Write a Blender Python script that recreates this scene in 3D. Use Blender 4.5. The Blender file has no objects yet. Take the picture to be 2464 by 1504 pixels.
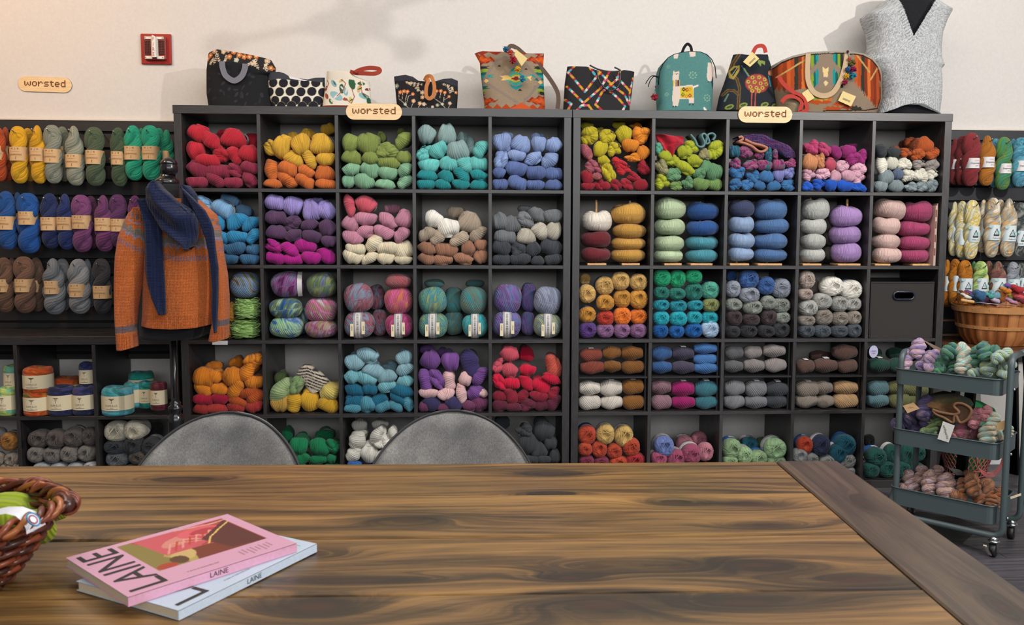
import bpy, bmesh, math, random
import numpy as np
from mathutils import Matrix, Vector
random.seed(7)
rng = np.random.default_rng(11)
S = bpy.context.scene
COL = S.collection

# ------------------------------------------------------------------ camera
CP = np.array([1.4139, -4.0353, 1.2794]); YAW, PIT, ROL, FPX = .0553, -.0874, .004, 2073.1
CX, CY = 1284.0, 723.0
_cy, _sy, _cp, _sp = math.cos(YAW), math.sin(YAW), math.cos(PIT), math.sin(PIT)
FW = np.array([_sy*_cp, _cy*_cp, _sp]); _R0 = np.array([_cy, -_sy, 0.0]); _U0 = np.cross(_R0, FW)
RT = math.cos(ROL)*_R0 + math.sin(ROL)*_U0; UP = -math.sin(ROL)*_R0 + math.cos(ROL)*_U0
cam_d = bpy.data.cameras.new('camera'); cam = bpy.data.objects.new('camera', cam_d); COL.objects.link(cam)
cam_d.sensor_width = 36; cam_d.lens = FPX/2464*36
cam_d.shift_x = -(CX-1232)/2464; cam_d.shift_y = (CY-752)/2464
cam_d.clip_start = .05; cam_d.clip_end = 60
cam_d.dof.use_dof = True; cam_d.dof.focus_distance = 4.05; cam_d.dof.aperture_fstop = 11
cam.matrix_world = Matrix(((RT[0], UP[0], -FW[0], CP[0]), (RT[1], UP[1], -FW[1], CP[1]), (RT[2], UP[2], -FW[2], CP[2]), (0, 0, 0, 1)))
S.camera = cam
S.view_settings.view_transform = 'Standard'; S.view_settings.look = 'None'
S.view_settings.gamma = 1; S.view_settings.use_curve_mapping = False
S.view_settings.exposure = 0.0

# ------------------------------------------------------------------ world and lights
W = bpy.data.worlds.new('world'); S.world = W; W.use_nodes = True
W.node_tree.nodes['Background'].inputs[0].default_value = (.92, .95, 1, 1)
W.node_tree.nodes['Background'].inputs[1].default_value = .07
def area(name, loc, target, size, power, color, sy=None):
    l = bpy.data.lights.new(name, 'AREA'); l.energy = power; l.color = color; l.size = size
    if sy: l.shape = 'RECTANGLE'; l.size_y = sy
    o = bpy.data.objects.new(name, l); COL.objects.link(o); o.location = loc
    o.rotation_euler = (Vector(target)-Vector(loc)).to_track_quat('-Z', 'Y').to_euler(); return o
area('daylight_window', (2.6, -7.6, 2.5), (1.9, 0, 1.5), 7.0, 160, (.94, .98, 1), 1.5)
area('ceiling_panel', (1.9, -1.9, 3.3), (1.9, -.9, 0), 4.6, 92, (.98, .975, .94), .7)
area('ceiling_spot_right', (4.9, -3.7, 3.1), (1.8, .3, 1.6), .055, 105, (1, .95, .9))
area('ceiling_lamp_left', (-1.3, -1.1, 3.05), (-.7, .4, 1.8), .25, 24, (1, .62, .34))

def at(px, py, Y):
    d = FW*FPX + RT*(px-CX) + UP*(CY-py); return CP + d*(Y-CP[1])/d[1]
def atz(px, py, Z):
    d = FW*FPX + RT*(px-CX) + UP*(CY-py); return CP + d*(Z-CP[2])/d[2]
def mpp(P): return float((np.array(P)-CP) @ FW)/FPX        # metres per photo pixel at P

# ------------------------------------------------------------------ colour and material helpers
def lin(h):
    if isinstance(h, str):
        h = h.lstrip('#'); c = [int(h[i:i+2], 16)/255 for i in (0, 2, 4)]
    else: c = list(h)
    return tuple(x/12.92 if x <= .04045 else ((x+.055)/1.055)**2.4 for x in c)
def ycol(h, k=.88, g=.03):
    c = lin(h); y = .25*c[0]+.6*c[1]+.15*c[2]; return [(v*(1-g)+y*g)*k for v in c]
class NT:
    def __init__(s, name, rough=.6, spec=.4):
        s.m = bpy.data.materials.new(name); s.m.use_nodes = True; s.t = s.m.node_tree
        s.b = s.t.nodes['Principled BSDF']; s.b.inputs['Roughness'].default_value = rough
        s.b.inputs['Specular IOR Level'].default_value = spec
    def n(s, typ, **kw):
        x = s.t.nodes.new(typ)
        for k, v in kw.items(): setattr(x, k, v)
        return x
    def l(s, a, b): s.t.links.new(a, b)
    def coord(s, kind='Object', scale=(1, 1, 1)):
        c = s.n('ShaderNodeTexCoord'); mp = s.n('ShaderNodeMapping'); mp.inputs['Scale'].default_value = scale
        s.l(c.outputs[kind], mp.inputs[0]); return mp.outputs[0]
    def noise(s, vec, scale, detail=3, rough=.55, dist=0):
        x = s.n('ShaderNodeTexNoise'); x.inputs['Scale'].default_value = scale; x.inputs['Detail'].default_value = detail
        x.inputs['Roughness'].default_value = rough; x.inputs['Distortion'].default_value = dist
        s.l(vec, x.inputs['Vector']); return x.outputs['Fac']
    def ramp(s, fac, stops, interp='LINEAR'):
        r = s.n('ShaderNodeValToRGB'); r.color_ramp.interpolation = interp; e = r.color_ramp.elements
        while len(e) < len(stops): e.new(.5)
        for i, (p, c) in enumerate(stops):
            e[i].position = p; e[i].color = (*lin(c), 1)
        s.l(fac, r.inputs[0]); return r.outputs[0]
    def mix(s, fac, a, b, blend='MIX'):
        m = s.n('ShaderNodeMix', data_type='RGBA', blend_type=blend)
        for sock, v in ((m.inputs[0], fac), (m.inputs[6], a), (m.inputs[7], b)):
            if hasattr(v, 'node'): s.l(v, sock)
            elif isinstance(v, (int, float)) and sock == m.inputs[0]: sock.default_value = v
            else: sock.default_value = (*lin(v), 1) if isinstance(v, str) else (v, v, v, 1)
        return m.outputs[2]
    def maprange(s, v, a, b, c, d):
        m = s.n('ShaderNodeMapRange'); s.l(v, m.inputs[0])
        for i, x in enumerate((a, b, c, d)): m.inputs[i+1].default_value = x
        return m.outputs[0]
    def bump(s, h, strength=.3, dist=.002):
        b = s.n('ShaderNodeBump'); b.inputs['Strength'].default_value = strength; b.inputs['Distance'].default_value = dist
        s.l(h, b.inputs['Height']); s.l(b.outputs[0], s.b.inputs['Normal'])
    def color(s, c):
        if hasattr(c, 'node'): s.l(c, s.b.inputs['Base Color'])
        else: s.b.inputs['Base Color'].default_value = (*lin(c), 1)
        return s
M = {}
def plain(name, c, rough=.6, metal=0, spec=.4, grain=0, gscale=200, bump=0):
    if name in M: return M[name]
    t = NT(name, rough, spec); t.b.inputs['Metallic'].default_value = metal
    v = t.coord('Object')
    f = t.noise(v, gscale, 2)
    a = .06+grain
    t.color(t.mix(1, c, t.maprange(f, .25, .75, 1-a, 1+a), 'MULTIPLY'))
    if bump: t.bump(f, bump, .001)
    M[name] = t.m; return t.m

# ------------------------------------------------------------------ mesh helpers
def mk(name, V, F, mat=None, parent=None, smooth=True, uv=None, col=None, loc=None):
    me = bpy.data.meshes.new(name); me.from_pydata([tuple(map(float, v)) for v in V], [], [tuple(map(int, f)) for f in F]); 
    if mat: me.materials.append(mat)
    if smooth: me.shade_smooth()
    if uv is not None:
        li = np.empty(len(me.loops), dtype=np.int32); me.loops.foreach_get('vertex_index', li)
        L = me.uv_layers.new(name='strand'); L.data.foreach_set('uv', np.asarray(uv, dtype=np.float32)[li].ravel())
    if col is not None:
        a = me.color_attributes.new('print', 'FLOAT_COLOR', 'POINT')
        c = np.ones((len(V), 4), dtype=np.float32); c[:, :3] = col; a.data.foreach_set('color', c.ravel())
    me.update()
    return link(name, me, parent, loc)
def link(name, me, parent=None, loc=None):
    o = bpy.data.objects.new(name, me); COL.objects.link(o)
    if parent: o.parent = parent
    if loc is not None: o.location = loc
    return o
def tag(o, label, cat, group=None, kind=None):
    o['label'] = label; o['category'] = cat
    if group: o['group'] = group
    if kind: o['kind'] = kind
    return o
def struct(o, label=None):
    o['kind'] = 'structure'
    if label: o['label'] = label
    return o
def empty(name, loc=(0, 0, 0), rz=0):
    o = bpy.data.objects.new(name, None); COL.objects.link(o); o.location = loc; o.rotation_euler = (0, 0, rz)
    o.empty_display_size = .05; return o
class B:                                                        # mesh builder
    def __init__(s): s.V = []; s.F = []; s.n = 0
    def add(s, V, F):
        V = np.asarray(V, float); s.V.append(V); s.F += [tuple(i+s.n for i in f) for f in F]; s.n += len(V); return s
    def box(s, x0, x1, y0, y1, z0, z1, c=0):
        if c <= 0:
            V = [(x, y, z) for x in (x0, x1) for y in (y0, y1) for z in (z0, z1)]
            return s.add(V, [(0, 1, 3, 2), (4, 6, 7, 5), (0, 4, 5, 1), (2, 3, 7, 6), (0, 2, 6, 4), (1, 5, 7, 3)])
        bm = bmesh.new(); bmesh.ops.create_cube(bm, size=1)
        for v in bm.verts: v.co = Vector(((x0+x1)/2+v.co.x*(x1-x0), (y0+y1)/2+v.co.y*(y1-y0), (z0+z1)/2+v.co.z*(z1-z0)))
        bmesh.ops.bevel(bm, geom=bm.edges[:], offset=c, segments=1, affect='EDGES')
        bm.verts.index_update(); s.add([v.co[:] for v in bm.verts], [[v.index for v in f.verts] for f in bm.faces]); bm.free(); return s
    def tube(s, pts, r, n=8, cap=True, sq=1.0, closed=False):
        P = np.asarray(pts, float); m = len(P); rr = np.broadcast_to(np.asarray(r, float), (m,))
        T = np.roll(P, -1, 0)-np.roll(P, 1, 0) if closed else np.gradient(P, axis=0)
        T /= np.linalg.norm(T, axis=1, keepdims=True)+1e-12
        a = np.array([0, 0, 1.0]) if abs(T[0][2]) < .9 else np.array([1.0, 0, 0])
        u = np.cross(T[0], a); u /= np.linalg.norm(u); U = []
        for t in T:
            u = u-t*(u@t); u /= np.linalg.norm(u)+1e-12; U.append(u)
        U = np.array(U); Wv = np.cross(T, U); th = np.arange(n)*2*math.pi/n
        V = P[:, None, :]+rr[:, None, None]*(np.cos(th)[None, :, None]*U[:, None, :]+sq*np.sin(th)[None, :, None]*Wv[:, None, :])
        F = []; e = m if closed else m-1
        for i in range(e):
            j = (i+1) % m
            for k in range(n): F.append((i*n+k, i*n+(k+1) % n, j*n+(k+1) % n, j*n+k))
        if cap and not closed: F += [tuple(range(n-1, -1, -1)), tuple((m-1)*n+k for k in range(n))]
        return s.add(V.reshape(-1, 3), F)
    def lathe(s, prof, c=(0, 0, 0), n=24, sx=1, sy=1):
        m = len(prof); th = np.arange(n)*2*math.pi/n
        V = [(c[0]+r*math.cos(t)*sx, c[1]+r*math.sin(t)*sy, c[2]+z) for r, z in prof for t in th]
        F = [(i*n+k, i*n+(k+1) % n, (i+1)*n+(k+1) % n, (i+1)*n+k) for i in range(m-1) for k in range(n)]
        F += [tuple(range(n-1, -1, -1)), tuple((m-1)*n+k for k in range(n))]
        return s.add(V, F)
    def prism(s, poly, y0, y1):                                  # polygon in xz pulled along y
        n = len(poly); V = [(x, y0, z) for x, z in poly]+[(x, y1, z) for x, z in poly]
        return s.add(V, [tuple(range(n)), tuple(range(2*n-1, n-1, -1))]+[(i, n+i, n+(i+1) % n, (i+1) % n) for i in range(n)])
    def build(s, name, mat, parent=None, smooth=False, loc=None):
        o = mk(name, np.concatenate(s.V), s.F, mat, parent, smooth, loc=loc)
        bm = bmesh.new(); bm.from_mesh(o.data); bmesh.ops.recalc_face_normals(bm, faces=bm.faces); bm.to_mesh(o.data); bm.free()
        if smooth: o.data.shade_smooth()
        return o
def rot(V, ax, a):
    c, s_ = math.cos(a), math.sin(a); V = np.array(V, float); i, j = {'x': (1, 2), 'y': (2, 0), 'z': (0, 1)}[ax]
    o = V.copy(); o[:, i] = V[:, i]*c-V[:, j]*s_; o[:, j] = V[:, i]*s_+V[:, j]*c; return o
def arc(cx, cz, r, a0, a1, n, y=0, rz=None):
    rz = rz or r; return [(cx+r*math.cos(a), y, cz+rz*math.sin(a)) for a in np.linspace(a0, a1, n)]

# lettering: one mesh per (text, size), shared
_txt = {}
def text_mesh(s, size=1.0, ext=.0):
    k = (s, size)
    if k in _txt: return _txt[k]
    c = bpy.data.curves.new('lettering', 'FONT'); c.body = s; c.size = size; c.align_x = 'CENTER'; c.align_y = 'CENTER'; c.extrude = ext
    c.resolution_u = 2
    o = bpy.data.objects.new('lettering', c); COL.objects.link(o)
    dg = bpy.context.evaluated_depsgraph_get(); me = bpy.data.meshes.new_from_object(o.evaluated_get(dg))
    bpy.data.objects.remove(o); n = len(me.vertices); V = np.empty(n*3); me.vertices.foreach_get('co', V)
    _txt[k] = (V.reshape(-1, 3), [tuple(p.vertices) for p in me.polygons]); bpy.data.meshes.remove(me); return _txt[k]

# a paint surface for flat prints: colours are looked up per vertex of a real mesh
class Canvas:
    def __init__(s, x0, y0, x1, y1, res, bg):
        s.x0, s.y0, s.x1, s.y1 = x0, y0, x1, y1; s.w = max(2, int((x1-x0)*res)); s.h = max(2, int((y1-y0)*res))
        s.a = np.empty((s.h, s.w, 3)); s.a[:] = lin(bg)
        xs = x0+(np.arange(s.w)+.5)/s.w*(x1-x0); ys = y0+(np.arange(s.h)+.5)/s.h*(y1-y0); s.X, s.Y = np.meshgrid(xs, ys)
    def put(s, m, c): s.a[m] = lin(c); return s
    def disc(s, x, y, rx, c, ry=None, ang=0):
        ry = ry or rx; ca, sa = math.cos(ang), math.sin(ang); dx, dy = s.X-x, s.Y-y
        return s.put(((dx*ca+dy*sa)/rx)**2+((-dx*sa+dy*ca)/ry)**2 <= 1, c)
    def poly(s, P, c):
        m = np.zeros(s.X.shape, bool); n = len(P)
        for i in range(n):
            (xa, ya), (xb, yb) = P[i], P[(i+1) % n]
            if ya == yb: continue
            k = ((ya > s.Y) != (yb > s.Y)) & (s.X < (xb-xa)*(s.Y-ya)/(yb-ya)+xa); m ^= k
        return s.put(m, c)
    def line(s, P, w, c):
        for (xa, ya), (xb, yb) in zip(P[:-1], P[1:]):
            dx, dy = xb-xa, yb-ya; L = dx*dx+dy*dy+1e-9
            t = np.clip(((s.X-xa)*dx+(s.Y-ya)*dy)/L, 0, 1); s.put((s.X-xa-t*dx)**2+(s.Y-ya-t*dy)**2 <= (w/2)**2, c)
        return s
    def rect(s, x0, y0, x1, y1, c): return s.put((s.X >= x0) & (s.X <= x1) & (s.Y >= y0) & (s.Y <= y1), c)
    def speckle(s, amt): s.a *= 1+amt*(rng.random((s.h, s.w, 1))-.5); return s
    def get(s, x, y):
        i = np.clip(((np.asarray(x)-s.x0)/(s.x1-s.x0)*s.w).astype(int), 0, s.w-1); j = np.clip(((np.asarray(y)-s.y0)/(s.y1-s.y0)*s.h).astype(int), 0, s.h-1)
        return s.a[j, i]
def printed(name, rough=.8, weave=0, spec=.3, wscale=900):
    if name in M: return M[name]
    t = NT(name, rough, spec); a = t.n('ShaderNodeVertexColor', layer_name='print')
    v = t.coord('Object'); f = t.noise(v, wscale, 1)
    t.color(t.mix(1, a.outputs[0], t.maprange(f, .3, .7, .84-weave*.4, .84+weave*.4), 'MULTIPLY'))
    if weave: t.bump(f, weave, .0015)
    M[name] = t.m; return t.m

# ------------------------------------------------------------------ structure
def wood_dark(name, sc):
    t = NT(name, .38, .85); v = t.coord('Object', sc); f = t.noise(v, 1, 5, .7)
    t.color(t.ramp(f, [(.3, '#191718'), (.55, '#2a2728'), (.75, '#3c3837')])); t.bump(f, .25, .0008)
    t.l(t.maprange(f, .3, .7, .32, .46), t.b.inputs['Roughness']); return t.m
M['wx'] = wood_dark('black_brown_wood_across', (14, 60, 260)); M['wz'] = wood_dark('black_brown_wood_upright', (260, 60, 14))
t = NT('painted_wall', .85, .2); v = t.coord('Object'); f = t.noise(v, 90, 4)
t.color(t.ramp(f, [(.3, '#c9c4c0'), (.7, '#cfcac6')])); t.bump(f, .08, .001); M['wall'] = t.m
struct(B().box(-4.5, 8, .395, .5, 0, 3.4).build('wall_back', M['wall']), 'plain off-white painted back wall')
struct(B().box(-4.5, 8, -9, .5, 3.4, 3.5).build('ceiling', plain('ceiling_paint', '#e8e4de', .9)))
struct(B().box(-4.6, -4.5, -9, .5, 0, 3.4).build('wall_left', M['wall']))
struct(B().box(8, 8.1, -9, .5, 0, 3.4).build('wall_right', M['wall']))
struct(B().box(2.28+1.36, 8, .382, .395, 0, .1).build('baseboard_back', plain('white_trim_paint', '#e4e4e6', .5)))
t = NT('grey_vinyl_plank', .38, .5); v = t.coord('Object', (3, 60, 60)); f = t.noise(v, 1.2, 5, .65)
oi = t.n('ShaderNodeObjectInfo'); c = t.ramp(f, [(.3, '#2f2e33'), (.5, '#46444a'), (.72, '#5d5a5e')])
t.color(t.mix(1, c, t.maprange(oi.outputs['Random'], 0, 1, .75, 1.15), 'MULTIPLY')); t.bump(f, .3, .001); M['vinyl'] = t.m
fl = struct(B().box(-4.5, 8, -9, .5, -.05, -.004).build('floor', plain('floor_joint', '#17161a', .7)), 'dark grey wood-look plank floor')
for j in range(-15, 2):
    y0 = j*.18+.18; off = ((j*37) % 11)*.11
    for k in range(-3, 6):
        x0 = k*1.22+off
        if x0 > 5.4 or x0+1.22 < -2: continue
        B().box(x0+.0012, x0+1.2188, y0+.0012, min(y0+.1788, .395), -.004, 0).build('plank', M['vinyl'], fl)
struct(B().box(-4.5, 8, -9, -2.521, -.004, 0).build('floor_near', M['vinyl']), 'dark grey flooring nearer the viewer')  # plain floor slab nearer the camera

# ------------------------------------------------------------------ shelving units
TT, PC, DV = .037, .335, .016
def unit(name, label, x0, cols, rows, z0=0):
    Wd = 2*TT+cols*PC+(cols-1)*DV; Hh = 2*TT+rows*PC+(rows-1)*DV
    u = empty(name, (x0, 0, z0)); tag(u, label, 'shelving unit')
    B().box(0, Wd, 0, .39, Hh-TT, Hh, .0008).build('top_board', M['wx'], u)
    B().box(.003, Wd-.003, 0.001, .389, 0, TT, .0008).build('base_board', M['wx'], u)
    for a in (.003, Wd-TT): B().box(a, a+TT-.003, .001, .389, TT, Hh-TT, .0008).build('side_panel', M['wz'], u)
    for i in range(1, rows):
        z = Hh-TT-i*PC-i*DV; B().box(TT, Wd-TT, .001, .389, z, z+DV, .0006).build('shelf', M['wx'], u)
    for i in range(1, cols):
        x = TT+i*PC+(i-1)*DV
        for j in range(rows):
            z = Hh-TT-(j+1)*PC-j*DV; B().box(x, x+DV, .002, .388, z, z+PC, .0006).build('divider', M['wz'], u)
    return u
UX = [0.0, 1.8158]; UH = 2*TT+5*PC+4*DV; UW = UH
LX = -.012-(2*TT+4*PC+3*DV); LH = 2*TT+2*PC+DV
u1 = unit('shelving_unit', 'tall black-brown cube shelving unit on the left, five by five cubbies of yarn', UX[0], 5, 5)
u2 = unit('shelving_unit', 'tall black-brown cube shelving unit on the right, holding a dark fabric bin', UX[1], 5, 5)
u3 = unit('low_shelving_unit', 'low black-brown cube shelving unit left of the mannequin, under the hanging hanks', LX, 4, 2)
def cell(u, r, c):
    x = UX[u]+TT+c*(PC+DV) if u < 2 else LX+TT+c*(PC+DV); Hh = UH if u < 2 else LH
    zb = Hh-TT-(r+1)*PC-r*DV; return x, x+PC, zb, zb+PC
# thin insert shelves in the fourth row of the right unit
for c in range(5):
    x0, x1, z0, z1 = cell(1, 3, c); zm = z0+.166
    o = empty('insert_shelf', ((x0+x1)/2, 0, z0)); ox = (x0+x1)/2
    tag(o, 'thin black shelf insert halving the %s cubby of the fourth row, right unit' % ['first', 'second', 'third', 'fourth', 'fifth'][c], 'shelf insert', 'thin insert shelves in the right unit')
    m_ = plain('black_laminate', '#232225', .35, spec=.6)
    B().box(x0+.003-ox, x1-.003-ox, .006, .38, zm-.004-z0, zm+.004-z0, .0008).build('shelf_plate', m_, o)
    B().box(x1-.012-ox, x1-.004-ox, .03, .38, .001, PC-.004).build('side_plate', m_, o)
    B().box(x0+.002-ox, x0+.004-ox, .03, .38, .001, zm-.004-z0).build('side_plate', m_, o)

# slat walls
def slatwall(label, x0, x1, ztop, zbot, groove, slatm, yb=.385):
    w = empty('slatwall_panel', (x0, 0, 0)); tag(w, label, 'slatwall')
    if yb < .38: B().box(0, x1-x0, yb, .394, zbot, .955).build('backing', groove, w); B().box(0, x1-x0, .385, .394, .955, ztop).build('backing', plain('black_groove', '#0c0c0d', .7), w)  # right wall: upper grooves blackened to stand for shade on raw wood
    else: B().box(0, x1-x0, yb, .394, zbot, ztop).build('backing', groove, w)
    B().box(0, x1-x0, .365, .394, ztop, ztop+.006).build('edge_trim', plain('pale_edge_trim', '#c9beb2', .5), w)
    z = ztop-.001; p = .078; k = 0
    while z > zbot:
        zz = max(z-p+.012, zbot) if k else z-.05
        B().box(0, x1-x0, .368, .385, zz, z, .001).build('slat', slatm, w); z = zz-.012; k += 1
    return w
sm = plain('black_slat_laminate', '#232123', .5, spec=.5, grain=.1, gscale=60)
slatwall('black slatwall left of the shelving, hung with labelled hanks', LX-.3, -.006, 1.781, .60, plain('black_groove', '#0c0c0d', .7), sm)
slatwall('black slatwall with bare wood grooves at the right edge', UX[1]+UW+.006, 5.6, 1.779, .56, plain('raw_groove', '#a07c60', .7), plain('navy_slat_laminate', '#24252b', .45, spec=.5, grain=.1, gscale=60), .3735)
# ------------------------------------------------------------------ yarn materials
def yarn_mat(name, pal=None, ply=1.0, fuzz=.12, heather=0):
    t = NT(name, .92, .15); oi = t.n('ShaderNodeObjectInfo')
    uvn = t.n('ShaderNodeUVMap', uv_map='strand'); mp = t.n('ShaderNodeMapping'); mp.inputs['Scale'].default_value = (1, 1, 1); t.l(uvn.outputs[0], mp.inputs[0])
    cb = t.n('ShaderNodeCombineXYZ'); t.l(oi.outputs['Random'], cb.inputs[2])
    va = t.n('ShaderNodeVectorMath', operation='MULTIPLY_ADD'); t.l(mp.outputs[0], va.inputs[0]); va.inputs[1].default_value = (1, .12, 1)
    sc = t.n('ShaderNodeVectorMath', operation='SCALE'); t.l(cb.outputs[0], sc.inputs[0]); sc.inputs['Scale'].default_value = 37; t.l(sc.outputs[0], va.inputs[2])
    st = t.noise(va.outputs[0], 1.7, 3)                          # varies strand by strand
    fine = t.noise(t.coord('Object', (60, 60, 60)) if not heather else mp.outputs[0], 5 if not heather else 7, 2)
    if pal:
        vb = t.n('ShaderNodeVectorMath', operation='MULTIPLY_ADD'); t.l(mp.outputs[0], vb.inputs[0]); vb.inputs[1].default_value = (.11, .45, 1); t.l(sc.outputs[0], vb.inputs[2])
        k = t.noise(vb.outputs[0], 1.6, 1.5, .5, .4); k = t.maprange(k, .28, .72, 0, 1); n = len(pal)
        base = t.mix(1, t.ramp(k, [(i/(n-1), c) for i, c in enumerate(pal)]), .92, 'MULTIPLY')
    else: base = oi.outputs['Color']
    c = t.mix(1, base, t.maprange(st, .3, .7, .7, 1.22), 'MULTIPLY')
    c = t.mix(1, c, t.maprange(fine, .3, .7, .9-heather, 1.1+heather), 'MULTIPLY')
    t.color(c); t.b.inputs['Sheen Weight'].default_value = fuzz; t.b.inputs['Sheen Roughness'].default_value = .6
    w = t.n('ShaderNodeTexWave', wave_type='BANDS', bands_direction='X'); w.inputs['Scale'].default_value = .159; w.inputs['Distortion'].default_value = .5; w.inputs['Detail Scale'].default_value = 1.5
    t.l(mp.outputs[0], w.inputs['Vector']); t.bump(w.outputs['Fac'], .6, .002); return t.m
YM = {'solid': yarn_mat('yarn_solid'), 'tweed': yarn_mat('yarn_tweed', heather=.22)}
PAL = {
 'rosetweed': ['#8c3f4c', '#a3525a', '#8d4a66', '#b7693f', '#70405c'], 'tealnavy': ['#1d3f66', '#1c6f7c', '#2a2f5a', '#3f8f8c'],
 'plumteal': ['#7c2a5e', '#4c2a55', '#a83a6c', '#2a6d70', '#5a3560'], 'loosegreen': ['#8fbf62', '#b4d98a', '#7aa24c', '#a8cc70'],
 'earthsky': ['#5a4638', '#8b8378', '#6a90a8', '#7c86b8', '#6f7a48'], 'plumgrey': ['#6b1f62', '#4a1c48', '#8a4a86', '#6f7390', '#7c2a6a'],
 'violetmoss': ['#5d5f7c', '#6d78a0', '#4c6440', '#7b8a52', '#8a6f94'], 'seablue': ['#23456e', '#2d5f96', '#5c6b45', '#98b79a', '#3a6fa6'],
 'lilacrose': ['#b69ac2', '#d07ca8', '#a8607f', '#8f8468', '#c6b0d0'], 'bluegreen': ['#2a5c9a', '#87b48c', '#a4c49a', '#3566a0', '#8fa0c0'],
 'olivepink': ['#8a7f60', '#a890a8', '#8f3f6c', '#9a8c66', '#b08ba0'], 'plummulti': ['#7c4356', '#8a7a90', '#6f8ca2', '#8f4a58', '#a06a78', '#5d3a4c'],
 'pinkfire': ['#c0487e', '#c7784f', '#a84f66', '#cf5c96', '#8f5a62'], 'dustyrose': ['#8f3f46', '#a4525c', '#8a5a58', '#a8687c'],
 'magentamix': ['#a83a76', '#94305e', '#b8598a', '#7f3556'], 'greenteal': ['#4f7f6c', '#6a9a7c', '#3f7f90', '#8a9c5c', '#5c6f80'],
 'tealbrown': ['#2f8a92', '#3f7f84', '#6a6f5c', '#2f7f8c', '#7f7a5c'], 'cyangreen': ['#2c8f7c', '#2f9fae', '#3a8a92', '#46a0a4', '#5f8070'],
 'purplemix': ['#5c4a86', '#7a5a9a', '#5a6f9c', '#6d4378', '#8f80a8'], 'greyblue': ['#7c809a', '#8f94ac', '#6c7488', '#9a9cb4'],
 'greygreen': ['#6c7c84', '#8f9468', '#60748a', '#9aa060', '#7c8a9a'],
 'firecake': ['#b3401c', '#d5622a', '#a8451c', '#c9772a', '#6f6a2a'], 'navycake': ['#1f2547', '#2c3260', '#1a2040', '#3b3f72', '#4a3c66'],
 'turqcake': ['#2f8f92', '#48a9b0', '#5fa8bf', '#2a7f78', '#76b6c4'], 'tealcake': ['#1f8276', '#2a9a88', '#1a6a66', '#4a9fae'],
 'maroncake': ['#5a1f2c', '#6d2a36', '#4a1a26', '#7a4048'], 'limecake': ['#8fae5a', '#b7c766', '#6fae90', '#78b6a0', '#9fb04a'],
 'creamgold': ['#d8d3b4', '#e3dfc6', '#d6b540', '#cfccb0', '#c9cdb8', '#d8c268'], 'creamrust': ['#d9cfbc', '#cfc8b8', '#c9a878', '#8fa0a6', '#d6a050', '#ddd6c6'],
 'greydark': ['#4a4e50', '#8a8f8c', '#2f3436', '#6a7070'], 'greenolive': ['#2f6a58', '#3f7f6a', '#4a7f3a', '#66803a', '#2c5f5a'],
 'skyteal': ['#6aa2b4', '#4a8ea2', '#5f9cae', '#2f7490', '#7ab0bc'], 'springgreen': ['#8fc07a', '#7ab06c', '#c9cf8a', '#9fbf62', '#6a9a5a', '#a86a5a'],
 'brownrose': ['#7c4f4a', '#6a4440', '#94665c', '#7a5a48', '#8a8060'], 'silver': ['#8a9098', '#a4a8b0', '#767c88', '#c4cad0'],
 'ambers': ['#b06a14', '#9a5a10', '#c07a20', '#8a4f10'], 'lavmulti': ['#9c8aba', '#8474a4', '#b39cbc', '#c49a86', '#a08cc4'],
 'forestmix': ['#2c6f48', '#4f5f7c', '#3f8f4a', '#5f6f80', '#6a6f3f'], 'mintpeach': ['#9fc4b8', '#8fb8ae', '#c9a48c', '#a8c8c0', '#86aab0'],
 'bluelime': ['#7c9ab8', '#a8b860', '#8fa8c0', '#b4c070', '#6a8aac'], 'darkviolet': ['#4a4566', '#5c5078', '#3c3a58', '#705a6c'],
 'roseplum': ['#9a5068', '#b0667a', '#a87a70', '#8f4a62', '#c08a90'], 'mosslime': ['#8a8a3c', '#6fa080', '#a09a50', '#4f8f7c'],
 'greymint': ['#9ab8ac', '#7c9a9c', '#b8a080', '#8fb0a8', '#aac8bc'], 'pinkbrown': ['#a08278', '#b79a92', '#8f6a5c', '#b8a4b0', '#a5796a'],
 'rustbrown': ['#8a4a28', '#a5683f', '#75503c', '#96705a', '#b0703c'], 'kniths': ['#8a7a50', '#9a8456', '#6f7a58', '#8a6a48']}
def ymat(p):
    if p not in YM: YM[p] = yarn_mat('yarn_'+p, PAL[p], heather=.16)
    return YM[p]

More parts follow.
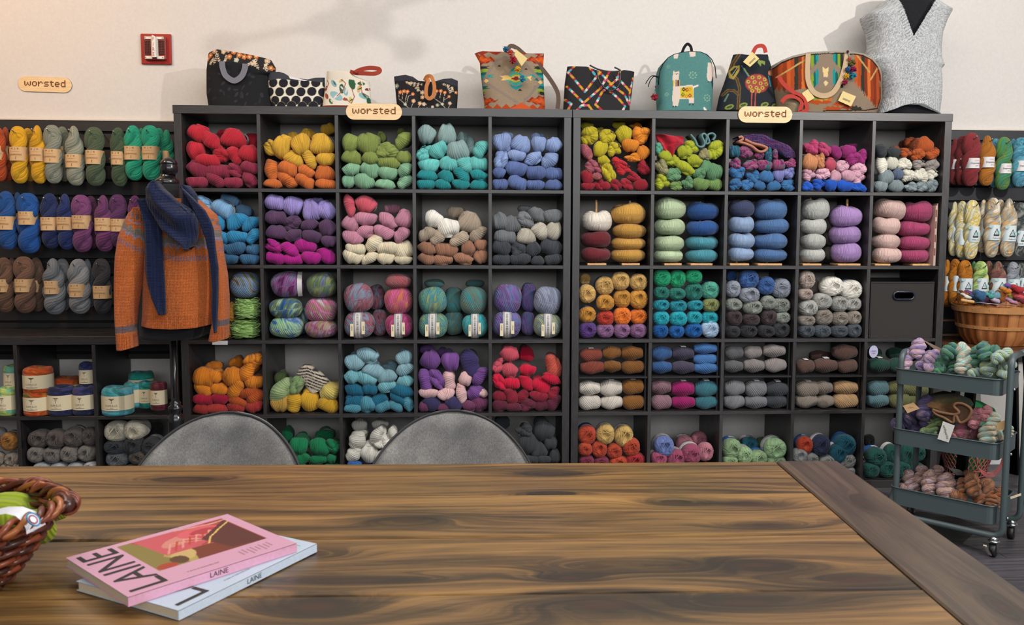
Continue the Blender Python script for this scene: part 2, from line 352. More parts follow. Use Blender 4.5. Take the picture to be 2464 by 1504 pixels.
# ------------------------------------------------------------------ yarn shapes (shared meshes)
def lobe(A, sk, N, p, amp=.06, L=.5, S=.5, D=.42, seed=0, nv=28, flat=.0):
    r_ = np.random.default_rng(seed); nu = N*4
    s = np.linspace(-1, 1, nu+1)[:, None]; th = (np.arange(nv)*2*math.pi/nv)[None, :]
    ph = r_.random(6)*6.3; wob = 1+.07*np.sin(2.3*s*math.pi+ph[0])+.06*np.sin(th*2+ph[1]+s*2)+.04*np.sin(3*th+ph[2]-3*s)
    r = np.clip(np.cos(s*math.pi/2), 0, 1)**p*wob
    jit = np.interp(s.ravel(), np.linspace(-1, 1, 40), r_.random(40)*.9)[:, None]
    rid = np.abs(np.cos(math.pi*(N*.5*(s+sk*np.sin(th)+.05*np.sin(2*th+ph[3])+.02*np.sin(3*th+9*s+ph[4]))+jit)))**.6
    r = r*(1+amp*(rid-.6))
    up = r*S*np.sin(th); fr = r*D*np.cos(th); x = L*np.sin(s*math.pi/2)*np.ones_like(th)
    if abs(A) > 1e-3:
        a = math.radians(A); R = 2*L/a*1.0; phi = x/(2*L)*a
        X = (R-up)*np.sin(phi)*1.0; Z = R-(R-up)*np.cos(phi)
    else: X, Z = x, up
    V = np.stack([X, -fr, Z], -1).reshape(-1, 3)
    n1 = nu+1; F = [(i*nv+k, i*nv+(k+1) % nv, (i+1)*nv+(k+1) % nv, (i+1)*nv+k) for i in range(nu) for k in range(nv)]
    uv = np.stack([np.broadcast_to(N*.5*(s+sk*np.sin(th)), (n1, nv)), np.broadcast_to(th/math.pi*2, (n1, nv))], -1).reshape(-1, 2)
    return V, F, uv
def join(parts):
    V, F, U, n = [], [], [], 0
    for v, f, u in parts: V.append(v); F += [tuple(i+n for i in q) for q in f]; U.append(u); n += len(v)
    return np.concatenate(V), F, np.concatenate(U)
def mesh_of(name, V, F, U, mat):
    o = mk(name, V, F, mat, uv=U); me = o.data; bpy.data.objects.remove(o); return me
def norm_front(V, nfront):
    a = V[:nfront]; lo, hi = a.min(0), a.max(0); c = (lo+hi)/2; V = V.copy()
    V[:, 0] = (V[:, 0]-c[0])/(hi[0]-lo[0]); V[:, 2] = (V[:, 2]-c[2])/(hi[2]-lo[2]); return V
def skein_mesh(k):
    spec = [(26, .10, 29, .52), (-38, -.13, 30, .52), (50, .08, 31, .5), (66, .06, 32, .5), (16, .2, 28, .54), (55, -.1, 31, .5), (12, .06, 31, .5), (72, .1, 32, .5), (-52, .14, 31, .52), (48, -.2, 29, .54)][k]
    parts = [lobe(*spec, seed=k, S=.46, L=.52 if abs(spec[0]) < 70 else .62)]; V0 = parts[0][0]
    if k in (4, 5, 8):                                          # a second ply crosses behind the first
        v, f, u = lobe(20, -.1, 15, .65, seed=k+20, S=.36, L=.42); v = rot(v, 'y', math.radians([50, -60, 70][(4, 5, 8).index(k)])); v += ((.12, .16, .22), (-.16, .2, .2), (.1, .2, -.2))[(4, 5, 8).index(k)]
        parts.append((v, f, u))
    nf = len(V0)
    for j in range(2):                                          # twisted length running back into the shelf
        v, f, u = lobe(15, .2, 9, .7, seed=k+40+j, S=.36, L=.9, nv=14, D=.36); v = rot(v, 'z', math.pi/2); v = rot(v, 'y', .6+j*2.2+k)
        v += ((-.12, .12)[j], 1.05, (.08, -.1)[j]); parts.append((v, f, u))
    V, F, U = join(parts); lo, hi = V0.min(0), V0.max(0); c = (lo+hi)/2
    V[:, 0] = (V[:, 0]-c[0])/(hi[0]-lo[0]); V[:, 2] = (V[:, 2]-c[2])/(hi[2]-lo[2]); V[:, 0] = np.clip(V[:, 0], -.52, .52); V[:, 2] = np.clip(V[:, 2], -.5, .53)
    return mesh_of('yarn_skein', V, F, U, YM['solid'])
def ball_mesh(k, strands=13, holes=True, body=1.25):
    r_ = np.random.default_rng(100+k); na, nf = 44, 96
    al = (np.linspace(0, 1, na+1)[:, None]*math.pi); ph = (np.arange(nf)*2*math.pi/nf)[None, :]
    M1, K1 = 11, 9*(1 if k % 2 else -1)
    rid = np.abs(np.sin((M1*ph+K1*al+.6*np.sin(ph*2+k))/2*1.0))**.5
    rr = .5*(1+.035*(rid-.6)+.02*np.sin(3*ph+k)+.02*np.cos(2*ph+al*2+k*2))
    e = .82; sx = np.sign(np.sin(al))*np.abs(np.sin(al))**e
    x = rr*sx*np.sign(np.cos(ph))*np.abs(np.cos(ph))**.92; z = rr*sx*np.sign(np.sin(ph))*np.abs(np.sin(ph))**.92
    y = -.5*np.sign(np.cos(al))*np.abs(np.cos(al))**.8*np.ones_like(ph)
    if holes: y = y+.26*np.exp(-((al/.33)**2))
    ox, oz = (r_.random(2)-.5)*.2; g = np.exp(-(al/.5)**2); x = x+ox*g; z = z+oz*g
    V = np.stack([x, np.where(y > 0, y*body, y), z], -1).reshape(-1, 3)
    F = [(i*nf+q, i*nf+(q+1) % nf, (i+1)*nf+(q+1) % nf, (i+1)*nf+q) for i in range(na) for q in range(nf)]
    uv = np.stack([np.broadcast_to((M1*ph+K1*al)/math.pi/2, x.shape), np.broadcast_to(al*2+0*ph, x.shape)], -1).reshape(-1, 2)
    bb = B(); us = []
    for j in range(strands):
        th = r_.random()*6.28; off = .1+.22*r_.random(); d1 = np.array([math.cos(th), 0, math.sin(th)]); d2 = np.array([-math.sin(th), 0, math.cos(th)])
        h = (r_.random() < .5)*2-1; t_ = np.linspace(-1.25, 1.25, 15); b = np.array([h*off+.12*math.sin(j)*q for q in t_])
        P = []
        for q, bo in zip(t_, b):
            v = math.sin(q)*d1*.5+bo*d2*1.0; rad = np.linalg.norm(v[[0, 2]]); rad = min(rad, .485); v = v/np.linalg.norm(v)*rad
            s_ = min(1, rad/.5); yy = -.5*(max(0, 1-s_**2.3))**.42
            P.append((v[0]*1.02+ox*.6*(1-s_), yy-.012, v[2]*1.02+oz*.6*(1-s_)))
        n0 = bb.n; bb.tube(P, .013+.007*r_.random(), 5, cap=False); us.append(np.stack([np.full(bb.n-n0, j*1.7), np.arange(bb.n-n0)*.02], -1))
    V2 = np.concatenate(bb.V); V, F, U = join([(V, F, uv), (V2, bb.F, np.concatenate(us))])
    return mesh_of('yarn_ball', V, F, U, YM['solid'])
def oval_mesh(k):
    V, F, U = lobe(0, (.3, -.26, .36)[k], 32, .56, amp=.04, L=.5, S=.5, D=.5, seed=60+k, nv=44)
    V[:, 0] = V[:, 0]/(V[:, 0].max()-V[:, 0].min()); V[:, 2] /= np.ptp(V[:, 2]); V[:, 1] = np.where(V[:, 1] > 0, V[:, 1]*1.7, V[:, 1])
    return mesh_of('oval_yarn_ball', V, F, U, YM['solid'])
def noro_mesh(k):
    r_ = np.random.default_rng(k+7); nu, nv = 90, 60
    s = np.linspace(-1, 1, nu+1)[:, None]; th = (np.arange(nv)*2*math.pi/nv)[None, :]
    r = (np.clip(1-np.abs(s)**3.0, 0, 1))**.42; sk = (.55, -.5, .7)[k % 3]
    ph = 30*(s+sk*np.sin(th)); r = r*(1+.016*(np.abs(np.cos(ph*math.pi/2))**.6-.6))*(1+.03*np.sin(2*th+k)+.02*np.sin(3*s+k))
    x = .5*s+0*th; z = .5*r*np.sign(np.sin(th))*np.abs(np.sin(th))**.82; y = -.5*r*np.sign(np.cos(th))*np.abs(np.cos(th))**.82
    V = np.stack([x, np.where(y > 0, y*1.2, y), z], -1).reshape(-1, 3); F = [(i*nv+q, i*nv+(q+1) % nv, (i+1)*nv+(q+1) % nv, (i+1)*nv+q) for i in range(nu) for q in range(nv)]
    uv = np.stack([np.broadcast_to(ph/2, x.shape), np.broadcast_to(th, x.shape)], -1).reshape(-1, 2)
    V = rot(V, 'y', (.15, -.2, .1)[k % 3]); V /= np.array([np.ptp(V[:, 0]), 1, np.ptp(V[:, 2])]); return mesh_of('round_yarn_ball', V, F, uv, YM['solid'])
def donut_mesh(k):
    r_ = np.random.default_rng(k+3); nf, nt = 300, 22; ph = (np.arange(nf)*2*math.pi/nf)[:, None]; th = (np.arange(nt)*2*math.pi/nt)[None, :]
    N = 60; kk = (7, -9, 10, -6)[k]
    rid = np.abs(np.cos((N*ph+kk*th+1.3*np.sin(3*ph+k))/2))**.6
    q = 1+.07*(rid-.6)+.015*np.sin(2*ph+k)
    cr = .24; cc_, ss_ = np.cos(th), np.sin(th); x0 = cr+.26*np.sign(cc_)*np.abs(cc_)**np.where(cc_ > 0, .92, .8)*q
    z = .5*np.sign(ss_)*np.abs(ss_)**.88*q*(1+.05*np.sin(ph+k))*(1-.12*np.clip(cc_, 0, 1))+.05*np.sin(2*ph+k)*np.clip(ss_, 0, 1); x0 = x0*(1+.02*np.sin(ph*3+k))
    V = np.stack([x0*np.cos(ph), x0*np.sin(ph), z], -1).reshape(-1, 3); V[:, 2] /= np.ptp(V[:, 2]); V[:, 0] /= np.ptp(V[:, 0]); V[:, 1] /= np.ptp(V[:, 1])
    F = [(i*nt+j, i*nt+(j+1) % nt, ((i+1) % nf)*nt+(j+1) % nt, ((i+1) % nf)*nt+j) for i in range(nf) for j in range(nt)]
    uv = np.stack([np.broadcast_to(N*ph/6.283*2+kk*th/6.3, x0.shape), np.broadcast_to(th, x0.shape)], -1).reshape(-1, 2)
    return mesh_of('ring_yarn_cake', V, F, uv, YM['solid'])
def loose_mesh(k):                                              # floppy unwound mass of strands
    r_ = np.random.default_rng(k+50); bb = B(); us = []
    for j in range(110):
        zc = (r_.random()-.5)*.9; w = .5*(1-.5*abs(zc)**2)*(.75+.25*r_.random()); t_ = np.linspace(0, 2*math.pi, 13)
        a1, a2, p1, p2 = r_.random(4)*.12, r_.random(4), r_.random()*6, r_.random()*6
        dx = (r_.random()-.5)*.12; tl = (r_.random()-.5)*.5
        P = [(w*math.cos(q)+dx, .5*w/.5*math.sin(q)*.9, zc+.07*math.sin(2*q+p1)+.05*math.sin(3*q+p2)+tl*.25*math.cos(q)) for q in t_]
        n0 = bb.n; bb.tube(P, .021, 4, cap=False); us.append(np.stack([np.full(bb.n-n0, j*1.3), np.arange(bb.n-n0)*.03], -1))
    V, F, U = lobe(0, .1, 12, .5, S=.4, L=.44, D=.4); V2 = np.concatenate(bb.V)
    V, F, U = join([(V, F, U), (V2, bb.F, np.concatenate(us))]); V[:, 2] /= np.ptp(V[:, 2]); V[:, 0] /= np.ptp(V[:, 0])
    return mesh_of('loose_yarn_skein', V, F, U, YM['solid'])
def cake_mesh(k):
    r_ = np.random.default_rng(k+9); nf, nt = 100, 30; ph = (np.arange(nf)*2*math.pi/nf)[:, None]
    prof = np.array([(.02, -.5), (.3, -.5), (.44, -.49), (.49, -.44), (.5, -.36), (.5, -.25), (.49, -.1), (.49, .1), (.5, .25), (.5, .36), (.485, .43), (.43, .49), (.34, .5), (.24, .47), (.14, .44), (.06, .36), (.02, .3)])
    nt = len(prof); j = np.arange(nt)[None, :]; wob = 1+.012*np.abs(np.cos(ph*11+j*1.2))+.015*np.sin(2*ph+j*.4)
    R = prof[:, 0][None, :]*wob; x = R*np.cos(ph); y = R*np.sin(ph); z = prof[:, 1][None, :]+.02*np.sin(3*ph+k)*(prof[:, 1][None, :] > .3)+0*ph
    V = np.stack([x, y, z], -1).reshape(-1, 3); F = [(i*nt+q, i*nt+q+1, ((i+1) % nf)*nt+q+1, ((i+1) % nf)*nt+q) for i in range(nf) for q in range(nt-1)]
    uv = np.stack([z*14+ph*.8+k, np.broadcast_to(ph, x.shape)], -1).reshape(-1, 2); return mesh_of('yarn_cake', V, F, uv, YM['solid'])
def messy_mesh(k):
    r_ = np.random.default_rng(300+k); parts = []
    for j in range(4):
        v, f, u = lobe((95, -80, 60, 110)[(j+k) % 4], .1*(1 if j % 2 else -1), (16, 14, 12, 12)[j], .52, seed=k*7+j, S=.34-.03*j, L=.44-.04*j, D=.36, nv=22); v = rot(v, 'y', r_.random()*6.28)
        a = j*2.1+k; d = (0, .2, .24, .22)[j]; v += (d*math.cos(a), (.06, 0, .1, -.03)[j], d*math.sin(a)); parts.append((v, f, u))
    bb = B(); us = []
    for j in range(7):                                          # stray ends
        a = r_.random()*6.28; P = spl0([(.5*math.cos(a+q*.35*(1 if j % 2 else -1))*(.7+.3*math.sin(q*1.1)), -.36+.3*abs(math.cos(q+j)), .5*math.sin(a+q*.35)*(.7+.3*math.cos(q))) for q in range(5)]); n0 = bb.n; bb.tube(P, .014, 4, cap=False); us.append(np.stack([np.full(bb.n-n0, j*1.9), np.arange(bb.n-n0)*.03], -1))
    parts.append((np.concatenate(bb.V), bb.F, np.concatenate(us)))
    nf = sum(len(p[0]) for p in parts)
    v, f, u = lobe(15, .2, 9, .7, seed=k+41, S=.36, L=.8, nv=14, D=.36); v = rot(v, 'z', math.pi/2); v += (0, .95, 0); parts.append((v, f, u))
    V, F, U = join(parts); V = norm_front(V, nf); return mesh_of('yarn_skein', V, F, U, YM['solid'])
def spl0(P):
    P = np.array(P, float); return [P[0]]+[(P[i]*.25+P[i+1]*.75 if h else P[i]*.75+P[i+1]*.25) for i in range(len(P)-1) for h in (0, 1)]+[P[-1]]
MS = [messy_mesh(k) for k in range(5)]
SK = [skein_mesh(k) for k in range(10)]; BL = [ball_mesh(k) for k in range(6)]; OV = [oval_mesh(k) for k in range(3)]
NR = [noro_mesh(k) for k in range(3)]; DN = [donut_mesh(k) for k in range(4)]; LS = [loose_mesh(k) for k in range(2)]; CK = [cake_mesh(k) for k in range(3)]
_mc = {}
def recolor(me, mat):                                          # same mesh, its own palette
    if mat == YM['solid']: return me
    k = (me.name, mat.name)
    if k not in _mc: c = me.copy(); c.materials[0] = mat; _mc[k] = c
    return _mc[k]

# paper bands round balls and skeins
def ring(name, rx, rz, y0, y1, mat, n=28, a0=0, a1=2*math.pi):
    th = np.linspace(a0, a1, n+1); V = [(rx*math.cos(t), y, rz*math.sin(t)) for y in (y0, y1) for t in th]
    return V, [(i, i+1, n+2+i, n+1+i) for i in range(n)]
paper_w = plain('paper_white', '#d6d2d2', .7); paper_k = plain('paper_kraft', '#c9a478', .75, grain=.06, gscale=400); paper_b = plain('paper_blue', '#3a6aa8', .6); paper_c = plain('paper_cream', '#ddd0b0', .7)
ink = plain('print_ink', '#2a2522', .6); ink_red = plain('print_red', '#b02a2a', .6); wht = plain('print_white', '#e8e8ea', .6)
inkb = plain('print_brown', '#6d4c34', .6); inkg = plain('print_grey', '#6a6a70', .6); inkm = plain('print_mint', '#9fbfc0', .7); inkp = plain('print_pink', '#e0a0c4', .7)
WORDS = ['first', 'second', 'third', 'fourth', 'fifth', 'sixth', 'seventh', 'eighth', 'ninth', 'tenth']
SIDE = {0: 'left unit', 1: 'right unit', 2: 'low unit'}
CROP = {'A': (0, 260, 3.958), 'B': (0, 600, 2.837), 'C': (420, 250, 3.759), 'D': (980, 250, 3.761), 'E': (420, 640, 3.069), 'F': (980, 640, 3.069), 'G': (1380, 270, 3.957), 'H': (1900, 270, 3.957), 'I': (1380, 640, 3.069), 'J': (1880, 640, 2.892), 'K': (2240, 600, 5.786), 'L': (2100, 780, 5.014), 'P': (2100, 1060, 5.014)}
def px(cr, x, y): c = CROP[cr]; return c[0]+x/c[2], c[1]+y/c[2]
# kind, hex or palette, items "cx cy w h angle flags"; flags: d at the back, L white band, B blue band
CUB = [
('C', 0, 0, 0, [('burgundy', 's', '#8a2743', '195 590 200 150 20;400 605 205 125 5;555 600 130 140 45;685 575 160 100 15;205 710 190 95 0;375 700 180 130 35;535 715 160 95 0;685 685 140 135 40'),
 ('crimson', 's', '#b81f33', '195 420 150 160 -10;300 510 210 110 5;420 455 150 160 40;550 465 140 160 50;680 450 180 160 10;212 265 170 140 20;330 330 190 150 40;540 310 220 150 10 L;700 330 120 120 0 dL;440 270 110 80 0 dL')]),
('C', 0, 0, 1, [('orange', 's', '#c8682a', '890 720 160 80 5;1020 690 190 150 40;1180 705 170 130 35;1370 725 180 85 5;870 600 150 190 80;1025 585 170 120 20;1190 615 150 110 25;1365 625 180 130 0'),
 ('mustard', 's', '#cfa02c', '868 425 190 150 45;970 385 150 190 20;1145 370 170 190 -10 L;1335 365 210 170 0 L;1085 500 180 140 30;1225 495 120 180 60;1370 505 170 115 -5;1070 290 100 70 0 dL;1215 275 150 90 10 d;1385 230 130 100 -20 d')]),
('C', 0, 0, 2, [('sage', 's', '#7fae8c', '1575 700 120 120 10;1715 700 200 140 10;1905 730 180 90 5;2085 705 140 120 -40;1600 595 160 110 -10;1770 595 170 140 20;1930 630 180 110 5;2085 595 130 130 -45'),
 ('olive', 's', '#7f8f45', '1605 485 180 130 10;1770 490 150 110 5;1940 535 200 100 5;2080 480 140 110 5;1590 360 150 160 20;1745 365 200 180 20;1925 420 200 145 0;2065 330 140 170 -50;1870 300 90 90 0 dL;2050 260 80 80 0 d')]),
('D', 0, 0, 3, [('deep teal', 's', '#178489', '165 730 160 85 0;320 730 150 85 15;485 730 160 90 10;650 730 160 85 0;175 645 180 95 5;350 655 150 110 20;500 640 160 120 45;655 645 160 95 10'),
 ('aqua', 's', '#62bcb8', '195 560 190 125 0;375 540 170 130 15;530 550 140 150 50;655 540 170 125 5;150 445 130 160 -50;285 420 150 165 -40;665 410 140 160 -60'),
 ('mist grey', 's', '#8ba6a5', '455 425 195 180 -10;175 280 160 170 10;360 270 160 180 0;500 310 110 110 0 dL;575 370 90 150 80 d')]),
('D', 0, 0, 4, [('slate blue', 's', '#56699c', '840 730 140 95 0;995 715 170 120 20;1160 735 160 85 0;1325 730 160 90 0;830 625 120 100 0;985 590 200 140 5;1165 625 170 120 0;1325 630 160 110 0'),
 ('periwinkle', 's', '#8398c6', '845 505 150 150 -60;990 470 160 100 5;1140 495 160 130 -35;1285 510 170 150 -40;850 355 170 160 -10;1030 360 180 150 20;1190 370 135 140 0;1325 370 150 130 -10;900 290 110 70 0 dL;1180 300 120 70 0 d')]),
('C', 0, 1, 0, [('denim blue', 's', '#38688f', '300 1405 150 90 0;495 1405 170 95 5;680 1405 170 90 0;410 1300 130 100 10;555 1310 180 110 -15;710 1320 120 90 5'),
 ('bright blue', 's', '#2686b8', '270 1220 160 120 0;420 1210 180 120 10;565 1205 190 110 0;715 1200 110 140 -50;260 1090 150 120 0;380 1070 160 140 20;565 1060 190 150 -30;690 1080 170 120 -30 L'),
 ('sky blue', 's', '#78a6d0', '275 920 160 170 30;430 950 170 170 30 L;500 870 160 90 20 d;625 960 140 90 10 dL')]),
('C', 0, 1, 1, [('magenta', 's', '#a81583', '900 1400 170 100 10;1070 1410 170 95 0;1240 1400 180 110 5;1375 1370 180 150 35;890 1290 150 120 30;1045 1310 170 120 30;1185 1285 190 110 10'),
 ('plum', 's', '#553a5c', '910 1155 190 120 5;1075 1190 160 110 -25;1245 1200 180 120 10;1400 1245 140 100 0;905 1025 180 120 0;1068 1080 160 130 -10;1220 1090 160 100 -15;1385 1125 160 150 20'),
 ('lavender', 's', '#9d8ed2', '895 890 170 130 10;1070 925 190 170 0 L;1240 960 160 180 -10;1375 965 170 170 -10;1290 880 120 60 0 d')]),
('C', 0, 1, 2, [('cream', 's', '#d8ccb0', '1590 1405 190 130 10;1765 1400 160 110 -30;1910 1410 160 100 0;2070 1420 160 80 0;1640 1315 180 100 5;1805 1260 160 150 -50;1925 1305 190 110 0;2070 1320 170 160 -20'),
 ('dusty pink', 's', '#bd8097', '1595 1210 190 120 20;1725 1155 160 110 -20;1890 1165 190 110 20;2050 1180 150 130 -40;1580 1080 150 150 20;1730 1040 200 120 0;1930 1060 180 150 35;2080 1040 150 150 20;1970 950 140 80 0 dL'),
 ('coral pink', 's', '#cd5566', '1585 920 110 190 80;1730 910 190 150 15 L')]),
('D', 0, 1, 3, [('brown', 's', '#9a6d56', '165 1405 160 110 15;325 1415 175 90 0;505 1410 180 100 10;665 1375 130 140 -20;170 1305 170 110 20;355 1325 200 120 5;550 1310 130 140 20;665 1280 110 100 0'),
 ('taupe', 's', '#a59583', '165 1175 160 130 -30;270 1215 120 130 -40;470 1230 170 120 -30;640 1175 170 130 -35;570 1075 220 170 15;440 985 160 100 0 d'), ('white', 's', '#e6e1d8', '240 1045 160 150 20 L;375 1120 190 160 0')]),
('D', 0, 1, 4, [('charcoal', 's', '#3c4048', '850 1415 160 90 0;1025 1410 180 95 -5;1180 1420 120 80 0;1330 1420 150 90 -10;845 1300 160 130 10;1005 1305 140 150 -20;1140 1310 130 130 -10;1300 1300 190 150 20'),
 ('pale grey', 's', '#b5aea0', '1080 1200 170 130 10;1205 1150 140 150 40;1345 1140 150 170 20'), ('mid grey', 's', '#6c7074', '835 1060 140 160 -20 L;945 1090 170 150 10 L;1070 1050 140 160 45;1175 1000 150 140 30;1320 1015 170 120 5;885 1200 190 120 5;1060 960 120 80 0 d')]),
('E', 0, 2, 0, [('lime green', 'l', 'loosegreen', '520 475 240 150 0;535 310 215 160 0'), ('gold', 'l', '#a8741c', '370 480 100 130 0;400 340 90 150 0'), ('brown and sky', 'n', 'earthsky', '525 140 215 195 0'), ('green', 'n', 'violetmoss', '365 150 100 160 0 d')]),
('E', 0, 2, 1, [('blue and green', 'n', 'bluegreen', '800 465 245 165 0'), ('olive and pink', 'n', 'olivepink', '1085 478 235 140 0'), ('blue and olive', 'n', 'seablue', '805 310 240 155 0'), ('lilac and rose', 'n', 'lilacrose', '1085 325 235 190 0'), ('violet and grey', 'n', 'plumgrey', '835 135 235 195 0 V'), ('moss and violet', 'n', 'violetmoss', '1090 140 220 190 0'), ('dark olive', 'n', 'seablue', '945 400 90 200 0 d')]),
('E', 0, 2, 2, [('plum and grey', 'n', 'plummulti', '1355 440 220 200 0 N;1350 235 215 225 0'), ('magenta', 'n', 'magentamix', '1660 450 205 190 0 N'), ('pink and orange', 'n', 'pinkfire', '1655 255 210 210 0'), ('dusty rose', 'n', 'dustyrose', '1655 110 200 110 0'), ('dark plum', 'n', 'plummulti', '1515 440 120 200 0 d;1490 230 130 190 0 d')]),
('F', 0, 2, 3, [('green and teal', 'n', 'greenteal', '185 450 215 190 0 N;180 255 210 205 0'), ('cyan', 'n', 'cyangreen', '500 450 190 185 0 N'), ('teal', 'n', 'tealbrown', '490 255 200 210 0'), ('teal brown', 'n', 'tealbrown', '345 440 150 190 0 d;345 255 150 200 0 d'), ('dark teal', 'n', 'tealbrown', '200 130 150 70 0 d;500 130 140 60 0 d')]),
('F', 0, 2, 4, [('purple', 'n', 'purplemix', '735 440 215 200 0 N;740 240 210 225 0'), ('grey green', 'n', 'greygreen', '1040 450 205 185 0 N'), ('grey blue', 'n', 'greyblue', '1040 255 205 215 0'), ('dark violet', 'n', 'purplemix', '890 435 110 180 0 d;895 230 120 220 0 d')]),
('E', 0, 3, 0, [('brick red', 's', '#a8332f', '180 1055 120 75 5;310 1055 160 75 0;455 1060 130 75 10;590 1050 130 85 -15'), ('crimson', 's', '#a01235', '195 985 140 75 5;335 985 130 75 5'), ('rust', 's', '#b8501c', '470 1005 150 75 20;600 970 120 110 -35;555 935 150 80 -15'),
 ('orange', 's', '#e58616', '215 910 150 95 20;330 905 130 85 5;455 910 120 150 -60;205 820 150 140 10;295 820 120 95 15;425 815 140 140 10;540 770 120 150 -60;595 860 140 100 -10;590 700 130 130 -30;290 740 110 60 0 d;455 720 100 90 0 d')]),
('E', 0, 3, 1, [('gold', 's', '#cf9e1e', '885 1040 120 130 -80;1000 1020 150 160 20;1135 1040 160 110 20'), ('ochre', 's', '#b98f3c', '770 1035 150 130 0'), ('pale green', 's', '#a4bd84', '780 920 150 190 -55'), ('sage', 's', '#7f9a66', '900 880 110 130 -60'), ('pale yellow', 's', '#d3bd62', '1150 930 140 150 -40'), ('moss', 's', '#4a5a30', '720 840 90 100 0 d')]),
('E', 0, 3, 2, [('teal', 's', '#4a8ea3', '1305 1070 120 60 0;1430 1035 120 110 10;1535 1055 110 80 -20;1635 1045 110 90 30;1725 1040 90 120 70'), ('deep teal', 's', '#12617e', '1325 995 155 100 -10;1510 990 110 110 -30;1650 980 130 90 30;1320 920 150 100 10;1445 915 110 70 5;1690 920 180 90 10'),
 ('aqua', 's', '#6ca9b4', '1300 820 110 100 -10;1420 830 160 110 15;1570 890 130 80 -10;1700 850 130 90 -10'), ('powder blue', 's', '#82a9b6', '1320 710 150 120 5;1425 660 160 110 10 L;1475 775 170 100 15;1570 815 140 90 -15;1695 680 120 110 -10;1705 760 130 90 -15;1590 740 110 80 0 dL')]),
('F', 0, 3, 3, [('plum', 's', '#6a3358', '105 1045 70 70 0;270 1055 90 60 0;455 1040 100 80 0;545 1030 120 110 0'), ('navy violet', 's', '#35305a', '180 1025 140 115 10;345 1025 140 105 15'), ('blush pink', 's', '#dcb2b4', '150 940 140 75 0;285 945 130 90 -10;400 940 90 140 80;310 850 100 140 80;430 830 90 100 20;570 940 70 60 0'),
 ('violet', 's', '#744790', '500 930 115 120 -40;555 810 110 140 -50;130 840 110 150 80;220 830 120 160 60;170 690 150 140 0;320 710 130 140 -10;140 620 100 60 0 d;270 650 90 70 0 d'), ('navy violet', 's', '#3a3164', '465 720 150 200 80')]),
('F', 0, 3, 4, [('maroon', 's', '#5c1f35', '680 1040 110 80 0;785 1045 110 60 0;890 1025 120 90 -20;990 1040 100 75 -10;1095 1015 105 125 -50'), ('dark red', 's', '#8c1a33', '675 960 110 80 15;765 960 100 120 60;850 960 90 110 -60;970 965 140 70 10;1080 940 90 110 -60'),
 ('cherry red', 's', '#c80a38', '670 855 95 130 60;770 865 120 80 5;880 860 100 130 50;985 885 140 100 20;1065 835 140 70 15;890 770 120 80 0;880 650 110 110 0 d'), ('rose', 's', '#c44c5e', '755 770 120 110 10;670 730 90 120 -60;755 645 140 110 10'), ('coral', 's', '#c95345', '1080 740 120 170 70 L')]),
('E', 0, 4, 1, [('emerald', 's', '#0a7a4c', '945 1425 110 80 -20;1065 1430 130 60 0;1160 1425 70 70 0;920 1330 130 120 10;1075 1340 160 130 20;1165 1335 100 110 30;830 1250 80 110 0 d;1110 1260 130 90 0 dL')]),
('E', 0, 4, 2, [('ivory', 's', '#d9d5cb', '1320 1390 110 120 -50;1440 1380 140 140 20;1540 1410 130 100 0;1350 1285 130 140 -70;1500 1250 110 140 -60;1545 1300 130 110 20;1610 1240 80 110 80;1365 1185 110 80 0 d;1520 1175 120 70 0 dL'), ('cobalt', 's', '#2a66b0', '1330 1465 100 40 0')]),
('F', 0, 4, 4, [('charcoal', 's', '#3a3e42', '910 1430 120 60 0;1010 1430 100 60 0;1090 1400 80 100 0;895 1310 140 150 10;975 1360 120 110 0;1060 1310 90 90 0 L;1010 1220 150 150 10;860 1210 120 100 0 L;700 1160 110 80 0 dB')]),
('G', 1, 0, 0, [('dark red', 's', '#8f1628', '135 710 130 70 0;300 700 110 80 0;235 690 110 110 10;405 690 100 110 60;505 690 120 110 40;640 695 140 110 10;125 620 120 130 50;575 620 130 100 30;665 530 120 140 60'), ('variegated rose', 's', 'rosetweed', '190 530 150 150 30;125 380 110 160 60;220 610 100 70 0'), ('cherry red', 's', '#b51f2c', '430 490 110 140 30;480 550 140 110 10'),
 ('citron', 's', '#b3a313', '330 565 140 200 70;285 460 120 100 20;255 350 130 160 20;390 360 130 140 20;150 230 160 180 10;320 235 150 140 10;480 210 150 160 -10;130 140 120 80 0 d;250 180 80 70 0 d;430 130 120 70 0 d'), ('orange', 's', '#d27c15', '560 430 150 85 0;680 385 130 130 -20;540 320 160 120 5;635 225 160 170 10;590 130 110 60 0 d')]),
('G', 1, 0, 1, [('moss green', 's', '#6a8a4a', '975 700 120 90 10;1210 690 170 110 5;1370 690 130 110 0'), ('sage green', 's', '#5c8a62', '1080 670 110 120 0;950 590 150 130 10;1195 590 120 120 10;1265 520 120 120 0;1350 570 150 160 0'), ('olive taupe', 's', '#8f8a60', '840 525 130 150 60;1250 400 110 110 10'),
 ('lime', 's', '#a0a81e', '850 680 150 150 20;1060 530 200 120 30;1150 460 150 110 10;950 460 150 110 10;1120 350 140 150 10;1360 365 140 190 20;1040 380 110 120 0;880 420 120 110 30'), ('sea green', 's', '#4f9a7f', '820 345 90 110 0')]),
('G', 1, 0, 2, [('steel blue', 's', '#34699c', '1540 690 115 110 0;1650 695 120 100 0;1770 700 115 90 0;1905 700 130 90 -10;2060 695 130 110 0;1555 580 150 120 0;1700 610 130 130 20;1835 610 140 110 10'), ('lavender blue', 's', '#7c80bc', '1950 605 110 110 0;2070 585 120 110 -20'),
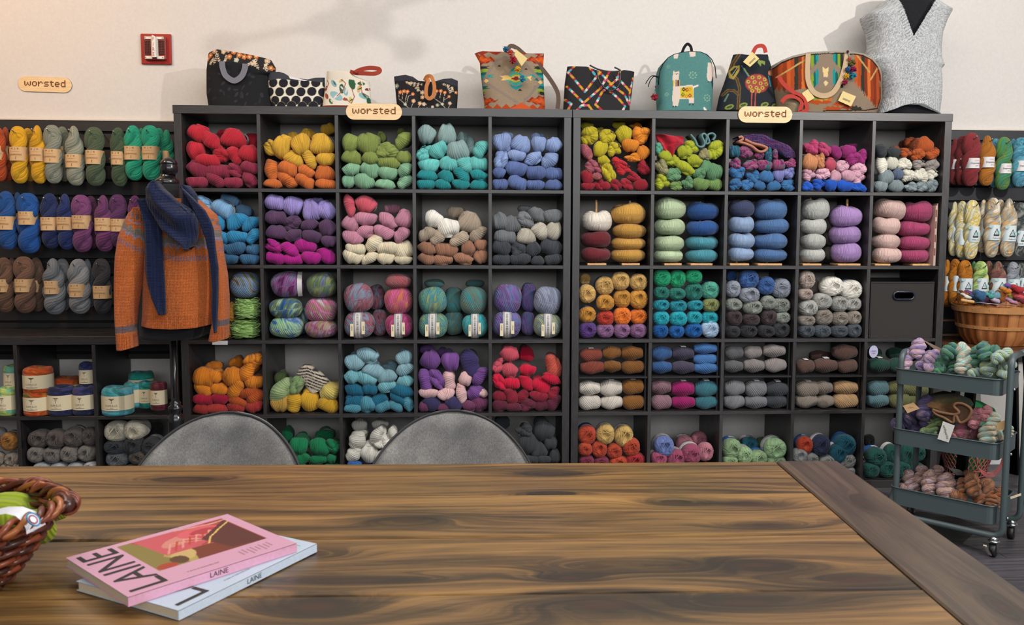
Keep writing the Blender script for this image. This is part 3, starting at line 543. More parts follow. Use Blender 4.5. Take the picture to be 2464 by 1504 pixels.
 ('plum', 's', 'plumteal', '1535 490 110 110 0;1690 500 150 100 0;1820 505 140 100 0;1950 500 120 100 0;2060 485 110 90 0;1640 370 140 130 10;1770 410 90 70 0;1920 400 60 90 80'), ('teal navy', 's', 'tealnavy', '1535 375 110 110 0;1855 405 80 130 80')]),
('H', 1, 0, 3, [('cobalt', 's', '#1552b8', '170 705 110 90 0;285 690 130 110 0;390 700 110 110 0;520 705 160 110 5;670 715 150 80 10'), ('light pink', 's', '#d3a0b2', '185 600 130 120 0;315 590 130 110 10;435 610 110 110 0;555 610 140 110 15;725 630 140 140 -10;650 550 150 130 0;500 515 120 110 10'), ('rose red', 's', '#bb4860', '385 500 110 120 20'), ('peach', 's', '#c68458', '190 475 140 150 10;290 465 100 140 80'),
 ('magenta', 's', '#94256f', '590 440 130 130 20;720 420 140 150 20;440 380 110 130 60;560 370 130 110 0;600 325 80 50 0 d'), ('raspberry', 's', '#b73c6c', '200 330 150 140 10;330 350 120 140 50')]),
('H', 1, 0, 4, [('blue grey', 's', '#7f8c90', '865 715 130 100 0;1010 700 140 120 0;1145 710 130 90 0;1255 700 120 110 0;1370 700 130 120 0;915 620 140 140 0'), ('slate', 's', '#5c6a84', '1030 590 100 110 10'), ('cream', 's', '#dcd8c8', '1120 600 120 120 0;1250 600 150 130 20;1370 600 110 100 0;875 510 120 170 80;970 480 120 130 0;1095 490 140 110 0'), ('greige', 's', '#968c88', '1235 500 120 90 0;1355 510 130 110 -10'),
 ('charcoal', 's', '#33383c', '870 370 110 130 60;990 385 130 100 0'), ('rust', 's', '#a84c1a', '1110 390 120 90 10;1220 405 120 110 0;1370 390 140 120 -10;1280 320 150 160 20;1010 345 70 50 0 d;1140 290 110 100 0 d;1200 285 90 80 0 d')]),
('G', 1, 1, 0, [('maroon', 'u', '#6a2029', '210 1355 285 135 0;212 1210 290 155 0'), ('cream', 'u', '#dcd2c6', '220 1040 290 190 0'), ('golden', 'u', '#c49340', '515 1375 330 130 0;525 1252 330 118 0;530 1130 330 140 0;520 970 340 190 0')]),
('G', 1, 1, 1, [('pale green', 'u', '#b4c6a0', '900 1375 285 125 0;905 1250 290 150 0;915 1095 295 155 0;915 920 305 195 0'), ('teal', 'u', '#4590a0', '1225 1368 310 125 0;1225 1245 315 130 0'), ('royal blue', 'u', '#24508f', '1225 1105 310 145 0;1230 945 315 165 0')]),
('G', 1, 1, 2, [('pale blue', 'u', '#90a8cc', '1590 1350 245 130 0;1595 1225 255 145 0;1595 1070 245 150 0'), ('midnight blue', 'u', '#3a4364', '1595 920 250 160 0'), ('denim', 'u', '#4f74a6', '1865 1360 325 125 0;1870 1230 330 145 0;1880 1085 330 140 0;1870 930 325 190 0')]),
('H', 1, 1, 3, [('silver', 'u', '#bcbdb8', '215 1360 240 130 0;218 1230 245 140 0;222 1090 245 150 0;240 925 265 190 0'), ('lilac', 'u', '#a584bc', '550 1340 285 185 0;560 1170 300 170 0;562 995 305 190 0'), ('taupe', 'o', '#6c625a', '390 1340 120 120 0 d;390 1200 120 130 0 d;380 1060 120 130 0 d')]),
('H', 1, 1, 4, [('blush', 'u', '#d6b4ac', '920 1375 270 145 0;912 1230 265 145 0;915 1080 255 165 8;945 930 300 180 14'), ('raspberry', 'u', '#a8406a', '1220 1370 320 130 0;1210 1245 310 130 0;1225 1110 325 140 0;1240 950 305 185 0')]),
('I', 1, 2, 0, [('violet', 'b', '#58397c', '103 478 125 120 0'), ('mauve', 'b', '#8f6390', '233 483 125 110 0;355 482 118 110 0;480 480 125 105 0'), ('amber', 'b', '#bd822e', '100 360 125 115 0 B'), ('red', 'b', '#bb3a28', '235 385 125 110 0'), ('orange', 'b', '#e07420', '358 370 128 130 0;488 372 125 115 0'),
 ('mustard', 'b', '#bd8532', '233 270 130 115 0;358 240 130 130 0;490 245 130 140 0'), ('straw', 'b', '#c39c5a', '100 205 120 135 0 B;230 145 135 130 0 B;345 110 135 130 0;478 120 125 125 0;85 100 80 90 0 d')]),
('I', 1, 2, 1, [('royal blue', 'b', '#0d5aa2', '640 485 115 100 0;760 485 110 95 0;885 480 130 105 0'), ('pale blue', 'b', '#a8c2de', '1022 478 130 125 0'), ('turquoise', 'b', '#0f9eae', '645 385 120 105 0;772 388 128 110 0;890 380 115 100 0;1003 383 120 100 0'), ('teal', 'b', '#168a9c', '645 288 120 85 0;770 295 130 90 0;897 290 115 80 0'), ('olive', 'b', '#7c8450', '1022 288 125 100 0'),
 ('bottle green', 'b', '#1f7266', '648 198 115 95 0;762 205 120 90 0;885 190 135 125 0'), ('seafoam', 'b', '#4a9c88', '1020 180 135 125 0 B'), ('emerald', 'b', '#0d9c6a', '652 88 125 130 0;765 95 120 130 0;885 78 120 105 0')]),
('I', 1, 2, 2, [('black', 'b', '#2d2f34', '1175 485 105 85 0;1290 483 125 95 0;1420 485 125 90 0;1545 472 130 110 0'), ('dark brown', 'b', '#43353a', '1185 383 115 110 0;1310 395 120 95 0;1440 380 120 115 0'), ('lichen grey', 'b', '#80857e', '1555 380 115 85 0;1180 285 120 95 0;1320 305 140 105 0;1435 270 110 100 0;1562 290 140 110 0'),
 ('silver grey', 'b', '#898f9c', '1175 170 110 120 0;1295 215 145 120 0;1555 165 140 140 0 B'), ('denim', 'b', '#3a5f9c', '1290 98 145 135 0;1420 145 125 130 0;1165 75 75 85 0 d')]),
('J', 1, 2, 3, [('slate', 'b', '#4c545e', '172 462 115 90 0;280 458 120 85 0;400 460 120 85 0;512 452 100 95 0'), ('stone', 'b', '#8a8178', '172 378 115 80 0;290 355 120 115 0;405 365 120 100 0;515 360 105 95 0'), ('pale grey', 'b', '#a0a09c', '185 290 130 110 0;280 245 130 110 0;400 262 125 105 0;518 262 115 95 0'), ('taupe', 'b', '#a3938a', '165 195 100 80 0;175 95 110 120 0;225 140 80 90 0 d'), ('white', 'b', '#e6e2d8', '345 140 155 130 0;520 165 150 135 0 B')]),
('I', 1, 3, 0, [('cream', 'o', '#cfc6bc', '120 1015 162 110 0;280 1010 160 110 0;118 900 155 115 0;275 900 165 130 0 T'), ('caramel', 'o', '#8a5a26', '440 1005 160 110 0;437 890 160 115 0 T'), ('brick', 'o', '#7f3c30', '138 758 180 105 0;128 655 165 100 0 T'), ('caramel', 'o', '#805224', '285 740 125 95 0;435 745 170 100 0;280 640 135 100 0;430 642 160 112 0')]),
('I', 1, 3, 1, [('mauve', 'o', '#8a6672', '647 1005 150 110 0;645 892 145 115 0'), ('magenta', 'o', '#94155f', '808 1015 170 105 0;805 905 165 125 0 T'), ('teal', 'o', '#356c7a', '980 1015 162 105 0;978 905 168 130 0 T'), ('blue', 'o', '#33588c', '650 745 145 100 0;650 645 145 112 0'), ('slate purple', 'o', '#443f54', '808 748 162 100 0;805 645 162 105 0 T'), ('cornflower', 'o', '#3e6ea8', '978 768 178 88 0;972 688 178 80 0;972 608 172 84 0')]),
('I', 1, 3, 2, [('grey', 'o', '#75757a', '1183 1012 150 110 0;1342 1015 162 105 0;1185 900 150 125 0;1343 905 158 125 0 T'), ('charcoal', 'o', '#3e4248', '1507 1010 162 105 0;1505 908 162 120 0 T'), ('dim grey', 'o', '#5e5e62', '1180 740 138 95 0;1183 640 138 98 0'), ('warm grey', 'o', '#847d7c', '1330 735 150 105 0;1488 732 158 108 0;1322 635 132 95 0;1478 625 165 100 0')]),
('J', 1, 3, 3, [('taupe', 'o', '#857a70', '172 955 150 105 0;300 940 122 95 0;178 855 158 115 0 T;290 845 122 100 0'), ('camel', 'o', '#a5845f', '458 948 172 102 0;450 845 172 102 0'), ('brown', 'o', '#5e463f', '165 697 124 95 0 T;305 692 158 105 0 T;455 695 138 98 0'), ('dark brown', 'o', '#523a34', '440 600 165 110 0;270 625 140 80 0 d')]),
('J', 1, 3, 4, [('grey teal', 'o', '#567880', '668 950 140 105 0;670 848 142 110 0'), ('olive', 'o', '#666841', '815 950 148 105 0;965 950 150 105 0;812 848 148 108 0;965 860 155 115 0'), ('bottle green', 'o', '#20463c', '675 702 138 105 0 T;805 702 128 102 0;800 610 120 90 0 d'), ('lilac tagged', 'o', '#2a4a40', '650 610 80 100 0 d')]),
('I', 1, 4, 0, [('berry', 'b', '#7f2f48', '95 1440 110 95 0;205 1445 110 85 0'), ('vermilion', 'b', '#b8452a', '330 1440 130 85 0;85 1350 105 95 0;190 1350 110 125 0;300 1365 115 110 0;425 1335 125 130 0;98 1245 132 140 0 B'), ('red', 'b', '#b02c34', '465 1425 138 100 0'), ('straw', 'b', '#c2a05e', '235 1240 130 145 0 L;370 1255 135 155 0 L')]),
('I', 1, 4, 1, [('rose', 'b', '#a04a6a', '628 1420 120 110 0 L;755 1415 138 120 0 L;870 1385 145 135 0 L'), ('dusty pink', 'b', '#b0707e', '970 1370 118 130 0;925 1275 110 105 0 d;820 1310 130 110 0 dL'), ('periwinkle', 'b', '#6878b0', '665 1330 148 145 0 L')]),
('I', 1, 4, 2, [('sage', 'b', '#8aa67c', '1155 1440 110 85 0;1490 1435 138 80 0;1260 1395 120 120 0 L;1365 1415 120 110 0 B;1165 1345 138 140 0 B'), ('mint', 'b', '#98ba8c', '1525 1345 155 150 0 L'), ('teal', 'b', '#1f6278', '1295 1310 130 90 0 dL'), ('olive', 'b', '#4a5a34', '1395 1300 90 70 0 d')]),
('J', 1, 4, 3, [('grey', 'b', '#8f9090', '125 1320 105 105 0;210 1340 90 80 0;315 1355 110 80 0;485 1350 125 110 0'), ('teal', 'b', '#12566a', '390 1305 118 130 0 L;485 1245 138 145 0 B'), ('vermilion', 'b', '#c0452a', '160 1245 108 115 0 B'), ('navy', 'b', '#2c3350', '275 1245 118 138 0 L')]),
('J', 1, 4, 4, [('bottle green', 'b', '#134a42', '620 1425 108 105 0;725 1420 122 125 0;835 1420 110 115 0;950 1410 115 90 0;655 1325 142 115 0 B;765 1305 108 125 0 L;865 1315 110 135 0;965 1300 118 108 0'), ('black', 'b', '#15181a', '610 1215 75 85 0 d')]),
('B', 2, 0, 3, [('turquoise', 'k', 'turqcake', '805 1040 200 188 0'), ('sea green', 'k', 'turqcake', '915 990 130 170 0 m'), ('teal', 'k', 'tealcake', '1005 990 112 180 0 m;965 920 160 170 0 d'), ('maroon', 'k', 'maroncake', '1085 1000 105 190 0')]),
('B', 2, 0, 2, [('fiery orange', 'k', 'firecake', '255 1060 180 178 0;262 890 185 178 0'), ('navy', 'k', 'navycake', '425 1040 175 195 0;578 1045 145 192 0'), ('rusty orange', 'k', 'firecake', '455 960 170 180 0 d'), ('dusky navy', 'k', 'navycake', '600 860 105 180 0 m;600 1040 105 180 0 d')]),
('B', 2, 0, 1, [('lime and mint', 'k', 'limecake', '50 1055 125 190 0'), ('lime', 'k', 'limecake', '85 880 70 180 0 m'), ('rusty orange', 'k', 'firecake', '-60 1050 110 185 0')]),
('B', 2, 1, 1, [('ochre', 'b', '#9a6a30', '70 1310 115 125 0 L'), ('taupe', 'b', '#8f857a', '90 1430 100 95 0 L;-20 1430 100 95 0'), ('grey', 'b', '#666668', '-10 1270 100 110 0')]),
('B', 2, 1, 2, [('silver', 'b', '#a6acb2', '290 1492 110 78 0;405 1492 110 78 0;520 1492 110 78 0;620 1488 90 78 0'), ('pewter', 'b', '#7c7874', '250 1398 110 108 0;365 1400 120 108 0;480 1395 118 110 0;600 1388 120 110 0'), ('dark taupe', 'b', '#5c5452', '275 1290 142 118 0;390 1290 125 128 0;510 1280 135 130 0 L;618 1275 100 125 0 L')]),
('B', 2, 1, 3, [('grey', 'b', '#70747a', '810 1425 150 110 0'), ('black', 'b', '#2a2c30', '770 1500 110 60 0;900 1500 110 60 0;1030 1460 100 90 0'), ('dark taupe', 'b', '#57504c', '945 1415 115 95 0'), ('slate', 'b', '#454c55', '775 1345 148 105 0'), ('charcoal', 'b', '#3c3f44', '915 1335 128 118 0;1040 1345 125 130 0 L'), ('oatmeal', 'b', '#c8c2b0', '770 1240 160 135 0;925 1232 142 130 0 L'), ('black tweed', 'b', '#1c1c1e', '1060 1225 90 100 0 d')]),
]
KIND = {'s': ('yarn_skein', 'skein', 'yarn skein'), 'b': ('yarn_ball', 'yarn ball', 'yarn ball'), 'o': ('oval_yarn_ball', 'oval ball', 'yarn ball'), 'n': ('round_yarn_ball', 'fat ball', 'yarn ball'),
        'u': ('ring_yarn_cake', 'ring-shaped cake', 'yarn cake'), 'l': ('loose_yarn_skein', 'loose skein', 'yarn skein'), 'k': ('yarn_cake', 'banded cake', 'yarn cake')}
ROWN = ['top row', 'second row', 'third row', 'fourth row', 'bottom row']
def ballband(parent, w, h, D, mats, blue=False, off=.0):
    V, F = ring('band', .515, .515, .18, .62, None); o = mk('paper_band', V, F, paper_b if blue else paper_w, parent); 
    V2, F2 = ring('x', .52, .52, .3, .5, None, a0=.5, a1=1.7); mk('band_print', V2, F2, wht if blue else inkg, o)
n_item = 0
for cr, u, r, c, sets in CUB:
    x0, x1, z0, z1 = cell(u, r, c); zm = z0+.17; rec = []
    for cname, kind, colr, items in sets:
        for it in items.split(';'):
            q = it.split(); X, Y, w, h, a = [float(v) for v in q[:5]]; fl_ = q[5] if len(q) > 5 else ''
            sc = CROP[cr][2]; pxx, pyy = px(cr, X, Y); rec.append([pyy, pxx, w/sc, h/sc, a, fl_, cname, kind, colr])
    if (u < 2 and r == 4) or (u == 2 and r == 1):              # the lower layers go on down to the base board
        pz = at(0, 0, .05); base = next(y for y in range(1000, 1400) if at(rec[0][1], y, .05)[2] < z0)
        for _ in range(4):
            fr = [q for q in rec if 'd' not in q[5]]; low = max(q[0]+q[3]/2 for q in fr); hh = min(38, max(26, np.median([q[3] for q in fr])))
            if low > base-hh*.45: break
            q0 = max(fr, key=lambda q: q[0]); xl = (x0-CP[0])/mpp(at(q0[1], low, .05)); n_ = 4
            pl = [at(xx, low+hh/2, .05)[0] for xx in range(0, 2464, 4)]; xa = 4*next(i for i, v in enumerate(pl) if v > x0); xb = 4*next(i for i, v in enumerate(pl) if v > x1)
            hh = min(hh, base-low)
            for k in range(n_): rec.append([low+hh/2-1, xa+(xb-xa)*(k+.5)/n_, (xb-xa)/n_*.98, hh*1.08, 0, '', q0[6], q0[7], q0[8]])
    # layers for the labels: front things by height, those at the back by themselves
    def layers(rs):
        rs = sorted(rs, key=lambda q: -q[0]); out = []
        for q in rs:
            for L in out:
                if abs(L[0][0]-q[0]) < .62*min(q[3], L[0][3], 34) or (abs(L[0][0]-q[0]) < .6*q[3] and all(abs(q[1]-p[1]) > .6*(q[2]+p[2])/2 for p in L)):
                    L.append(q); break
            else: out.append([q])
        return out
    front = layers([q for q in rec if 'd' not in q[5]]); back = sorted([q for q in rec if 'd' in q[5]], key=lambda q: q[1])
    where = '%s %s cubby %s' % (SIDE[u], ROWN[r] if u < 2 else ('upper row', 'lower row')[r], WORDS[c] if u < 2 else ['zero', 'one', 'two', 'three'][c])
    lab = {}
    for li, L in enumerate(front):
        L.sort(key=lambda q: q[1])
        for i, q in enumerate(L): lab[id(q)] = '%s layer up, %s from left, %s' % (WORDS[li], WORDS[i], where)
    for i, q in enumerate(back): lab[id(q)] = 'at the back, %s from left, %s' % (WORDS[i], where)
    for q in rec:
        pyy, pxx, w, h, a, fl_, cname, kind, colr = q; deep = 'd' in fl_
        m0 = mpp(at(pxx, pyy, .05)); hm, wm = h*m0, w*m0
        D = {'s': .45*min(wm, hm), 'l': .45*wm, 'b': .46*wm, 'o': .5*hm, 'n': .5*wm, 'u': .5*wm, 'k': .5*max(wm, .065)}[kind]
        yc = .012+D+(.11 if deep else (.05 if 'm' in fl_ else random.random()*.012))
        if kind == 'u': yc = max(yc, .075)
        if kind == 'k' and not deep: yc = .05+(.06 if 'm' in fl_ else 0)
        P = at(pxx, pyy, yc); m1 = mpp(P); W_, H_ = w*m1, h*m1; ang = math.radians(a)
        if abs(a) >= 30 and kind == 's':
            L_, S_ = (max(W_, H_)*1.06, min(W_, H_)*.84) if max(W_, H_)/min(W_, H_) > 1.12 else (W_*1.14, H_*.84)
        else: L_, S_ = W_, H_
        if kind == 's': L_ *= 1.07; S_ *= 1.09
        if kind == 'b': L_ *= 1.03; S_ *= 1.04
        if kind == 'u': S_ *= 1.1
        if kind == 'o': L_ *= 1.03; S_ *= 1.03
        if kind == 'k': L_ = max(L_, .075)
        ex = .5*math.hypot(L_*math.cos(ang), S_*math.sin(ang)); ez = .5*math.hypot(L_*math.sin(ang), S_*math.cos(ang))
        X = min(max(P[0], x0+ex+.001), x1-ex-.001); lo = z0; hi = z1
        if u == 1 and r == 3:
            if P[2] > zm: lo = zm+.004
            else: hi = zm-.004
        if ez*2 > hi-lo: S_ *= (hi-lo)*.99/(2*ez); ez = (hi-lo)*.495
        Z = min(max(P[2], lo+ez), hi-ez)
        if u < 2 and r == 1 and kind == 'u': Z = max(Z, lo+ez+.009)
        n_item += 1; nm, noun, cat = KIND[kind]; nm = 'hand_dyed_skein' if kind == 's' and u == 1 else nm
        pool = {'s': SK, 'b': BL, 'o': OV, 'n': NR, 'u': DN, 'l': LS, 'k': CK}[kind]; me = pool[(n_item*7+int(pxx)) % len(pool)]
        if kind == 's' and abs(a) < 8 and w > 1.45*h: me = SK[(0, 4, 6, 9, 1)[n_item % 5]]
        if kind == 's' and u == 1 and n_item % 5 < 3: me = MS[n_item % 5+(n_item//5) % 3]
        if kind == 's' and u == 0 and n_item % 8 == 3 and w < 1.4*h: me = MS[n_item % 5]
        solid = colr.startswith('#'); me = recolor(me, ymat(colr) if not solid else YM['solid'])
        o = link(nm, me); flip = -1 if kind in ('s', 'o', 'n') and n_item % 3 == 0 else 1
        o.rotation_euler = (0, ang if kind != 'u' else ang, 0)
        if kind in ('s', 'b') and n_item % 2 and abs(a) < 25: o.rotation_euler = (0, ang+math.pi, 0)
        if kind == 'u' or kind == 'k': o.rotation_euler = (0, ang, n_item*1.3)
        DY = {'s': D/.45*1.0, 'l': W_, 'b': 2*D*1.0, 'o': 2*D, 'n': 2*D*.9, 'u': L_, 'k': L_}[kind]
        o.scale = (L_, DY, S_); o.location = (X, yc, Z)
        if kind in ('s',):                                        # keep the twisted length inside the unit
            o.scale[1] = min(o.scale[1], (.37-yc)/1.95)
        if kind in 'bon': o.scale[1] = min(o.scale[1], (.38-yc)/.8)
        if solid:
            cc = np.array(ycol(colr))*(1+.2*(random.random()-.5)); o.color = (*[float(v) for v in cc], 1)
        word = lab[id(q)]
        tag(o, '%s %s, %s' % (cname.replace(' and ', '-'), noun, word), cat, '%s in %s' % (noun+'s', where))
        if 'L' in fl_ or 'B' in fl_:
            if kind == 'b': ballband(o, L_, S_, DY, None, 'B' in fl_)
            elif kind == 's':
                V, F = ring('x', .44, .47, .32, .72, None); mk('paper_band', V, F, paper_w if 'B' not in fl_ else paper_b, o); V, F = ring('x', .447, .477, .42, .6, None, a0=.9, a1=1.7, n=8)
                mk('band_print', V, F, inkg, o.children[0])
        if 'T' in fl_:
            V = [(-.12, -.3, .49), (.1, -.3, .5), (.1, .15, .53), (-.12, .15, .52)]; mk('paper_tag', V+[(x, y, z+.02) for x, y, z in V], [(0, 1, 2, 3), (4, 7, 6, 5), (0, 4, 5, 1), (1, 5, 6, 2), (2, 6, 7, 3), (3, 7, 4, 0)], paper_w, o, False)
        if 'V' in fl_ or 'N' in fl_:
            if 'N' in fl_:                                        # vertical printed band on the front
                th = np.linspace(math.pi*.5, math.pi*1.5, 15); V = []; W2 = .15
                sg = 1 if o.rotation_euler[1] < 1 else 1
                for x in (-W2, -W2*.55, W2*.55, W2):
                    V += [(x, .53*np.sign(np.cos(t))*abs(np.cos(t))**.8, .52*np.sign(np.sin(t))*abs(np.sin(t))**.8) for t in th]
                n = 15; F = [(j*n+i, j*n+i+1, (j+1)*n+i+1, (j+1)*n+i) for j in range(3) for i in range(n-1)]
                bd = mk('paper_band', V, F, plain('paper_silver', '#c9c6c4', .5), o)
                mk('band_edge', [v for v in V[:2*n]]+[v for v in V[2*n:]], [f for k_, f in enumerate(F) if not (n-1 <= k_ < 2*(n-1))], plain('paper_shade', '#8f8d92', .5), bd).location = (0, -.004, 0)
                for k_, chx in enumerate('自然の世界'): pass
                tv, tf = text_mesh('\n'.join('自然の世界Ж野呂英作'), .088); tv = np.stack([tv[:, 0], -.545+.0*tv[:, 0]-0.0, tv[:, 1]*.98], -1)
                tv[:, 1] = -.536+.5*np.clip(np.abs(tv[:, 2])-.25, 0, 1)**2; mk('lettering', tv, tf, ink, bd, False)
                for sx in (-1, 1):
                    xa, xb = sorted((sx*(W2-.02), sx*(W2+.09))); BB = B().box(xa, xb, -.535, -.528, -.34+.04*sx, .12+.04*sx); BB.build('fold_tab', paper_c, bd)
                    tv, tf = text_mesh('NORO', .06); tv = np.stack([sx*(W2+.04)+tv[:, 1], np.full(len(tv), -.54), tv[:, 0]-.08], -1); mk('lettering', tv, tf, ink, bd, False)
            else:
                th = np.linspace(-1.2, 1.6, 13); V = []
                for rr_ in (.0, .12): V += [(.33+rr_+.05*math.cos(t)-.0, -.45+.45*abs(math.sin(t*.8))**2+rr_*.9, .48*math.sin(t)) for t in th]
                n = 13; mk('paper_band', V, [(i, i+1, n+i+1, n+i) for i in range(n-1)], plain('paper_silver', '#c9c6c4', .5), o)
        if kind == 'k':                                           # cream wrapper with small print
            n = 40; th = np.linspace(0, 2*math.pi, n+1); V = [(.515*math.cos(t), .515*math.sin(t), z) for z in (-.28, .24) for t in th]
            o.rotation_euler = (0, 0, 0); bd = mk('paper_band', V, [(i, i+1, n+2+i, n+1+i) for i in range(n)], paper_c, o)
            for txt, sz, zz, xo in (('CUMULUS', .09, -.1, -.02), ('Tinto', .05, -.18, .0), ('J', .13, .06, 0)):
                tv, tf = text_mesh(txt, sz); t_ = (tv[:, 0]+xo)/.52; mk('lettering', np.stack([.52*np.sin(t_), -.52*np.cos(t_), tv[:, 1]*1.1+zz], -1), tf, ink if txt == 'J' else inkg, bd, False)
            for zz, w_, h_ in ((.15, .09, .02), (-.22, .2, .012), (.11, .05, .02)):
                t_ = np.linspace(-w_, w_, 5)/.52; V = [(.521*math.sin(q_), -.521*math.cos(q_), zz+s_*h_) for s_ in (-.5, .5) for q_ in t_]; mk('band_print', V, [(i, i+1, 6+i, 5+i) for i in range(4)], ink, bd, False)
print('yarn in cubbies', n_item)

# wooden pegs that carry the ring-shaped cakes
pegm = plain('beech_wood', '#c99a68', .55, grain=.12, gscale=60); n_p = 0
for cr, c, cx_, top, bw in (('G', 0, 218, 835, 180), ('G', 0, 540, 842, 170), ('G', 1, 940, 1000, 165), ('G', 1, 1210, 850, 210), ('G', 2, 1570, 1000, 185), ('G', 2, 1858, 1000, 235), ('H', 3, 200, 812, 180), ('H', 3, 552, 826, 220), ('H', 4, 870, 1000, 150), ('H', 4, 1255, 1000, 210)):
    x0, x1, z0, z1 = cell(1, 1, c); n_p += 1
    pA = at(*px(cr, cx_, 1437), .06); pT = at(*px(cr, cx_, top), .09); hw = bw/CROP[cr][2]*mpp(pA)/2; X = min(max(pA[0], x0+hw+.002), x1-hw-.002)
    o = empty('yarn_peg', (X, .09, z0)); tag(o, 'beech peg under ring cakes, %s from left, right unit second row' % WORDS[n_p-1], 'peg', 'beech pegs in the second row')
    B().box(-hw, hw, -.05, .05, 0, .009, .001).build('base', pegm, o)
    B().tube([(0, 0, .009), (0, 0, max(pT[2], z0+.2)-z0-.006), (0, 0, max(pT[2], z0+.2)-z0)], [.0058, .0058, .003], 10).build('dowel', pegm, o, True)

# ------------------------------------------------------------------ hanging hanks
def hank_mesh(k):
    turns = (1.35, 1.5, 1.2)[k]*math.pi; m, n = 120, 60; q = np.arange(m)*2*math.pi/m
    a, b = .2, .5; x = a*np.sign(np.sin(q))*np.abs(np.sin(q))**.55; z = b*np.cos(q)
    top = np.clip((z-.3)/.2, 0, 1); x = x*(1+.35*top)
    tw = turns*(np.clip((z+.5), 0, .92))*1.9; X = x*np.cos(tw); Y = x*np.sin(tw)*.75
    z2 = np.where(z < -.36, -.36-(-.36-z)*.55, z)
    P = np.stack([X, Y, z2], -1); T = np.roll(P, -1, 0)-np.roll(P, 1, 0); T /= np.linalg.norm(T, axis=1, keepdims=True)
    rad = np.where(z < -.3, .235+.04*np.clip((-.3-z)/.2, 0, 1), .22+.02*np.clip((z-.3)/.2, 0, 1))*(1+.06*np.sin(3*q+k))
    ref = np.stack([np.sin(tw), -np.cos(tw), 0*tw], -1); Uv = np.cross(T, ref); Uv /= np.linalg.norm(Uv, axis=1, keepdims=True); Wv = np.cross(T, Uv)
    th = np.arange(n*2)*math.pi/n; N = 30
    rid = 1+.07*(np.abs(np.cos((N*th[None, :]+.5*np.sin(th*2)[None, :]+q[:, None]*1.5)/2*1.0))**.6-.6)
    V = P[:, None]+(rad[:, None]*rid)[..., None]*(np.cos(th)[None, :, None]*Uv[:, None]+.85*np.sin(th)[None, :, None]*Wv[:, None]); n2 = 2*n
    F = [(i*n2+j, i*n2+(j+1) % n2, ((i+1) % m)*n2+(j+1) % n2, ((i+1) % m)*n2+j) for i in range(m) for j in range(n2)]
    uv = np.stack([np.broadcast_to(N*th[None, :]/6.28*1.0, (m, n2)), np.broadcast_to(q[:, None]*3, (m, n2))], -1).reshape(-1, 2); V = V.reshape(-1, 3)
    parts = [(V, F, uv)]
    v, f, u_ = lobe(30, .2, 12, .6, seed=k+90, S=.3, L=.4, D=.36); v = rot(v*.5, 'y', .5*(k-1)); v += (0, -.04, -.42); parts.append((v, f, u_))
    V, F, U = join(parts); lo, hi = V.min(0), V.max(0); V[:, 2] = (V[:, 2]-(lo[2]+hi[2])/2)/(hi[2]-lo[2]); V[:, 0] /= np.ptp(V[:, 0])
    return mesh_of('yarn_hank', V, F, U, YM['solid'])
HK = [hank_mesh(k) for k in range(3)]
steel = plain('bright_steel', '#b9bcc0', .25, 1)
def curve_text(txt, sz, w_ell, d_ell, x0, z0, up=False, rot90=False):
    tv, tf = text_mesh(txt, sz); X, Z = tv[:, 0].copy(), tv[:, 1].copy()
    if up: X, Z = -X, -Z
    X += x0; Z += z0; a = np.clip(X/w_ell, -1, 1); return np.stack([w_ell*np.sin(a*1.0), -d_ell*np.cos(a)-.0006, Z], -1), tf
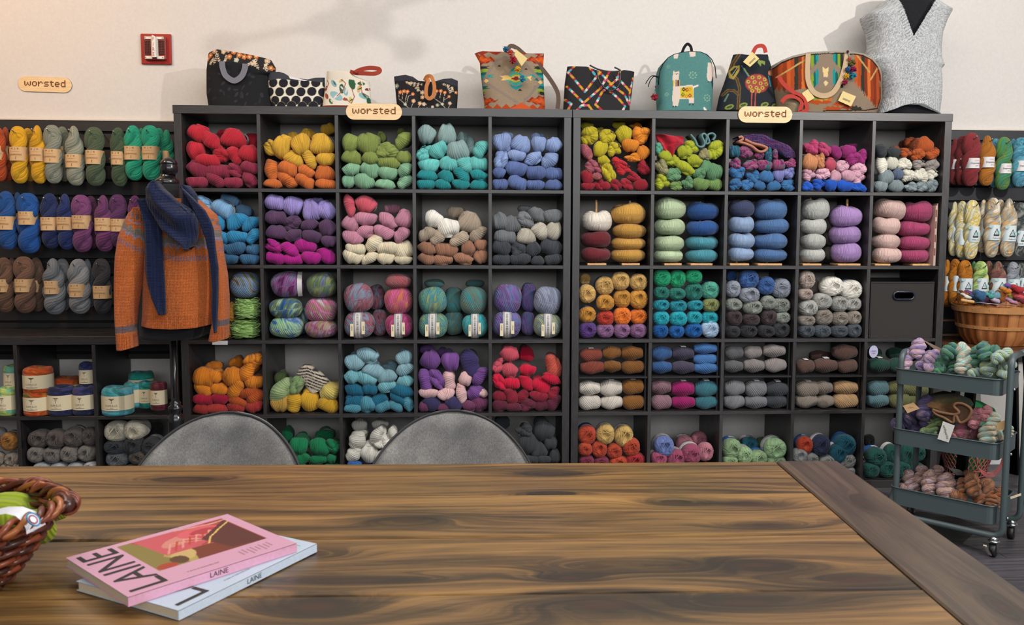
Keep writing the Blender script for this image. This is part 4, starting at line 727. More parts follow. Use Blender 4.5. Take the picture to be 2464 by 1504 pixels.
def hanks(cr, rowlab, items, style):
    for i, (cx_, top, bot, w, colr, cname, labx, laby, lw, lh, ydist) in enumerate(items):
        pt = at(*px(cr, cx_, top), ydist); pb = at(*px(cr, cx_, bot), ydist); sc = CROP[cr][2]; m1 = mpp(pt)
        H = pt[2]-pb[2]; Wd = w/sc*m1*1.16; solid = colr.startswith('#'); cz = (pt[2]+pb[2])/2; X = pt[0]
        if X-Wd/2 < LX-.3 or (X < 0 and X+Wd/2 > -.006): X = min(X, -.008-Wd/2)
        if X > 3 and X-Wd/2 < UX[1]+UW+.006: X = UX[1]+UW+.008+Wd/2
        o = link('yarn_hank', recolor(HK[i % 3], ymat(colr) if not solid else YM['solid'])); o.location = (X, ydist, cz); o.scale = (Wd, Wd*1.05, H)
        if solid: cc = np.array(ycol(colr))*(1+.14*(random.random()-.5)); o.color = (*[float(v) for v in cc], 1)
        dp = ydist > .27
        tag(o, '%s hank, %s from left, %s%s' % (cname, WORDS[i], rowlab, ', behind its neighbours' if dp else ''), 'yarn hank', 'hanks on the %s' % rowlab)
        # paper band as a child, built in hank units
        lx, lz = at(*px(cr, labx, laby), ydist)[0], at(*px(cr, labx, laby), ydist)[2]
        zz = (lz-cz)/H; bw = min(lw/sc*m1/2/Wd*1.0, .6); bh = lh/sc*m1/2/H; n = 24; th = np.linspace(0, 2*math.pi, n+1); d_ = .42
        V = [(bw*np.sign(math.cos(t))*abs(math.cos(t))**.7, d_*np.sign(math.sin(t))*abs(math.sin(t))**.7, zz+s_*bh) for s_ in (-1, 1) for t in th]
        bm_ = {'k': paper_k, 'w': paper_w, 'm': plain('paper_pale_blue', '#ccd6da', .7)}[style]
        bd = mk('paper_band', V, [(j, j+1, n+2+j, n+1+j) for j in range(n)], bm_, o, True)
        if dp: continue
        def put(txt, sz, x, z, mat, up=False):
            tv, tf = text_mesh(txt, 1.0); s_ = sz/H; X_, Z_ = tv[:, 0]*sz/Wd, tv[:, 1]*s_
            if up: X_, Z_ = -X_, -Z_
            mk('lettering', np.stack([X_+x, np.full(len(tv), -d_-.012), Z_+z], -1), tf, mat, bd, False)
        if style == 'k':
            put('MOONSHINE', .0105, 0, zz-.1*bh, inkb, True); put('o  /  o', .014, 0, zz+.72*bh, ink, True); put('an extraordinary blend of wool', .0035, 0, zz+.35*bh, inkb, True); put('J', .015, .02, zz-.62*bh, ink, True)
        elif style == 'w':
            put('Hopemade', .0125, .02, zz, ink); put('yarn co.', .007, .12, zz-.5*bh, ink); put('ooo', .014, .05, zz+.55*bh, inkp)
        else:
            dz = zz-.05*bh
            for P_ in ([(-.28, -.3), (.3, -.3)], [(-.28, -.3), (.05, .55)], [(.05, .55), (.3, -.3)]):
                (xa, za), (xb, zb) = P_; L = math.hypot(xb-xa, zb-za); nx, nz = -(zb-za)/L*.012, (xb-xa)/L*.012
                V = [(xa*bw*1.5+s1*nx, -d_-.012, dz+(za*bh+s1*nz)) for s1 in (-1, 1)]+[(xb*bw*1.5+s1*nx, -d_-.012, dz+(zb*bh+s1*nz)) for s1 in (1, -1)]; mk('band_print', V, [(0, 1, 2, 3)], ink, bd, False)
            th = np.linspace(0, 2*math.pi, 17)[:-1]; mk('band_print', [(.12+.16*math.cos(t), -d_-.01, dz+.3*bh*math.sin(t)) for t in th], [tuple(range(16))], inkm, bd, False)
            mk('band_print', [(-.3+.13*math.cos(t), -d_-.01, zz+.8*bh+.2*bh*math.sin(t)) for t in th], [tuple(range(16))], inkm, bd, False)
            put('Madly yarn', .009, .02, zz-.72*bh, ink)
        # hook through the loop
        hz = pt[2]-.033; hk = B().tube([(X-.002, .385, hz+.006), (X-.002, ydist-.035, hz), (X-.002, ydist-.05, hz+.012)], .0028, 8)
        ho = hk.build('display_hook', steel, None, True); tag(ho, 'hook of the %s hank, %s from left, %s' % (cname, WORDS[i], rowlab), 'hook', 'steel hooks')
SL, SRt = 'left slatwall ', 'right slatwall '  # rear hanks are coloured darker to stand for the shade behind the front ones
hanks('A', SL+'top row', [
 (-30, 180, 700, 130, '#a8441c', 'rust', -20, 430, 110, 130, .25), (50, 180, 700, 110, '#98401f', 'dim rust', 60, 430, 80, 130, .3), (170, 172, 720, 145, '#cf9c0e', 'sunny yellow', 172, 440, 150, 130, .25), (260, 190, 700, 110, '#b88a10', 'dim yellow', 265, 450, 80, 130, .3), (352, 163, 720, 135, '#d09a08', 'golden yellow', 355, 445, 130, 130, .25),
 (495, 160, 720, 150, '#84887a', 'sage grey', 500, 460, 145, 130, .25), (590, 175, 700, 120, '#6c705f', 'dim sage', 600, 430, 60, 120, .3), (700, 168, 740, 155, '#8a8d7c', 'pale sage', 700, 508, 148, 125, .25), (895, 180, 745, 165, '#4c5a44', 'moss green', 895, 472, 150, 130, .25), (1120, 185, 750, 140, '#42543c', 'forest green', 1120, 480, 120, 125, .25)][:10], 'k')
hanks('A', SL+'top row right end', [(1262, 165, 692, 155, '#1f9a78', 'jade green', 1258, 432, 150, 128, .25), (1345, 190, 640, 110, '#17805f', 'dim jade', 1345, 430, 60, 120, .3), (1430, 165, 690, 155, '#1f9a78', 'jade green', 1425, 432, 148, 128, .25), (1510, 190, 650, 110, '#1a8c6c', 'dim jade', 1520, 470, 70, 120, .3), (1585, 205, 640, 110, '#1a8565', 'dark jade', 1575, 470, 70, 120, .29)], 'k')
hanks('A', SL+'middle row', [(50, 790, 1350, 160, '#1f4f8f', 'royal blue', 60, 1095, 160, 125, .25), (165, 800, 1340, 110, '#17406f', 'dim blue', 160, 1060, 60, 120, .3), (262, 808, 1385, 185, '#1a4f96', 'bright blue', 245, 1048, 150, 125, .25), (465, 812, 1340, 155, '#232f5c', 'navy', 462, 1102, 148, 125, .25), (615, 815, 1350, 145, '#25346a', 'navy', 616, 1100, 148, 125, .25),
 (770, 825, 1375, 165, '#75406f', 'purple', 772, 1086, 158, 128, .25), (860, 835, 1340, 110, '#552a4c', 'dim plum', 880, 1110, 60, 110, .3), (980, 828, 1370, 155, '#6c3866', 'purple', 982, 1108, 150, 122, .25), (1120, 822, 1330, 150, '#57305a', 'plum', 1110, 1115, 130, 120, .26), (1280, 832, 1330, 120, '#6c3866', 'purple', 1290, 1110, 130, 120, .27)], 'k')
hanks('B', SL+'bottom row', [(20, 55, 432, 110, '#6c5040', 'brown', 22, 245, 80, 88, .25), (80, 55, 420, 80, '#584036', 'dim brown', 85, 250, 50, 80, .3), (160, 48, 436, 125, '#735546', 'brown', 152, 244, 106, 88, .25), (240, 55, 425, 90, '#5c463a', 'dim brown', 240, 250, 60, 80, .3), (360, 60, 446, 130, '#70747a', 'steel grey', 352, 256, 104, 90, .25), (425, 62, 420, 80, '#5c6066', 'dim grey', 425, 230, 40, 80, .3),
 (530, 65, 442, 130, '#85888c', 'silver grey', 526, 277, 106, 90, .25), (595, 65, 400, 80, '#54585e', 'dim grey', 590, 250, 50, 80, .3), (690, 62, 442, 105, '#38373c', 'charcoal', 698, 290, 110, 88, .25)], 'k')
hanks('H', SRt+'top row', [(1580, 245, 690, 110, '#6f2428', 'maroon', 1590, 500, 80, 92, .31), (1650, 222, 695, 115, '#752629', 'maroon', 1640, 490, 80, 92, .28), (1738, 195, 705, 165, '#7f282d', 'maroon', 1732, 490, 128, 95, .25), (1885, 220, 702, 150, '#a5651a', 'amber', 1880, 480, 120, 100, .25), (1965, 250, 720, 100, 'skyteal', 'dim teal', 1970, 520, 70, 90, .3), (2048, 235, 742, 150, 'greenolive', 'green and olive', 2048, 540, 115, 92, .25),
 (2130, 250, 720, 100, 'skyteal', 'dim teal', 2120, 515, 60, 90, .3), (2205, 240, 715, 150, 'skyteal', 'sky blue', 2205, 515, 110, 98, .25)], 'w')
hanks('H', SRt+'middle row', [(1575, 850, 1370, 100, 'creamgold', 'cream and yellow', 1550, 1165, 70, 145, .31), (1648, 845, 1385, 115, 'creamgold', 'cream and yellow', 1635, 1190, 90, 145, .28), (1745, 835, 1402, 145, 'creamgold', 'cream and yellow', 1738, 1160, 112, 148, .25), (1850, 830, 1340, 110, 'creamrust', 'dim cream', 1830, 1105, 80, 145, .3), (1942, 813, 1385, 145, 'creamrust', 'cream and rust', 1920, 1145, 118, 145, .25), (2010, 830, 1360, 100, 'creamrust', 'dim cream', 2010, 1185, 60, 140, .3),
 (2092, 820, 1380, 150, 'creamrust', 'cream and peach', 2082, 1155, 125, 148, .25), (2205, 860, 1375, 120, 'greydark', 'charcoal and white', 2190, 1200, 90, 145, .25)], 'm')
hanks('K', SRt+'bottom row', [(230, 140, 780, 150, 'ambers', 'amber', 250, 475, 100, 210, .31), (345, 132, 785, 170, 'ambers', 'amber', 345, 470, 110, 215, .28), (480, 148, 800, 195, 'ambers', 'amber', 468, 505, 190, 212, .25), (600, 165, 720, 120, '#5c9a5c', 'leaf green', 590, 510, 80, 210, .3), (700, 162, 780, 205, 'springgreen', 'spring green', 698, 502, 160, 210, .25), (810, 160, 720, 120, 'brownrose', 'dim brown', 800, 510, 80, 200, .3),
 (940, 165, 780, 205, 'brownrose', 'rose brown', 915, 502, 195, 212, .25), (1150, 172, 780, 175, 'silver', 'silver grey', 1142, 515, 172, 205, .25), (1270, 190, 760, 140, 'greydark', 'dark grey', 1275, 495, 80, 205, .26)], 'm')
# ------------------------------------------------------------------ cloth-like shapes drawn from photo measurements, each at its own depth
CROP.update({'Q1': (460, 90, 4.563), 'Q2': (920, 80, 3.85), 'Q3': (1540, 80, 3.85), 'Q4': (2000, 0, 3.134), 'Q5': (240, 370, 3.069), 'W': (0, 0, 1)})
def knitmat(name, wale=.0055, row=.004, strength=.9):
    if name in M: return M[name]
    t = NT(name, .95, .1); a = t.n('ShaderNodeVertexColor', layer_name='print'); v = t.coord('Object')
    f = t.noise(v, 420, 2); t.color(t.mix(1, a.outputs[0], t.maprange(f, .3, .7, .72, 1.28), 'MULTIPLY'))
    sep = t.n('ShaderNodeSeparateXYZ'); t.l(v, sep.inputs[0])
    def m(op, a_, b_=None):
        x = t.n('ShaderNodeMath', operation=op); 
        for i, q in enumerate((a_, b_)):
            if q is None: continue
            if hasattr(q, 'node'): t.l(q, x.inputs[i])
            else: x.inputs[i].default_value = q
        return x.outputs[0]
    cx_ = m('MULTIPLY', sep.outputs[0], 2*math.pi/wale); zz = m('MULTIPLY', sep.outputs[2], 2*math.pi/row)
    h = m('ADD', m('ABSOLUTE', m('SINE', m('MULTIPLY', cx_, .5))), m('MULTIPLY', m('SINE', m('ADD', zz, m('MULTIPLY', m('ABSOLUTE', m('SINE', cx_)), 2.0))), .5))
    t.bump(m('ADD', h, m('MULTIPLY', f, .8)), strength, .0016); t.b.inputs['Sheen Weight'].default_value = .15; M[name] = t.m; return t.m
def interp(pts, v): p = sorted(pts); return np.interp(v, [q[0] for q in p], [q[1] for q in p])
def slab(name, cr, left, right, top, bot, Yf, thick, canvas, mat, parent=None, n=60, m=60, taper=1.0, zmin=None, wob=None, hole=None, e=3.5, yoff=None, shear=0):
    """left/right: [(y,x)], top/bot: [(x,y)] in crop pixels; front at depth Yf, pillow-like thickness."""
    s = np.linspace(0, 1, n+1)[None, :]; t = np.linspace(0, 1, m+1)[:, None]
    def outline(y): return interp(left, y), interp(right, y)
    yb0 = float(np.mean([q[1] for q in bot])); xs0 = interp(left, yb0)+s*(interp(right, yb0)-interp(left, yb0))
    X = xs0+0*t
    for _ in range(4):
        yb = interp(bot, X); yt = interp(top, X); Yp = yb+t*(yt-yb); l_, r_ = outline(Yp); X = l_+s*(r_-l_)
    prof = np.clip(1-np.abs(2*s-1)**e, 0, 1)**.5; tp = 1+(taper-1)*t
    half = thick/2*prof*tp; Yc = Yf+thick/2
    if yoff is not None: Yc = Yc+yoff(s, t)
    c = CROP[cr]; PXs = c[0]+X/c[2]; PYs = c[1]+Yp/c[2]
    V = []; K = []
    d = (FW[:, None, None]*FPX+RT[:, None, None]*(PXs-CX)+UP[:, None, None]*(CY-PYs)); W3 = CP[:, None, None]+d*((Yf+shear*t-CP[1])/d[1])
    for sg in (-1, 1):
        Y = Yc+sg*half
        if wob is not None: Y = Y+wob(s, t)*prof
        P = np.stack([W3[0], Y+0*W3[0], W3[2]], -1)
        if zmin is not None: P[..., 2] = np.maximum(P[..., 2], zmin)
        V.append(P.reshape(-1, 3)); K.append(canvas.get(X, Yp).reshape(-1, 3) if canvas is not None else np.ones((X.size, 3)))
    N = (n+1)*(m+1); F = []
    keep = np.ones((m, n), bool)
    if hole is not None: keep = ~hole((X[:-1, :-1]+X[1:, 1:])/2, (Yp[:-1, :-1]+Yp[1:, 1:])/2)
    for i in range(m):
        for j in range(n):
            a = i*(n+1)+j
            if keep[i, j]: F.append((a, a+1, a+n+2, a+n+1))
            F.append((N+a, N+a+n+1, N+a+n+2, N+a+1))
    for j in range(n):
        F.append((j, N+j, N+j+1, j+1)); a = m*(n+1)+j; F.append((a, a+1, N+a+1, N+a))
    return mk(name, np.concatenate(V), F, mat, parent, True, col=np.concatenate(K))
def ribbon(name, pts, w, th, mat, parent=None, axis=(0, 1, 0)):                          # flat strap: width along axis
    P = np.array(pts, float); T = np.gradient(P, axis=0); T /= np.linalg.norm(T, axis=1, keepdims=True)+1e-9
    if axis is None: W_ = np.cross(T, (0, 1.0, 0)); W_ /= np.linalg.norm(W_, axis=1, keepdims=True)+1e-9; Nn = np.cross(T, W_)
    else: A_ = np.array(axis, float); A_ /= np.linalg.norm(A_); Nn = np.cross(T, A_); Nn /= np.linalg.norm(Nn, axis=1, keepdims=True)+1e-9; W_ = np.broadcast_to(A_, P.shape)
    V = np.concatenate([P+sw*W_*w/2+sn*Nn*th/2 for sw, sn in ((-1, -1), (1, -1), (1, 1), (-1, 1))]); n = len(P); F = []
    for i in range(n-1):
        for k in range(4): F.append((k*n+i, k*n+i+1, ((k+1) % 4)*n+i+1, ((k+1) % 4)*n+i))
    F += [(0, n, 2*n, 3*n), (n-1, 4*n-1, 3*n-1, 2*n-1)]
    return mk(name, V, F, mat, parent, False)
def spl(pts, n=8):                                                                     # smooth path through points
    P = np.array(pts, float); out = []
    for i in range(len(P)-1):
        p0, p1, p2, p3 = P[max(i-1, 0)], P[i], P[i+1], P[min(i+2, len(P)-1)]
        for t in np.linspace(0, 1, n, endpoint=False): out.append(.5*((2*p1)+(-p0+p2)*t+(2*p0-5*p1+4*p2-p3)*t*t+(-p0+3*p1-3*p2+p3)*t**3))
    out.append(P[-1]); return out
def A(cr, x, y, Y): return at(*px(cr, x, y), Y)

# ------------------------------------------------------------------ table
def tablewood(name, along, dark, knots):
    t = NT(name, .34, .5); v = t.coord('Object'); oi = t.n('ShaderNodeObjectInfo'); sp = t.n('ShaderNodeSeparateXYZ'); t.l(v, sp.inputs[0])
    def m(op, a_, b_=0.0, c_=None):
        x = t.n('ShaderNodeMath', operation=op)
        for i, q in enumerate((a_, b_, c_)):
            if q is None: continue
            if hasattr(q, 'node'): t.l(q, x.inputs[i])
            else: x.inputs[i].default_value = q
        return x.outputs[0]
    X, Y = (sp.outputs[0], sp.outputs[1]) if along == 'x' else (sp.outputs[1], sp.outputs[0])
    lo = t.n('ShaderNodeCombineXYZ'); t.l(m('MULTIPLY', X, 1.6), lo.inputs[0]); t.l(m('MULTIPLY', Y, 9), lo.inputs[1]); t.l(m('MULTIPLY', oi.outputs['Random'], 31), lo.inputs[2])
    h = m('MULTIPLY_ADD', Y, 34.0, m('MULTIPLY', t.noise(lo.outputs[0], .8, 2, .5), 3.2)); W_ = None; core = None
    for kx, ky, rx, ry, amp in knots:
        dx = m('DIVIDE', m('SUBTRACT', X, kx), rx); dy = m('DIVIDE', m('SUBTRACT', Y, ky), ry); d2 = m('ADD', m('MULTIPLY', dx, dx), m('MULTIPLY', dy, dy))
        w = m('POWER', 2.718, m('MULTIPLY', d2, -1.0)); h = m('MULTIPLY_ADD', w, amp*2.6, h); W_ = m('ADD', W_, w) if W_ else w
        c_ = m('POWER', 2.718, m('MULTIPLY', d2, -14.0)); core = m('ADD', core, c_) if core else c_
    cb = t.n('ShaderNodeCombineXYZ'); t.l(h, cb.inputs[0]); t.l(m('MULTIPLY', X, .7), cb.inputs[1]); t.l(m('MULTIPLY', oi.outputs['Random'], 23), cb.inputs[2])
    g1 = t.noise(cb.outputs[0], 1.1, 6, .68); cb2 = t.n('ShaderNodeCombineXYZ'); t.l(m('MULTIPLY', Y, 420), cb2.inputs[0]); t.l(m('MULTIPLY', X, 9), cb2.inputs[1]); fine = t.noise(cb2.outputs[0], 1, 3)
    patch = t.noise(lo.outputs[0], 1.5, 4, .6, .5); pf = m('MULTIPLY', W_, t.maprange(patch, .32, .58, .15, 1)) if W_ else patch
    f = m('ADD', g1, m('MULTIPLY', m('SUBTRACT', fine, .5), .3)); f = m('ADD', f, m('MULTIPLY', m('SUBTRACT', patch, .5), .42)); f = m('SUBTRACT', f, m('MULTIPLY', pf, .36)) if W_ else f
    c = t.ramp(f, [(.24, '#23190e'), (.38, '#47341c'), (.48, '#6a4e2c'), (.6, '#8a6638'), (.78, '#a9824c')] if not dark else [(.25, '#261c15'), (.45, '#40332a'), (.6, '#574637'), (.8, '#75593f')])
    if core: c = t.mix(t.maprange(core, .1, .7, 0, .85), c, '#3a2012')
    t.color(t.mix(1, c, t.maprange(oi.outputs['Random'], 0, 1, .86, 1.1), 'MULTIPLY')); t.bump(f, .15, .002)
    t.b.inputs['Coat Weight'].default_value = .15; t.b.inputs['Coat Roughness'].default_value = .2; return t.m
KN = [((430, 1155), .12, .03, 1), ((1330, 1140), .07, .018, 1), ((1325, 1185), .06, .016, -1), ((1620, 1210), .07, .03, 1), ((1805, 1215), .1, .035, 1), ((985, 1250), .09, .03, -1), ((720, 1335), .1, .03, 1), ((1850, 1265), .09, .022, 1), ((1440, 1362), .09, .026, 1), ((1650, 1362), .11, .032, 1), ((1820, 1358), .09, .03, -1), ((2070, 1395), .16, .045, 1), ((1450, 1455), .13, .05, -1), ((1370, 1388), .07, .02, 1), ((860, 1395), .16, .018, 1), ((1790, 1450), .13, .03, 1), ((60, 1300), .12, .03, 1), ((760, 1460), .1, .05, 1)]
def tl(pxx, pyy):
    P = atz(pxx, pyy, .75); dx, dy = P[0]-2.208, P[1]+2.163; c_, s_ = math.cos(.019), math.sin(.019); return dx*c_-dy*s_, dx*s_+dy*c_
TWx = tablewood('stained_pine_along', 'x', False, [(*tl(*p), rx, ry, a) for p, rx, ry, a in KN]); TWy = tablewood('stained_pine_across', 'y', True, [(-.3, -.07, .05, .02, 1), (-.75, -.06, .06, .02, -1)])
# breadboard grain runs across: swap the axes by using the rotated mapping
tb = empty('dining_table', (2.208, -2.163, 0), -.019); tag(tb, 'long brown-stained plank table with a darker end board, in the foreground', 'table')
ys = [0, -.229, -.457, -.686, -.915, -1.144]
for i in range(5): B().box(-2.31, -.1415, ys[i+1]+.0016, ys[i]-.0016, .71, .75-(.0008, 0, .0014, .0003, .001)[i], .0032).build('plank', TWx, tb)
B().box(-.139, 0, ys[5], 0, .71, .7505, .003).build('end_board', TWy, tb, False); B().box(-2.45, -2.3115, ys[5], 0, .71, .7505, .003).build('end_board', TWy, tb)
for y in (-.08, -1.085): B().box(-2.3, -.15, y, y+.022, .6, .708, .001).build('apron', TWx, tb)
for x in (-.17, -2.3): B().box(x, x+.022, -1.06, -.085, .6, .708, .001).build('apron', TWy, tb)
for x in (-.24, -2.3):
    for y in (-.16, -1.08): B().box(x, x+.09, y, y+.09, 0, .6, .003).build('leg', TWy, tb)

# ------------------------------------------------------------------ chairs
t = NT('grey_heather_fabric', .9, .15); v = t.coord('Object'); f1 = t.noise(v, 9, 4, .6); f2 = t.noise(t.coord('Object', (1, 1, .45)), 420, 2)
t.color(t.mix(1, t.ramp(f1, [(.35, '#636262'), (.6, '#7b7977'), (.75, '#8f8d8a')]), t.maprange(f2, .3, .7, .72, 1.25), 'MULTIPLY')); t.bump(f2, .3, .001); t.b.inputs['Sheen Weight'].default_value = .15; FAB = t.m
blk = plain('black_metal', '#141416', .4, 1, spec=.5); pipe = plain('charcoal_piping', '#2c2c30', .7)
def chair(label, X, Y, top):
    c = empty('dining_chair', (X, Y, 0)); tag(c, label, 'chair', 'padded grey chairs at the far side of the table')
    n, m = 40, 30; V = []; H = top-.44
    def hw(h): return .238*(1-max(0, 1-h/.27)**2.15)**.5 if h < .27 else .238-.05*((h-.27)/(H-.27))**2
    for side in (0, 1):
        for j in range(m+1):
            q = (j/m)**1.6; h = q*H
            for i in range(n+1):
                s = 2*i/n-1; w = hw(h) if h > 0 else .004; x = s*w; ed = (1-abs(s)**6)**.5*min(1, (h/.03)**.5) if h < .03 else (1-abs(s)**6)**.5
                y = -.075*(x/.238)**2*1.0-.11*(h/H)+.03; V.append((x, y+(-1 if side == 0 else 1)*.024*ed, top-h))
    N = (n+1)*(m+1); F = [(a+j*(n+1), a+1+j*(n+1), a+1+(j+1)*(n+1), a+(j+1)*(n+1)) for j in range(m) for a in range(n)]; F += [tuple(N+k for k in f[::-1]) for f in F]
    F += [(m*(n+1)+i, m*(n+1)+i+1, N+m*(n+1)+i+1, N+m*(n+1)+i) for i in range(n)]
    mk('backrest', V, F, FAB, c)
    pth = []
    for h in list(np.linspace(H, .0, 40)): pth.append((-hw(max(h, .0005)), -.075*(hw(max(h, .0005))/.238)**2-.11*(h/H)+.03-.012, top-h))
    pth = pth+[(-x, y, z) for x, y, z in pth[::-1]]; B().tube(pth, .0035, 6).build('piping', pipe, c, True)
    bm = B(); pr_ = [(.02, -.035), (.2, -.035), (.235, -.02), (.24, 0), (.228, .022), (.19, .034), (.02, .038)]; bm.lathe(pr_, (0, -.2, .445), 36, 1, .95); bm.build('seat', FAB, c, True)
    for sx in (-1, 1):
        for sy in (0, 1): B().tube([(sx*.16, -.06-.28*sy, .41), (sx*.22, .02-.44*sy, 0)], [.013, .009], 8).build('leg', blk, c, True)
    return c
chair('grey padded round-backed chair left behind the table, in front of the mannequin stand', .733, -1.77, .783)
chair('grey padded round-backed chair in the middle behind the table, right of the other chair', 1.325, -1.77, .783)

# ------------------------------------------------------------------ magazines
def magazine(name, label, P1, P3, P4, z0, th, cover, spinec, title, group, art):
    P1, P3, P4 = [np.array(p[:2]) for p in (P1, P3, P4)]; r = P1-P4; rl = np.linalg.norm(r); r /= rl; h = P3-P4; h -= r*(h@r); hl = np.linalg.norm(h); h /= hl
    o = empty(name, (P4[0], P4[1], z0)); tag(o, label, 'magazine', group)
    def W_(u, v, z): q = r*u*rl+h*v*hl; return (q[0], q[1], z)
    pg = plain('page_edges', '#c8b79c', .8, grain=.1, gscale=900)
    def sl(name, z0_, z1_, u0, u1, v0, v1, mat):
        V = [W_(u, v, z) for z in (z0_, z1_) for u, v in ((u0, v0), (u1, v0), (u1, v1), (u0, v1))]; return mk(name, V, [(3, 2, 1, 0), (4, 5, 6, 7), (0, 1, 5, 4), (1, 2, 6, 5), (2, 3, 7, 6), (3, 0, 4, 7)], mat, o, False)
    sl('pages', .0006, th-.0006, .012, .985, .006, .994, pg); cm = plain(cover+'_cover', spinec, .45, spec=.4)
    sl('back_cover', 0, .0006, 0, 1, 0, 1, cm); sl('spine', .0006, th-.0006, 0, .012, 0, 1, cm)
    n, m = 120, 150; cv = Canvas(0, 0, 1, 1, 150, spinec); art(cv); u = np.linspace(0, 1, n+1); v_ = np.linspace(0, 1, m+1); UU, VV = np.meshgrid(u, v_)
    q = P4*0+0; V = [W_(a, b, th+.0001) for a, b in zip(UU.ravel(), VV.ravel())]+[W_(a, b, th-.0006) for a, b in ((0, 0), (1, 0), (1, 1), (0, 1))]
    F = [(j*(n+1)+i, j*(n+1)+i+1, (j+1)*(n+1)+i+1, (j+1)*(n+1)+i) for j in range(m) for i in range(n)]; N = (n+1)*(m+1); F.append((N+3, N+2, N+1, N))
    K = np.concatenate([cv.get(UU.ravel(), VV.ravel()), np.tile(lin(spinec), (4, 1))]); mk('front_cover', V, F, printed('glossy_print', .35, 0, .5), o, False, col=K)
    tv, tf = text_mesh(title, 1.0); lo, hi = tv.min(0), tv.max(0); tx = (tv[:, 0]-lo[0])/(hi[0]-lo[0]); ty = (tv[:, 1]-lo[1])/(hi[1]-lo[1])
    mk('lettering', [W_(.06+.88*a, .235-.2*b, th+.0006) for a, b in zip(tx, ty)], tf, ink, o, False)
    tv, tf = text_mesh(title, .011); sp = np.array([W_(0, .5, 0)[:2]])[0]; mk('lettering', [(sp[0]+h[0]*a-r[0]*.0004, sp[1]+h[1]*a-r[1]*.0004, th/2+b) for a, b, _ in tv], tf, ink, o, False)
    tv, tf = text_mesh('A KNIT & CROCHET LIFE', .0045); mk('lettering', [(q_[0]+h[0]*a-r[0]*b, q_[1]+h[1]*a-r[1]*b, th+.0006) for (a, b, _) in tv for q_ in [np.array(W_(.1, .45, 0)[:2])]], tf, ink, o, False)
    return o
def art_pink(c):
    c.rect(.27, .27, .94, .93, '#b0433c'); c.poly([(.27, .27), (.27, .5), (.6, .45), (.94, .34), (.94, .27)], '#8a7a3a'); c.poly([(.27, .45), (.5, .38), (.7, .5), (.6, .62), (.27, .6)], '#b6a056')
    c.poly([(.27, .5), (.5, .55), (.45, .9), (.27, .93)], '#7a3420'); c.disc(.42, .47, .12, '#d2b070', .07, .4); c.disc(.36, .42, .08, '#5a3a20', .05); c.disc(.31, .33, .05, '#b03a22', .06)
    c.poly([(.5, .4), (.94, .36), (.94, .8), (.7, .86), (.5, .6)], '#cf5560'); c.disc(.72, .55, .13, '#d98a7c', .07, .9); c.disc(.78, .72, .11, '#e0606a', .14); c.disc(.77, .74, .06, '#b83c46', .09)
    for k in range(7): c.line([(.52+.02*k, .42+.05*k), (.7+.01*k, .5+.045*k), (.6-.01*k, .66+.03*k)], .012, '#c03a2c' if k % 2 else '#e7a090')
    c.poly([(.3, .72), (.62, .66), (.9, .93), (.27, .93)], '#5c2c26'); c.line([(.5, .66), (.62, .72), (.84, .93)], .014, '#e8c070'); c.line([(.94, .62), (.88, .84), (.9, .93)], .02, '#d9b09a')
    for k in range(9): c.line([(.07+.018*(k % 3), .68+.026*k), (.2-.02*(k % 2), .68+.026*k)], .006, '#8a5a66')
def art_blue(c):
    c.rect(.3, .4, .9, .95, '#b8c8d8'); c.disc(.5, .6, .12, '#93a4b8', .1)
    for k in range(6): c.line([(.08, .78+.03*k), (.2, .78+.03*k)], .006, '#7a8696')
zt = .7505
wp = [atz(*p, zt+.014) for p in ((183, 1398), (741, 1303), (430, 1469))]
magazine('magazine', 'pale blue magazine lying under the pink one on the table', *wp, zt, .0135, 'pale_blue', '#c3d2e4', 'LAINE', 'magazines on the table', art_blue)
wp = [atz(*p, zt+.028) for p in ((158, 1342), (702, 1302), (308, 1437))]
magazine('magazine', 'pink magazine with a red photo cover, topmost of the two on the table', *wp, zt+.0142, .0135, 'pink', '#dba3bd', 'LAINE', 'magazines on the table', art_pink)

# ------------------------------------------------------------------ wicker basket with yarn
wk = [plain('wicker_%d' % k, c, .32, grain=.25, gscale=40, spec=.6) for k, c in enumerate(('#5c2a1c', '#7c3a20', '#3c1c16', '#9c5a2c'))]
bc = (.545, -2.79); bk = empty('wicker_basket', (bc[0], bc[1], zt)); tag(bk, 'dark woven wicker basket of green yarn at the left edge of the table', 'basket')
def el(rx, ry, t, z): return (rx*math.cos(t), ry*math.sin(t), z)
rows = 15; HB = .095
for j in range(rows):
    q = j/(rows-1); rx, ry = .165+.078*q**.8, .115+.052*q**.8; ns = 96
    P = []
    for i in range(ns):
        t = i*2*math.pi/ns; d = (.0045 if ((i//3+j) % 2) else -.0045); lift = .012*max(0, math.cos(t))**4*q; P.append(el(rx+d, ry+d, t, .006+HB*q+lift))
    B().tube(P, .0042, 6, closed=True).build('weaver', wk[j % 3], bk, True)
for i in range(28):
    t = i*2*math.pi/28+.04; P = [el(.165+.078*q**.8, .115+.052*q**.8, t, .003+HB*q+.012*max(0, math.cos(t))**4*q) for q in np.linspace(0, 1.04, 7)]; B().tube(P, .0034, 5).build('stake', wk[(i*3) % 4], bk, True)
for k in range(3):
    P = [el(.247+.008*math.cos(16*t+k*2.09), .17+.008*math.cos(16*t+k*2.09), t, .108+.008*math.sin(16*t+k*2.09)+.012*max(0, math.cos(t))**4) for t in np.arange(160)*2*math.pi/160]
    B().tube(P, .0048, 6, closed=True).build('rim_strand', wk[(3, 1, 0)[k]], bk, True)
P = [el(.255, .178, t, .109+.006*math.cos(t*1.6)) for t in np.linspace(.1, 1.15, 22)]; B().tube(P, [.010]*22, 10).build('handle', wk[2], bk, True)
